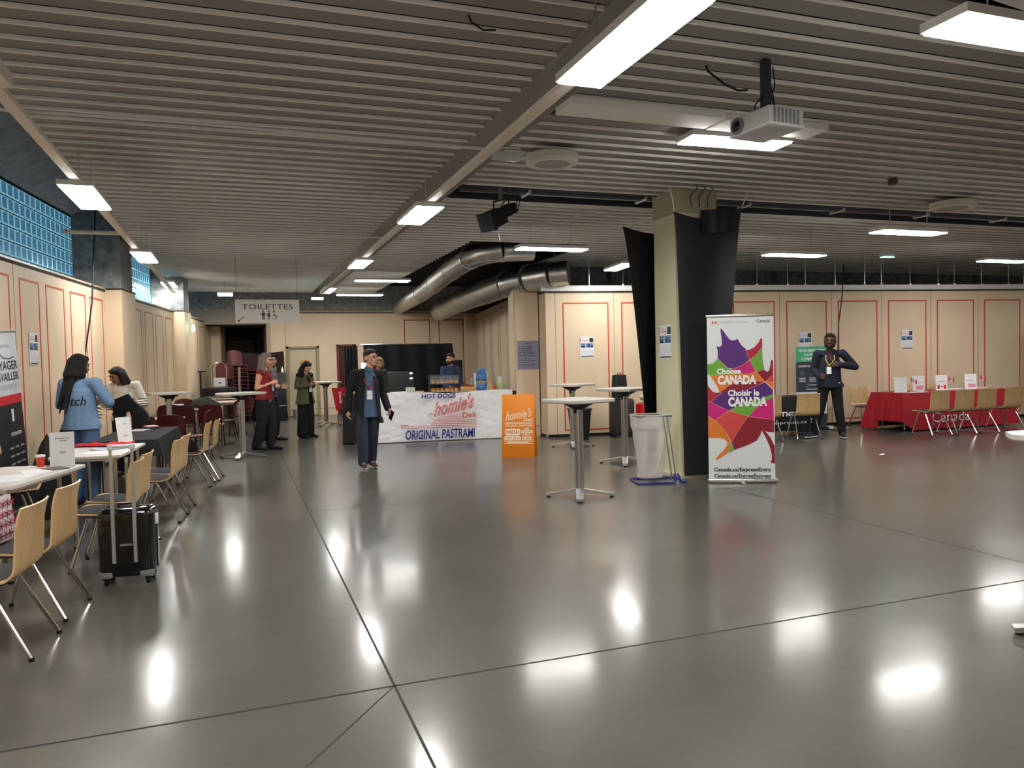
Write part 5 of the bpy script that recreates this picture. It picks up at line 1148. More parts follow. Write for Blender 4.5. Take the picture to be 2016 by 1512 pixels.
flat('printed_sheets', 'loose white sheet near the paper cup', -1.62, 7.38, .74, 20, .21, .3, .003, PAPER)
flat('brochure', 'dark brochure with a red corner beneath the first sign holder', -1.50, 7.50, .743, 35, .15, .21, .004, mat('dark_brochure', (70, 66, 72), .4), 'brochure')
flat('brochure', 'small red card beside the first sign holder', -1.57, 7.72, .741, 10, .10, .07, .004, RED, 'card')
flat('printed_sheets', 'white sheet lying at the near end of the second white table', -1.36, 8.72, .74, -20, .21, .3, .004, PAPER); flat('brochure', 'bluish folder in front of the red scarf', -1.30, 9.0, .745, -50, .22, .3, .008, mat('pale_blue_folder', (176, 186, 208), .5), 'folder')
mb = MB(); mb.grid(lambda u, v: ((u - .5) * .56, (v - .5) * .18 + .03 * math.sin(u * 8), .012 + .018 * math.sin(u * 17) * math.sin(v * 6) + .012), 24, 10, .012); o = mb.build('scarf', mat('red_scarf', (204, 26, 44), .7), fixn=True); o.location = (-1.40, 9.38, .745); o.rotation_euler = (0, 0, R_(-8)); tag(o, 'crumpled red lanyard cloth on the second white table', 'scarf')
t = thing('drink_flask', 'pale pink flask on the black-clothed table', 'bottle', (-1.40, 11.4, .75)); MB().lathe([(.034, 0), (.036, .01), (.036, .17), (.026, .22), (.0, .235)], 18).build('body', mat('pink_flask', (214, 176, 164), .4), t); MB().lathe([(.02, .222), (.02, .25), (0, .25)], 12).build('cap', mat('pink_cap', (200, 160, 150), .4), t)
flat('tablet', 'white tablet on the black-clothed table', -1.27, 11.3, .75, -15, .2, .28, .009, WHITEP, 'tablet'); flat('notebook', 'black notebook under the pink one on the black-clothed table', -1.15, 11.65, .75, 15, .17, .24, .018, BLK, 'notebook'); flat('notebook', 'pink notebook lying on the black one', -1.16, 11.66, .769, 22, .15, .22, .014, mat('pink_cover', (206, 160, 170), .5), 'notebook')
# tote bag with stars
t = thing('tote_bag', 'white tote bag with purple and red stars on the chair seat at the left edge', 'bag', (-1.50, 5.83, .485), R_(80))
mb = MB(); mb.grid(lambda u, v: (math.copysign(abs(math.cos(2 * PI * v)) ** .5, math.cos(2 * PI * v)) * (.16 - .02 * u), math.copysign(abs(math.sin(2 * PI * v)) ** .7, math.sin(2 * PI * v)) * .05 * (1 - .6 * u), .28 * u), 8, 32); mb.build('body', mat('tote_white', (224, 216, 220), .7), t)
stc = [mat('star_purple', (110, 30, 90), .6), mat('star_red', (190, 30, 70), .6)]
for side in (-1, 1):
    for k in range(16):
        cx, cz = -.105 + .062 * (k % 4) + .024 * ((k // 4) % 2), .04 + .065 * (k // 4); m_ = MB(); m_.m(0)
        for a in range(3): stroke(m_, [(cx - .03 * math.cos(a * PI / 3 + k), cz - .03 * math.sin(a * PI / 3 + k)), (cx + .03 * math.cos(a * PI / 3 + k), cz + .03 * math.sin(a * PI / 3 + k))], .009, 0)
        o = m_.build('star_print', stc[k % 2], t, smooth=False); o.location = (0, side * (.056 - .10 * cz), 0)
# coats and bags at the left wall
def heap(name, label, x, y, z, rx, ry, h, m, cat='coat', seed=1, nz=14):
    rr = random.Random(seed); ph = [rr.uniform(0, 6) for _ in range(6)]
    def fn(u, v):
        a = 2 * PI * v; s = math.sin(PI * min(1, .5 + u * .5)) ** .55 if u < 1 else 0
        k = 1 + .10 * math.sin(3 * a + ph[0]) + .06 * math.sin(7 * a + ph[1] + 4 * u) + .03 * math.sin(13 * a + ph[2])
        return (x + rx * k * s * math.cos(a) * (1 - .15 * u), y + ry * k * s * math.sin(a) * (1 - .15 * u), z + h * u * (1 + .05 * math.sin(2 * a + ph[3])))
    mb = MB(); mb.grid(fn, nz, 40); o = mb.build(name, m, angle=80); return tag(o, label, cat)
CBK = mat('black_coat', (16, 17, 20), .85, bump=.8, bscale=6)
heap('coat', 'black coat draped over a chair behind the nearest white table, by the wall', -1.98, 9.55, .0, .24, .30, .86, CBK, seed=3)
heap('backpack', 'black bag heaped beside the woman in blue, at the wall', -2.03, 10.75, .0, .20, .26, .96, CBK, 'bag', seed=8)
heap('bag_heap', 'dark bags and cables on the floor under the nearest white table', -2.15, 7.6, 0, .28, .40, .40, mat('dark_bag', (40, 38, 36), .8, bump=.6, bscale=6), 'bag', seed=5)
heap('shopping_bag', 'tan bag on the floor at the left edge of the photo', -2.45, 8.1, 0, .2, .25, .62, mat('tan_bag', (140, 112, 76), .7, bump=.4, bscale=6), 'bag', seed=12)
heap('coat_heap', 'heap of dark green coats on the far pale table', -.68, 17.0, .745, .30, .36, .20, mat('dark_green_coat', (44, 50, 42), .85, bump=.8, bscale=5), 'coat', seed=4)
heap('bag', 'black bag lying on the seat of the last beech chair but one', -.68, 11.05, .475, .15, .16, .20, CBK, 'bag', seed=9)
mb = MB(); mb.bbox(-.14, .14, -.12, .12, 0, .06, .01); o = mb.build('white_box', PAPER); o.location = (-1.22, 17.3, .745); tag(o, 'white box on the pale table closest to the left wall', 'box')
# plant
t = thing('potted_plant', 'leafy dark green plant behind the head of the woman in blue', 'plant', (-1.90, 11.3, 0))
MB().lathe([(.0, 0), (.13, 0), (.17, .34), (.15, .34), (.14, .30), (0, .30)], 24).build('pot', mat('plant_pot', (60, 58, 56), .6), t)
MB().tube([(0, 0, .28), (.02, 0, .7), (-.02, .02, 1.1), (0, 0, 1.35)], .012, 6).build('stem', mat('stem', (70, 60, 40), .7), t)
rr = random.Random(5); mb = MB()
for k in range(110):
    a = rr.uniform(0, 2 * PI); z = rr.uniform(.95, 1.45); r0 = rr.uniform(.01, .16); up = rr.uniform(-.5, .7); L = rr.uniform(.10, .17); w_ = L * .5
    c = Vector((r0 * math.cos(a), r0 * math.sin(a), z)); d = Vector((math.cos(a), math.sin(a), up)).normalized(); n = Vector((-math.sin(a), math.cos(a), 0))
    mb.add([c, c + d * L * .45 + n * w_ / 2 + Vector((0, 0, .01)), c + d * L, c + d * L * .45 - n * w_ / 2 + Vector((0, 0, .01)), c + d * L * .5 - Vector((0, 0, .006))], [(0, 4, 1), (1, 4, 2), (2, 4, 3), (3, 4, 0)])
mb.build('foliage', mat('leaf_green', (28, 52, 30), .45), t, smooth=False)
# left roll-up banner
t = thing('rollup_banner', 'grey and black roll-up banner cut by the left edge, a red band across it', 'banner', (-2.36, 9.90, 0), PI / 2 - R_(LA))
bw = .80; MB().at(T(0, 0, 0, rx=R_(-2), ry=R_(-3))).box(-bw / 2, bw / 2, 0, .004, .05, 1.30).build('canvas_lower', mat('banner_black', (34, 34, 36), .5, var=.3, vscale=2), t, smooth=False)
MB().at(T(0, 0, 0, rx=R_(-2), ry=R_(-3))).box(-bw / 2, bw / 2, 0, .004, 1.30, 2.02).build('canvas_upper', mat('banner_grey', (204, 206, 210), .5, var=.12, vscale=3), t, smooth=False)
MB().at(T(0, 0, 0, rx=R_(-2), ry=R_(-3))).bbox(-bw / 2 - .01, bw / 2 + .01, -.01, .015, 2.02, 2.05, .004).build('top_rail', ALU, t); MB().bbox(-bw / 2, bw / 2, -.06, .06, 0, .05, .012).build('base_cassette', ALU, t)
def bprint(name, m, fn, t=t, M=T(0, 0, 0, rx=R_(-2), ry=R_(-3))):
    m_ = MB().at(M); fn(m_); return m_.build(name, m, t, smooth=False)
bprint('red_band', RED, lambda m_: rect(m_, -.3, bw / 2, 1.22, 1.32, -.002))
bprint('title_lettering', INK, lambda m_: (text(m_, 'VOYAGER', -.35, .38, 1.60, 1.70, -.002, .02)))
bprint('title_lettering', INK, lambda m_: (text(m_, 'TRAVAILLER', -.35, .38, 1.48, 1.57, -.002, .02)))
bprint('grey_lettering', GREYINK, lambda m_: text(m_, 'ETUDIER ICI', -.2, .36, 1.39, 1.44, -.002))
bprint('red_ring_mark', RED, lambda m_: text(m_, 'o', -.12, -.06, 1.85, 1.9, -.002, .03)); bprint('mark_lettering', GREYINK, lambda m_: text(m_, 'avotas', -.04, .2, 1.85, 1.89, -.002))
bprint('curved_line', INK, lambda m_: stroke(m_, [(-.1, 1.80), (0, 1.74), (.15, 1.72), (.3, 1.74)], .012, -.002))
bprint('white_lettering', PAPER, lambda m_: text(m_, 'DESTINATION', .02, .3, .86, .90, -.003, .02)); bprint('white_block', PAPER, lambda m_: rect(m_, .08, .14, 1.02, 1.16, -.003))
for r in range(4): bprint('small_lettering', PAPER, lambda m_: text(m_, '000  000  000', -.05, .34, .72 - .09 * r, .74 - .09 * r, -.003))

# ------------------------------------------------------------------ right side: red table
CRD = mat('red_cloth', (160, 14, 34), .75, bump=.2, bscale=6)
white_table(13.68, 11.80, 90, .72, 2.8, 'table under the red cloth with steel legs showing at the left', 'cloth covered tables', name='covered_table')
def rdrop(x, y):
    return .05 if x > -1.0 or y > .3 else (.06 if x < -1.38 and y > .1 else (.30 if x < -1.2 and y < -.3 else .03))
rc_ = cloth('tablecloth', -1.47, 1.47, -.40, .40, .742, lambda x, y: .03 if not (x < -1.4 and y < .1) else .2, CRD, 'deep red cloth over the long table, white lettering low on its front', 'tablecloth', None, 0, (13.68, 11.80), folds=11, amp=.03, flare=.10)
m_ = MB().at(T(0, -.545, 0, rx=R_(-4))); text(m_, 'Canada', -.85, .15, .16, .36, 0, .0); m_.build('lettering', PAPER, rc_, smooth=False)['label'] = 'white lettering on red cloth'
SG = 'white sign holders on the red table'
standee(12.48, 11.70, .746, -32, .24, .30, 'plain white sign holder at the left end of the red table', [('Hotel Wifi', -.2, .3, .12, .16), ('- - - - - -', -.8, .8, .86, .88)], group=SG)
for x, y, lb, kind in ((13.12, 11.85, 'sign holder with a pink block at its foot, right of the plain one', 0), (13.75, 11.85, 'sign holder with a red maple leaf flag printed at its foot', 1), (14.45, 11.75, 'sign holder with a grey emblem and a pink block, rightmost on the red table', 0)):
    o = standee(x, y, .746, -34, .22, .31, lb, [('- - - - - -', -.8, .8, .86, .88), ('-- --- --', -.6, .6, .55, .58)], group=SG)
    m_ = MB().at(T(0, 0, .006, rx=R_(-8)))
    if kind: rect(m_, -.08, -.035, .02, .10, -.002); rect(m_, .035, .08, .02, .10, -.002); leaf(m_, 0, .062, .028, -.002)
    else: rect(m_, -.05, .09, .03, .11, -.002)
    m_.build('colour_block', RED if kind else mat('pink_block', (214, 140, 160), .5), o, smooth=False)
def flag(x, y, rz, label):
    t = thing('table_flag', label, 'flag', (x, y, .746), R_(rz), 'little maple leaf flags on the red table')
    MB().cyl((0, 0, 0), (0, 0, .30), .003, seg=6).build('stick', mat('stick', (200, 190, 160), .5), t); MB().lathe([(.03, 0), (.03, .01), (.006, .018)], 14).build('base', WHITEP, t)
    m_ = MB()
    def fn(u, v): return (.15 * u * .7, .02 * math.sin(u * 6), .30 - .09 * v - .05 * u)
    for k, (a, b) in enumerate(((0, .27), (.27, .73), (.73, 1))): m_.m(0 if k != 1 else 1).grid(lambda u, v, a=a, b=b: fn(a + (b - a) * u, v), 5, 5)
    m_.m(0); p = fn(.5, .5); m_.at(T(0, p[1] - .004, 0)); leaf(m_, p[0], p[2], .03); m_.build('cloth', [RED, PAPER], t)
flag(12.64, 11.60, -35, 'little flag between the plain sign holder and its neighbour'); flag(13.66, 11.62, -30, 'little flag right of the maple leaf sign holder'); flag(14.55, 11.62, -60, 'little flag beside the rightmost sign holder')
flat('papers', 'white papers at the left end of the red table', 12.75, 11.55, .747, 5, .4, .2, .006, PAPER); flat('papers', 'white papers behind the chairs in the middle of the red table', 14.1, 11.9, .747, 5, .42, .25, .02, PAPER); flat('papers', 'small pile of leaflets at the right end of the red table', 14.95, 11.95, .747, 5, .25, .2, .02, PAPER)
# round black webcam-like lamp on table
t = MB(); t.cyl((0, 0, 0), (0, 0, .2), .006, seg=6); t.ell((0, 0, .24), (.035, .02, .04)); o = t.build('table_camera', BLK); o.location = (12.80, 11.98, .746); tag(o, 'small round black device on a stick behind the plain sign holder', 'device')
# black cloth table with lettering behind the right chairs
white_table(9.75, 12.25, -8, 1.3, .55, 'table under the black lettered cloth left of the man in navy', 'cloth covered tables', name='covered_table')
c_ = cloth('tablecloth', -.70, .70, -.30, .30, .742, lambda x, y: .10 if x < .4 else .06, BCLOTH, 'black tablecloth with white lettering behind two beech chairs', 'tablecloth', 'black tablecloths', -8, (9.75, 12.25), folds=7, amp=.015, flare=.03)
m_ = MB().at(T(0, -.375, 0)); text(m_, 'SOLUTIONS', -.45, .52, .38, .47, 0, .03); text(m_, 'appropriees.ca', -.42, .55, .22, .29, 0, 0); m_.build('lettering', PAPER, c_, smooth=False)['label'] = 'white lettering on black cloth'
m_ = MB().at(T(.40, -.385, 0)); stroke(m_, [(.20, .12), (.26, .2), (.29, .3), (.25, .33), (.22, .26), (.28, .24), (.33, .32)], .016, 0); m_.build('squiggle_mark', PAPER, c_, smooth=False)
t = bottle('thermos', 'dark-topped clear bottle beside the right edge of the maple leaf banner', 0, 0, [(.035, 0), (.036, .02), (.036, .2), (.02, .24)], mat('thermos_clear', (190, 175, 150), .2), [(.022, .24), (.022, .29), (0, .29)], BLK); t.location = (9.22, 12.2, .746)
# green and black banner
t = thing('rollup_banner', 'green, black and white roll-up banner half hidden by the man in navy', 'banner', (11.08, 12.62, 0), R_(-14))
def gb(name, z0, z1, m): MB().box(-.33 + .05 * (1 - (z0 + z1) / 3.4) * 0, .33, 0, .004, z0, z1).build(name, m, t, smooth=False)
gb('green_panel', 1.40, 1.71, mat('green_print', (70, 170, 120), .5)); gb('dark_panel', .78, 1.40, mat('slate_print', (52, 58, 70), .5)); gb('white_panel', .33, .78, mat('white_print', (224, 228, 230), .5)); gb('foot_panel', .04, .33, _M['slate_print'])
I4 = T()
for s_, x0, x1, z0, z1 in (('VOTRE PREPARATION', -.28, .29, 1.60, 1.66), ("A L'ARRIVEE", -.16, .18, 1.52, 1.58), ('COMMENCE ICI', -.21, .24, 1.43, 1.49)): bprint('title_lettering', PAPER, lambda m_: text(m_, s_, x0, x1, z0, z1, -.002, .03), t, I4)
bprint('subtitle_lettering', PAPER, lambda m_: text(m_, 'INSCRIVEZ-VOUS DES MAINTENANT', -.28, .30, 1.29, 1.33, -.002, .03), t, I4)
for cx, q0 in ((-.2, 0), (.02, 0)):
    for q in range(3): bprint('small_lettering', PAPER, lambda m_: text(m_, '----', cx - .07, cx + .07, 1.06 - .035 * q, 1.075 - .035 * q, -.002, .05), t, I4)
bprint('small_lettering', PAPER, lambda m_: text(m_, '-----------', -.05, .25, .915, .93, -.002, .05), t, I4); bprint('small_lettering', PAPER, lambda m_: text(m_, '------------------', -.12, .29, .83, .845, -.002, .05), t, I4)
for cx, cz in ((-.2, 1.17), (.02, 1.17), (-.1, .92)): bprint('round_icon', mat('icon_green', (120, 170, 150), .5), lambda m_: (stroke(m_, [(cx + .045 * math.cos(a * PI / 8), cz + .045 * math.sin(a * PI / 8)) for a in range(17)], .006, -.002), stroke(m_, [(cx - .02, cz - .01), (cx, cz + .02), (cx + .02, cz - .01)], .006, -.002)), t, I4)
bprint('dark_lettering', INK, lambda m_: text(m_, 'CANADIENS', -.2, .02, .70, .73, -.002), t, I4); bprint('dark_lettering', INK, lambda m_: text(m_, 'en avant', -.2, -.0, .67, .685, -.002), t, I4); bprint('dark_lettering', INK, lambda m_: text(m_, 'SCC', .1, .22, .70, .73, -.002), t, I4); bprint('leaf_mark', INK, lambda m_: leaf(m_, -.24, .71, .03, -.002), t, I4)
bprint('red_shape', RED, lambda m_: poly(m_, [(-.05, .55), (.1, .45), (.3, .38), (.12, .42)], -.002), t, I4); bprint('black_shape', INK, lambda m_: poly(m_, [(.12, .6), (.2, .56), (.3, .54), (.2, .6)], -.002), t, I4)
MB().bbox(-.35, .35, -.03, .03, .0, .045, .01).build('base_bar', BLK, t); MB().tube([(.2, .0, .02), (.42, -.26, .008)], .012, 6).build('foot', BLK, t); MB().tube([(-.2, .0, .02), (-.2, -.25, .008)], .012, 6).build('foot', BLK, t); MB().cyl((0, .03, .02), (0, .03, 1.72), .01, seg=8).build('rear_pole', BLK, t)
# black display at the right edge
x, y = on_line(RP, 98.2, 12.0, .26); mb = MB(); mb.box(-.62, .62, -.03, .03, .10, 2.05); mb.box(-.5, .5, -.2, .2, 0, .1); o = mb.build('display_board', BLKM, smooth=False); o.location = (x, y, 0); o.rotation_euler = (0, 0, -R_(8.2)); tag(o, 'tall black display board at the right edge, against the partition', 'board')
flat('paper_slip', 'small white slip of paper lying on the floor between the banner and the red table', 9.27, 9.05, .002, 30, .16, .05, .002, PAPER)
flat('floor_cable_box', 'small white box on the floor behind the man in navy', 11.5, 12.6, .0, 10, .16, .1, .06, WHITEP, 'box'); flat('paper_scrap', 'crumpled reddish scrap on the floor right of the man in navy', 11.9, 12.5, .0, 20, .12, .08, .03, mat('scrap', (170, 140, 130), .7), 'paper')
# air duct stub and white unit at the top right
t = thing('air_duct', 'short silver duct in the ceiling opening at the top right', 'duct', (0, 0, 0)); MB().tube([(4.05, 3.05, 3.86), (5.9, 3.05, 3.86)], .12, 20).build('duct_segment', DUC, t); MB().cyl((4.5, 3.05, 3.86), (4.54, 3.05, 3.86), .13, seg=20).build('collar', DUC, t)
t = thing('ceiling_unit', 'white square ceiling unit cut by the top edge at the right', 'air unit', (4.42, 3.02, 3.60), R_(8)); MB().bbox(-.26, .26, -.26, .26, 0, .07, .012).build('housing', PW, t); MB().bbox(-.2, .2, -.2, .2, -.01, .0, .004).build('cover', PW, t)
# ------------------------------------------------------------------ people
def SK(n, c, r=.5): return mat(n, c, r, spec=.35)
def hairm(n, c): return mat(n, c, .55, bump=.8, bscale=30, stretch=(6, 6, .5), spec=.4)
def clothm(n, c, b=.8, bs=7, r=.85, **k): return mat(n, c, r, bump=b, bscale=bs, **k)
def cap_bm(bm, p0, p1, r0, r1, flat=None, seg=14):
    p0, p1 = Vector(p0), Vector(p1); d = p1 - p0; L = d.length
    if L < 1e-5: d = Vector((0, 0, 1)); L = 1e-5; p1 = p0 + d * L
    q = d.to_track_quat('Z', 'Y'); rings = []
    N = 4
    for i in range(N + 1): a = -PI / 2 + (PI / 2) * i / N; rings.append((math.sin(a) * r0, math.cos(a) * r0))
    for i in range(N + 1): a = (PI / 2) * i / N; rings.append((L + math.sin(a) * r1, math.cos(a) * r1))
    vs = []
    for z, r in rings:
        row = []
        for k in range(seg):
            a = 2 * PI * k / seg; o = q @ Vector((r * math.cos(a), r * math.sin(a), 0)); 
            if flat: ax = Vector(flat[0]).normalized(); o = o - ax * (o.dot(ax) * (1 - flat[1]))
            c = p0 + q @ Vector((0, 0, z)); row.append(bm.verts.new(c + o))
        vs.append(row)
    for a, b in zip(vs, vs[1:]):
        for k in range(seg): bm.faces.new((a[k], a[(k + 1) % seg], b[(k + 1) % seg], b[k]))
    bm.faces.new(vs[0][::-1]); bm.faces.new(vs[-1])
def ell_bm(bm, c, r, seg=16, rings=10):
    c = Vector(c); rows = []
    for i in range(rings + 1):
        t = PI * i / rings
        rows.append([bm.verts.new(c + Vector((r[0] * max(.02, math.sin(t)) * math.cos(2 * PI * k / seg), r[1] * max(.02, math.sin(t)) * math.sin(2 * PI * k / seg), -r[2] * math.cos(t)))) for k in range(seg)])
    for a, b in zip(rows, rows[1:]):
        for k in range(seg): bm.faces.new((a[k], a[(k + 1) % seg], b[(k + 1) % seg], b[k]))
    bm.faces.new(rows[0][::-1]); bm.faces.new(rows[-1])
def blob(name, prims, m, parent, voxel=.012, smooth=3, cut=None, split=None, hem=None):
    """one continuous skin grown over a set of overlapping tapered forms"""
    bm = bmesh.new()
    for p in prims:
        if p[0] == 'c': cap_bm(bm, *p[1:])
        else: ell_bm(bm, *p[1:])
    me = bpy.data.meshes.new(name); bm.to_mesh(me); bm.free()
    ob = bpy.data.objects.new(name, me); COL.objects.link(ob)
    rm = ob.modifiers.new('r', 'REMESH'); rm.mode = 'VOXEL'; rm.voxel_size = voxel
    sm = ob.modifiers.new('s', 'SMOOTH'); sm.factor = .5; sm.iterations = smooth
    bpy.context.view_layer.update()
    me2 = bpy.data.meshes.new_from_object(ob.evaluated_get(bpy.context.evaluated_depsgraph_get()))
    bpy.data.objects.remove(ob); bpy.data.meshes.remove(me)
    if hem is not None:
        c0 = cut; cut = (lambda c: c.z < hem or (c0(c) if c0 else False))
    if cut:
        b = bmesh.new(); b.from_mesh(me2); bmesh.ops.delete(b, geom=[f for f in b.faces if cut(f.calc_center_median())], context='FACES'); b.to_mesh(me2); b.free()
    me2.name = name; me2.materials.clear()
    for x in (m if isinstance(m, (list, tuple)) else [m]): me2.materials.append(x)
    if split:
        for p in me2.polygons: p.material_index = split(p.center)
    me2.polygons.foreach_set('use_smooth', [True] * len(me2.polygons))
    o = bpy.data.objects.new(name, me2); COL.objects.link(o)
    if parent: o.parent = parent
    return o
def hand(wrist, d, n, side, curl=.35, s=1.0, spread=1.0):
    """palm and five fingers; d: pointing direction, n: palm normal, side: vector towards the thumb"""
    w = Vector(wrist); d = Vector(d).normalized(); n = Vector(n); n = (n - d * n.dot(d)).normalized(); t = Vector(side); t = (t - d * t.dot(d) - n * t.dot(n)).normalized()
    P = []
    for k in range(4):
        o = (1.5 - k) * .021 * s * spread
        P.append(('c', w + t * o * .6, w + d * .085 * s + t * o, .016 * s, .0125 * s))
    L = (.070, .080, .074, .058)
    for k in range(4):
        o = (1.5 - k) * .022 * s * spread; base = w + d * .085 * s + t * o; a = curl * (1 + .12 * k)
        d1 = (d * math.cos(a) + n * math.sin(a)).normalized(); d2 = (d * math.cos(2.1 * a) + n * math.sin(2.1 * a)).normalized()
        m1 = base + d1 * L[k] * .52 * s; P.append(('c', base, m1, .0098 * s, .009 * s)); P.append(('c', m1, m1 + d2 * L[k] * .5 * s, .009 * s, .0075 * s))
    b0 = w + d * .025 * s + t * .026 * s; b1 = b0 + (d * .6 + t * .7 + n * .25).normalized() * .04 * s; b2 = b1 + (d * .9 + t * .25 + n * .35).normalized() * .034 * s
    P += [('c', b0, b1, .0145 * s, .011 * s), ('c', b1, b2, .0105 * s, .0085 * s)]
    return P
def person(label, loc, rz, J, H=1.75, skin=None, hair=None, hairp=None, face=0.0, nod=0.0, hands=None, group=None, build=1.0, glasses=False, beard=None, fat=1.0, hc=None):
    """J: joint overrides in metres for a 1.75 m figure facing -y. Returns (root, joints, head frame)"""
    t = thing('person', label, 'person', (loc[0], loc[1], loc[2] if len(loc) > 2 else 0), R_(rz), group); s = H / 1.75
    D = dict(pel=(0, 0, .95), che=(0, 0, 1.27), nec=(0, .01, 1.47), hea=(0, -.015, 1.625), sha=(-.18, 0, 1.415), shb=(.18, 0, 1.415), ela=(-.23, .02, 1.12), elb=(.23, .02, 1.12), wra=(-.24, -.05, .87), wrb=(.24, -.05, .87),
             hia=(-.09, 0, .92), hib=(.09, 0, .92), kna=(-.10, -.01, .50), knb=(.10, -.01, .50), ana=(-.10, .02, .085), anb=(.10, .02, .085), toa=(-.12, -.16, .03), tob=(.12, -.16, .03))
    D.update(J); D = {k: Vector(v) * s for k, v in D.items()}
    f = fat; P = []
    P += [('c', D['pel'] - Vector((.045 * s, 0, 0)), D['pel'] + Vector((.045 * s, 0, 0)), .115 * s * f, .115 * s * f, ((0, 1, 0), .85)), ('c', D['pel'], D['che'], .12 * s * f, .135 * s * f, ((0, 1, 0), .75)),
          ('c', D['che'], D['nec'] - Vector((0, 0, .09 * s)), .135 * s * f, .10 * s, ((0, 1, 0), .72)), ('c', D['sha'], D['shb'], .055 * s, .055 * s), ('c', D['nec'] - Vector((0, 0, .05 * s)), D['hea'] - Vector((0, -.01, .04)) * s, .056 * s, .052 * s)]
    for a in 'ab':
        P += [('c', D['sh' + a], D['el' + a], .047 * s, .038 * s), ('c', D['el' + a], D['wr' + a], .038 * s, .025 * s), ('c', D['hi' + a], D['kn' + a], .082 * s * f, .055 * s), ('c', D['kn' + a], D['an' + a], .054 * s, .036 * s), ('c', D['an' + a], D['to' + a], .04 * s, .032 * s)]
    # head, turned by face degrees and nodded
    MH = Matrix.Translation(D['hea']) @ Euler((R_(nod), 0, R_(face))).to_matrix().to_4x4()
    def hp(x, y, z): return MH @ (Vector((x, y, z)) * s)
    for c, r in (((0, .012, .035), .086), ((0, -.012, .02), .080), ((0, .025, .02), .083), ((0, -.03, -.045), .060), ((0, -.045, -.075), .040), ((0, -.055, -.015), .052)):
        P.append(('c', hp(c[0] - .004, c[1], c[2]), hp(c[0] + .004, c[1], c[2]), r * s, r * s))
    P += [('c', hp(0, -.098, .015), hp(0, -.118, -.022), .011 * s, .016 * s), ('c', hp(-.02, -.092, -.062), hp(.02, -.092, -.062), .010 * s, .010 * s), ('c', hp(-.045, -.082, .035), hp(.045, -.082, .035), .014 * s, .014 * s)]
    for q in (-1, 1): P += [('c', hp(q * .083, .012, .02), hp(q * .090, .018, -.022), .017 * s, .012 * s), ('c', hp(q * .045, -.068, -.02), hp(q * .04, -.07, -.03), .026 * s, .026 * s)]
    for a in 'ab':
        hd = (hands or {}).get(a)
        if hd is None: hd = dict(d=(D['wr' + a] - D['el' + a]), n=(1 if a == 'a' else -1, 0, 0), side=(0, -1, 0), curl=.35)
        P += hand(D['wr' + a], hd['d'], hd['n'], hd['side'], hd.get('curl', .35), s, hd.get('spread', 1))
    body = blob('body', P, skin, t, .0085, 2)
    # face details
    e = MB()
    for q in (-1, 1):
        MB().ell(hp(q * .032, -.094, .012), (.013 * s, .008 * s, .007 * s), 10, 6).build('eye', mat('eye_dark', (40, 30, 26), .3), t)
        MB().tube([hp(q * .014, -.105, .034), hp(q * .034, -.105, .041), hp(q * .056, -.088, .034)], .0045 * s, 6).build('eyebrow', hc or mat('brow_dark', (30, 24, 20), .8), t)
    MB().tube([hp(-.027, -.098, -.056), hp(-.012, -.106, -.060), hp(.012, -.106, -.060), hp(.027, -.098, -.056)], .0055 * s, 6).build('mouth', mat('lips', (150, 78, 72), .5), t)
    if glasses:
        g = MB()
        for q in (-1, 1):
            g.tube([hp(q * .034 + .024 * math.cos(a * PI / 6), -.112, .012 + .018 * math.sin(a * PI / 6)) for a in range(12)], .003 * s, 6, closed=True); g.tube([hp(q * .058, -.108, .018), hp(q * .088, -.02, .02), hp(q * .09, .01, .01)], .0028 * s, 6)
        g.tube([hp(-.01, -.115, .016), hp(.01, -.115, .016)], .003 * s, 6); g.build('glasses', mat('glasses_frame', (24, 16, 14), .3), t)
    if hairp: blob('hair', hairp(hp, s), hair, t, .010, 2)
    if beard: blob('beard', [('c', hp(-.05, -.06, -.07), hp(.05, -.06, -.07), .034 * s, .034 * s), ('c', hp(0, -.085, -.085), hp(0, -.09, -.10), .034 * s, .03 * s), ('c', hp(-.07, -.02, -.04), hp(-.06, -.05, -.07), .022 * s, .026 * s), ('c', hp(.07, -.02, -.04), hp(.06, -.05, -.07), .022 * s, .026 * s), ('c', hp(-.02, -.104, -.042), hp(.02, -.104, -.042), .009 * s, .009 * s)], beard, t, .008, 1)
    return t, D, hp, s
def short_hair(hp, s):
    return [('c', hp(-.004, .02, .055), hp(.004, .02, .055), .092 * s, .092 * s), ('c', hp(-.03, -.04, .098), hp(.03, -.04, .098), .036 * s, .036 * s), ('c', hp(0, .06, .0), hp(0, .06, -.03), .062 * s, .05 * s), ('c', hp(-.072, .02, .045), hp(-.074, .03, .01), .024 * s, .016 * s), ('c', hp(.072, .02, .045), hp(.074, .03, .01), .024 * s, .016 * s)]
def long_hair(L, wdt=.085, front=True):
    def f(hp, s):
        P = [('c', hp(-.004, .018, .05), hp(.004, .018, .05), .098 * s, .098 * s), ('c', hp(-.035, -.035, .088), hp(.035, -.035, .088), .044 * s, .044 * s), ('c', hp(0, .06, .02), hp(0, .085, -L), .085 * s, wdt * .8 * s)]
        for q in (-1, 1): P += [('c', hp(q * .078, .01, .05), hp(q * .088, .0, -min(L, .22)), .038 * s, .04 * s), ('c', hp(q * .06, .05, .0), hp(q * .07, .07, -L), .06 * s, .055 * s)]
        return P
    return f
def sleeves(D, s, r0=.062, r1=.048, to=1.0, sides='ab'):
    P = []
    for a in sides:
        w = D['el' + a] + (D['wr' + a] - D['el' + a]) * to; P += [('c', D['sh' + a], D['el' + a], r0 * s, (r0 + r1) / 2 * s), ('c', D['el' + a], w, (r0 + r1) / 2 * s, r1 * s)]
    return P
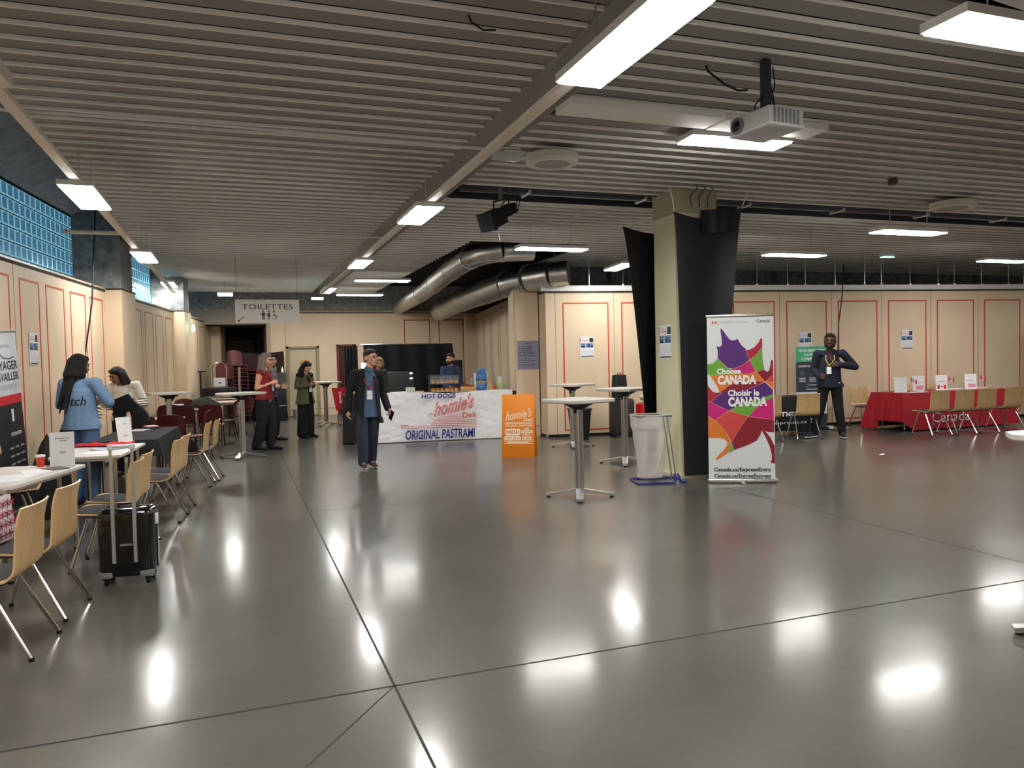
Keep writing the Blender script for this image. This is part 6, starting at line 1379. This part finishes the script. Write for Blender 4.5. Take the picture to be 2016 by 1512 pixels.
def torso(D, s, bot=.85, r=.15, fl=.74, hem=.15, sh=1.0):
    b = Vector((D['pel'].x, D['pel'].y, bot * s))
    P = [('c', b + Vector((-.06 * s, 0, .0)), b + Vector((.06 * s, 0, 0)), hem * s * .86, hem * s * .86, ((0, 1, 0), .85)), ('c', b, D['che'], hem * s, r * s, ((0, 1, 0), fl)), ('c', D['che'], D['nec'] - Vector((0, 0, .12 * s)), r * s, .118 * s, ((0, 1, 0), fl)), ('c', D['sha'], D['shb'], .066 * s * sh, .066 * s * sh), ('c', D['sha'], D['nec'] - Vector((0, 0, .03 * s)), .06 * s * sh, .058 * s * sh), ('c', D['shb'], D['nec'] - Vector((0, 0, .03 * s)), .06 * s * sh, .058 * s * sh)]
    return P
def trousers(D, s, r0=.105, r1=.075, r2=.06, hips=.135):
    P = [('c', D['pel'] - Vector((.05 * s, 0, .0)), D['pel'] + Vector((.05 * s, 0, 0)), hips * s, hips * s, ((0, 1, 0), .85)), ('c', D['pel'], D['pel'] + Vector((0, 0, .06 * s)), hips * s, hips * .95 * s, ((0, 1, 0), .8))]
    for a in 'ab':
        k, n = D['kn' + a], D['an' + a]; P += [('c', D['hi' + a], k, r0 * s, r1 * s), ('c', k, n + (k - n) * .02 - Vector((0, 0, -.01)), r1 * s, r2 * s)]
    return P
def shoe(t, D, s, a, m, sole=None):
    an, to = D['an' + a], D['to' + a]; d = (to - an); d.z = 0; d.normalize(); low = min(an.z, to.z)
    heel = an - d * .055 * s
    blob('shoe', [('c', Vector((heel.x, heel.y, an.z - .04 * s)), Vector((to.x, to.y, to.z + .012)), .040 * s, .038 * s), ('c', an - Vector((0, 0, .02)), to + Vector((0, 0, .008)), .045 * s, .036 * s), ('c', to, to + d * .06 * s - Vector((0, 0, .0)), .038 * s, .030 * s)], m, t, .008, 2, cut=None)
    if sole:
        blob('sole', [('c', Vector((heel.x, heel.y, an.z - .065 * s)), to - Vector((0, 0, .012)), .040 * s, .043 * s, ((0, 0, 1), .38)), ('c', to - Vector((0, 0, .012)), to + d * .065 * s - Vector((0, 0, .008)), .043 * s, .032 * s, ((0, 0, 1), .38))], sole, t, .008, 1)
def lanyard(t, D, s, m, z, bz, bx=0, y=-.15, w_=.032):
    a, b = D['nec'] + Vector((-.06, .0, -.02)) * s, D['nec'] + Vector((.06, .0, -.02)) * s
    MB().tube([a, Vector((-.07 * s + bx * .4, y + .02, z + .12)), Vector((bx, y, z))], .007, 4).build('lanyard', m, t); MB().tube([b, Vector((.07 * s + bx * .4, y + .02, z + .12)), Vector((bx, y, z))], .007, 4).build('lanyard', m, t)
    mb = MB(); mb.box(bx - .04, bx + .04, y - .006, y, z - .15, z - .02); g = mb.build('badge', PAPER, t, smooth=False)
    mb = MB(); text(mb, 'abc', bx - .02, bx + .02, z - .09, z - .075, y - .007); mb.build('badge_print', INK, g, smooth=False)
LAN = mat('lanyard_red', (176, 26, 60), .6)
FAIR = SK('skin_fair', (212, 160, 134)); FAIR2 = SK('skin_light', (206, 152, 124)); DKS = SK('skin_dark', (84, 56, 44), .45); BRS = SK('skin_brown', (150, 104, 80))

# man walking in an open black coat
t, D, hp, s = person('smiling man with glasses walking in an open black coat, phone in his hand', (1.80, 11.38), 6,
    dict(hea=(.055, -.05, 1.655), nec=(.03, -.01, 1.50), che=(.01, 0, 1.27), sha=(-.175, -.01, 1.43), shb=(.205, .0, 1.42), ela=(-.25, .07, 1.15), wra=(-.285, .03, .90), elb=(.27, .10, 1.13), wrb=(.31, -.02, .90),
         hia=(-.09, 0, .92), kna=(-.12, -.14, .51), ana=(-.13, -.17, .12), toa=(-.15, -.32, .075), hib=(.09, 0, .92), knb=(.08, .02, .50), anb=(.09, .17, .10), tob=(.10, .02, .035)),
    1.75, FAIR, hairm('hair_dark_brown', (44, 34, 30)), short_hair, face=38, nod=0, glasses=True, fat=1.12,
    hands=dict(a=dict(d=(-.1, -.1, -1), n=(1, 0, 0), side=(0, -1, 0), curl=.5), b=dict(d=(.25, -.45, -.8), n=(-1, 0, 0), side=(0, -1, .2), curl=.9)))
blob('shirt', torso(D, s, .80, .150, .90, .172, .62) + [('c', D['nec'] + Vector((0, 0, -.05)), D['nec'] + Vector((0, -.01, .0)), .068, .062)], clothm('shirt_blue', (72, 92, 122)), t, .011, 2, hem=.79 * s)
blob('trousers', trousers(D, s, .104, .085, .075, .125), clothm('trousers_navy', (36, 44, 60)), t, .011, 3)
def coatcut(c):
    return c.y < -.01 and abs(c.x - .012) < min(.05 + .10 * max(0, 1.45 - c.z), .115) and c.z < 1.53
blob('coat', torso(D, s, .69, .172, .90, .215, .92) + sleeves(D, s, .066, .056, .97), clothm('coat_black', (20, 21, 25), .4, 5), t, .012, 3, cut=coatcut, hem=.69)
MB().tube([D['nec'] + Vector((-.05, -.07, -.02)), D['nec'] + Vector((.0, -.10, -.06)), D['nec'] + Vector((.05, -.07, -.02))], .014, 6).build('collar', _M['shirt_blue'], t)
lanyard(t, D, s, LAN, 1.20, 1.1, .0, -.155)
for a in 'ab': shoe(t, D, s, a, mat('shoe_brown', (70, 50, 40), .5), mat('sole_white', (206, 200, 192), .6))
mb = MB().at(T(.335, -.11, .80, rx=R_(30), rz=R_(20))); mb.bbox(-.006, .006, -.038, .038, -.08, .07, .003); o = mb.build('mobile_phone', BLK); o.location = (1.80, 11.38, 0); o.rotation_euler = (0, 0, R_(6)); tag(o, 'dark phone held in the left hand of the man in the black coat', 'phone')

# woman in red sleeveless top
t, D, hp, s = person('woman with long grey hair and glasses in a sleeveless dark red top', (.46, 14.85), 62,
    dict(hea=(0, -.05, 1.625), nec=(0, -.01, 1.47), ela=(-.19, .05, 1.13), wra=(-.06, -.17, 1.22), elb=(.20, .02, 1.13), wrb=(.05, -.20, 1.16), kna=(-.09, .03, .50), ana=(-.09, .14, .09), toa=(-.09, .0, .04), knb=(.09, -.07, .5), anb=(.09, -.05, .085), tob=(.09, -.20, .03)),
    1.80, FAIR2, hairm('hair_grey', (118, 110, 104)), long_hair(.20), glasses=True, fat=1.25, nod=5,
    hands=dict(a=dict(d=(.5, -.6, .3), n=(.4, .3, -.8), side=(0, 0, 1), curl=.8), b=dict(d=(-.5, -.6, .2), n=(-.4, .3, -.8), side=(0, 0, 1), curl=.8)), hc=mat('brow_grey', (90, 84, 80), .8))
blob('top', torso(D, s, .93, .168, .86, .178, .86), clothm('top_dark_red', (112, 18, 30)), t, .012, 3, hem=.93 * s)
blob('trousers', trousers(D, s, .122, .095, .085, .142), clothm('trousers_black', (20, 20, 23)), t, .012, 3); lanyard(t, D, s, LAN, 1.26, 1.1, 0, -.17)
for a in 'ab': shoe(t, D, s, a, mat('shoe_black', (18, 18, 20), .4))
# person behind her
t, D, hp, s = person('dark haired person in grey, mostly hidden behind the woman in red', (.64, 16.6), 70,
    dict(ela=(-.22, -.04, 1.13), wra=(-.12, -.24, 1.10), elb=(.20, -.06, 1.15), wrb=(.06, -.26, 1.14), kna=(-.10, .02, .5), knb=(.1, -.08, .5), ana=(-.1, .12, .1), anb=(.1, -.05, .085), toa=(-.1, -.02, .04), tob=(.1, -.2, .03)), 1.80, FAIR2, hairm('hair_black', (22, 18, 18)), short_hair)
blob('top', torso(D, s, .90, .15, .8, .15) + sleeves(D, s, .065, .05, .9), clothm('top_grey', (106, 106, 108)), t, .012, 3, hem=.9 * s); blob('trousers', trousers(D, s), clothm('trousers_midnight', (22, 26, 40)), t, .012, 3)
for a in 'ab': shoe(t, D, s, a, _M['shoe_black'])
# woman in green blazer
t, D, hp, s = person('woman in an olive green blazer and wide black trousers looking at her phone', (1.36, 16.95), 38,
    dict(hea=(0, -.07, 1.60), nec=(0, -.01, 1.46), ela=(-.235, .02, 1.16), wra=(-.06, -.22, 1.19), elb=(.235, .0, 1.16), wrb=(.06, -.22, 1.19)), 1.66, FAIR, _M['hair_black'], long_hair(.16), nod=30,
    hands=dict(a=dict(d=(.5, -.7, .3), n=(.3, .2, .9), side=(0, -.2, 1), curl=.6), b=dict(d=(-.5, -.7, .3), n=(-.3, .2, .9), side=(0, -.2, 1), curl=.6)))
blob('top', torso(D, s, .85, .135, .78, .135), clothm('top_black', (18, 18, 20)), t, .011, 2, hem=.85 * s)
def blz(c): return c.y < -.04 and abs(c.x) < .03 + .05 * max(0, 1.45 - c.z) * .9 and c.z < 1.46
blob('blazer', torso(D, s, .77, .150, .92, .225, .9) + sleeves(D, s, .058, .048, .94), clothm('blazer_olive', (82, 86, 62)), t, .011, 3, cut=blz, hem=.77 * s)
blob('trousers', trousers(D, s, .112, .115, .122, .128) , clothm('trousers_wide_black', (16, 16, 18)), t, .012, 3); lanyard(t, D, s, LAN, 1.14, 1.0, .02, -.15)
for a in 'ab': shoe(t, D, s, a, _M['shoe_black'])
mb = MB(); mb.bbox(-.035, .035, -.07, .07, 0, .01, .003); o = mb.build('mobile_phone', mat('phone_red', (110, 30, 34), .4)); o.matrix_world = T(1.36, 16.95, 0, R_(38)) @ T(0, -.31, 1.17, rx=R_(25)); tag(o, 'phone in the hands of the woman in the green blazer', 'phone')
# cook
t, D, hp, s = person('bearded man in a blue sweatshirt standing behind the display case', (4.42, 16.25), 12, dict(ela=(-.23, -.02, 1.13), wra=(-.18, -.22, 1.02), elb=(.23, -.02, 1.13), wrb=(.18, -.22, 1.02)), 1.74, FAIR, hairm('hair_brown', (40, 30, 26)), short_hair, face=-62, beard=mat('beard_brown', (48, 32, 26), .8), fat=1.1)
blob('sweatshirt', torso(D, s, .85, .155, .8, .155, .9) + sleeves(D, s, .064, .052, .97) + [('c', D['nec'] + Vector((0, 0, -.06)), D['nec'] + Vector((0, 0, -.02)), .07, .064)], clothm('sweat_blue', (62, 76, 112)), t, .012, 3); blob('trousers', trousers(D, s), _M['trousers_black'], t, .012, 3)
for a in 'ab': shoe(t, D, s, a, _M['shoe_black'])
# woman behind the walking man
t, D, hp, s = person('blond person in an olive top behind the walking man, face turned down to the right', (2.93, 16.9), 25, dict(hea=(.0, -.05, 1.61)), 1.70, FAIR, hairm('hair_blond', (150, 128, 92)), long_hair(.06), face=-30, nod=12)
blob('top', torso(D, s, .85, .145, .78, .145) + sleeves(D, s, .062, .05, .95), clothm('top_olive', (60, 60, 40)), t, .012, 3); blob('trousers', trousers(D, s), _M['trousers_black'], t, .012, 3)
for a in 'ab': shoe(t, D, s, a, _M['shoe_black'])
# man in navy at the right
t, D, hp, s = person('tall bearded man in a navy jacket with a yellow lanyard, one elbow raised', (10.30, 11.25), -36,
    dict(hea=(-.0, -.04, 1.635), sha=(-.20, 0, 1.43), shb=(.20, 0, 1.43), ela=(-.26, .04, 1.15), wra=(-.18, -.16, 1.04), elb=(.40, .06, 1.20), wrb=(.12, -.18, 1.245),
         hia=(-.09, 0, .92), kna=(-.16, .0, .50), ana=(-.26, .03, .09), toa=(-.36, -.10, .035), knb=(.13, .0, .5), anb=(.19, .04, .085), tob=(.20, -.13, .03)), 1.91, DKS, hairm('hair_coily_black', (16, 14, 14)), short_hair, face=-10, glasses=True, beard=mat('beard_black', (18, 14, 13), .9), fat=1.1,
    hands=dict(a=dict(d=(.3, -.9, .1), n=(1, .2, 0), side=(0, -.2, 1), curl=.9), b=dict(d=(-1, -.3, .05), n=(0, 1, -.1), side=(0, 0, 1), curl=.7)))
NV = clothm('jacket_navy', (24, 27, 44))
blob('jacket', torso(D, s, .86, .165, .88, .188, .92) + sleeves(D, s, .070, .054, .95) + [('c', D['nec'] + Vector((-.02, .0, -.06)), D['nec'] + Vector((.02, .01, .0)), .078, .072)], NV, t, .012, 3, hem=.86 * s, cut=lambda c: c.y < -.05 and abs(c.x) < .012 + .10 * max(0, (c.z / s - 1.34)) and c.z / s > 1.34)
blob('undershirt', [('c', D['che'] + Vector((0, -.01, .02)), D['nec'] - Vector((0, .0, .08)), .135, .095, ((0, 1, 0), .84)), ('c', D['nec'] - Vector((0, 0, .06)), D['nec'], .066, .062)], clothm('undershirt_rust', (120, 30, 24)), t, .012, 2)
blob('trousers', trousers(D, s, .100, .08, .065, .128), clothm('track_pants', (16, 16, 19)), t, .012, 3)
lanyard(t, D, s, mat('lanyard_yellow', (226, 196, 70), .6), 1.34, 1.2, -.04, -.20)
m_ = MB(); stroke(m_, [(.085, 1.02), (.10, 1.00), (.15, 1.03)], .010, -.135); m_.build('white_tick_mark', PAPER, t, smooth=False)
for a in 'ab': shoe(t, D, s, a, mat('trainer_navy', (30, 32, 48), .5), mat('trainer_sole', (232, 234, 238), .5))
# woman in blue sweatshirt (seen from behind)
t, D, hp, s = person('woman with long black hair seen from behind in a blue sweatshirt and jeans', (-1.74, 10.12), 158,
    dict(hea=(.02, -.03, 1.62), ela=(-.30, -.06, 1.19), wra=(-.14, -.26, 1.22), elb=(.27, -.06, 1.17), wrb=(.10, -.26, 1.18)), 1.76, BRS, hairm('hair_jet', (15, 14, 16)), None, face=-25, nod=12, fat=1.12)
def bh(hp, s):
    P = long_hair(.12)(hp, s)
    for k in range(7): P.append(('c', hp(-.07 + .024 * k, .075, -.05), hp(-.09 + .028 * k, .125 - .02 * (k % 2), -.42 - .05 * ((k * 3) % 4)), .024 * s, .010 * s))
    return P
blob('hair', bh(hp, s), _M['hair_jet'], t, .009, 1)
blob('sweatshirt', torso(D, s, .89, .165, .88, .195, .9) + sleeves(D, s, .074, .056, .97), clothm('sweat_light_blue', (104, 134, 166), 1.0, 5), t, .012, 2, hem=.89 * s)
blob('jeans', trousers(D, s, .112, .098, .095, .135), clothm('jeans_blue', (76, 104, 138), .4, 12), t, .012, 3)
m_ = MB().at(T(0, .17, 1.22, rz=PI)); text(m_, 'stitch', -.17, .17, -.05, .06, 0, .01, .3); m_.build('lettering', BLK, t, smooth=False)
for a in 'ab': shoe(t, D, s, a, mat('trainer_grey', (190, 190, 190), .6))
# woman in striped pullover
t, D, hp, s = person('woman with a dark bob in a cream striped pullover, head bent over a black bag', (-1.56, 12.35), -8,
    dict(hea=(-.06, -.10, 1.56), nec=(-.02, -.04, 1.44), che=(0, -.02, 1.25), ela=(-.27, -.04, 1.13), wra=(-.14, -.24, 1.10), elb=(.30, -.04, 1.13), wrb=(.12, -.26, 1.12)), 1.66, BRS, hairm('hair_bob', (34, 22, 22)), long_hair(.12), face=-45, nod=22, fat=1.08)
def stripes(c):
    z = c.z; return 1 if (1.00 < z < 1.16 and (z * 30) % 1 < .36) else 0
blob('pullover', torso(D, s, .88, .15, .86, .175, .85) + sleeves(D, s, .066, .055, .95), [clothm('pullover_cream', (222, 216, 204), .4, 8), mat('stripe_navy', (26, 26, 36), .8)], t, .010, 2, split=stripes, hem=.88 * s)
blob('trousers', trousers(D, s), _M['trousers_black'], t, .012, 3)
for a in 'ab': shoe(t, D, s, a, _M['shoe_black'])
mb = MB(); mb.grid(lambda u, v: (math.copysign(abs(math.cos(2 * PI * v)) ** .6, math.cos(2 * PI * v)) * (.20 + .03 * math.sin(5 * u)) * (1.1 - .35 * u), math.copysign(abs(math.sin(2 * PI * v)) ** .8, math.sin(2 * PI * v)) * .09 * (1 - .4 * u), .46 * u), 12, 40)
o = mb.build('shoulder_bag', CBK, angle=80); o.location = (-1.38, 11.92, .76); o.rotation_euler = (R_(8), R_(-22), R_(-10)); tag(o, 'large black bag held slanting by the woman in the striped pullover', 'bag')
# seated person at the left edge, only a hand reaches into the photo
t, D, hp, s = person('person seated beyond the left edge, only a hand reaching into the photo', (-2.50, 8.06, 0), 84,
    dict(pel=(0, .10, .52), che=(0, .05, .86), nec=(0, .04, 1.06), hea=(0, .02, 1.21), sha=(-.18, .04, 1.0), shb=(.18, .04, 1.0), ela=(-.24, -.10, .78), wra=(-.16, -.34, .80), elb=(.24, -.12, .80), wrb=(.17, -.33, .88), hia=(-.09, .05, .50), hib=(.09, .05, .50), kna=(-.10, -.34, .50), knb=(.1, -.34, .50), ana=(-.1, -.34, .09), anb=(.1, -.34, .09), toa=(-.1, -.48, .03), tob=(.1, -.48, .03)), 1.72, FAIR, _M['hair_brown'], short_hair,
    hands=dict(a=dict(d=(.2, -1, 0), n=(.2, 0, -1), side=(1, 0, 0), curl=.5), b=dict(d=(-.1, -1, .1), n=(-.9, 0, -.2), side=(0, 0, 1), curl=.9)))
blob('pullover', torso(D, s, .58, .15, .8, .15) + sleeves(D, s, .062, .05, .7), clothm('pullover_grey', (120, 104, 96)), t, .012, 3)
blob('trousers', trousers(D, s), _M['trousers_black'], t, .012, 3)
for a in 'ab': shoe(t, D, s, a, _M['shoe_black'])
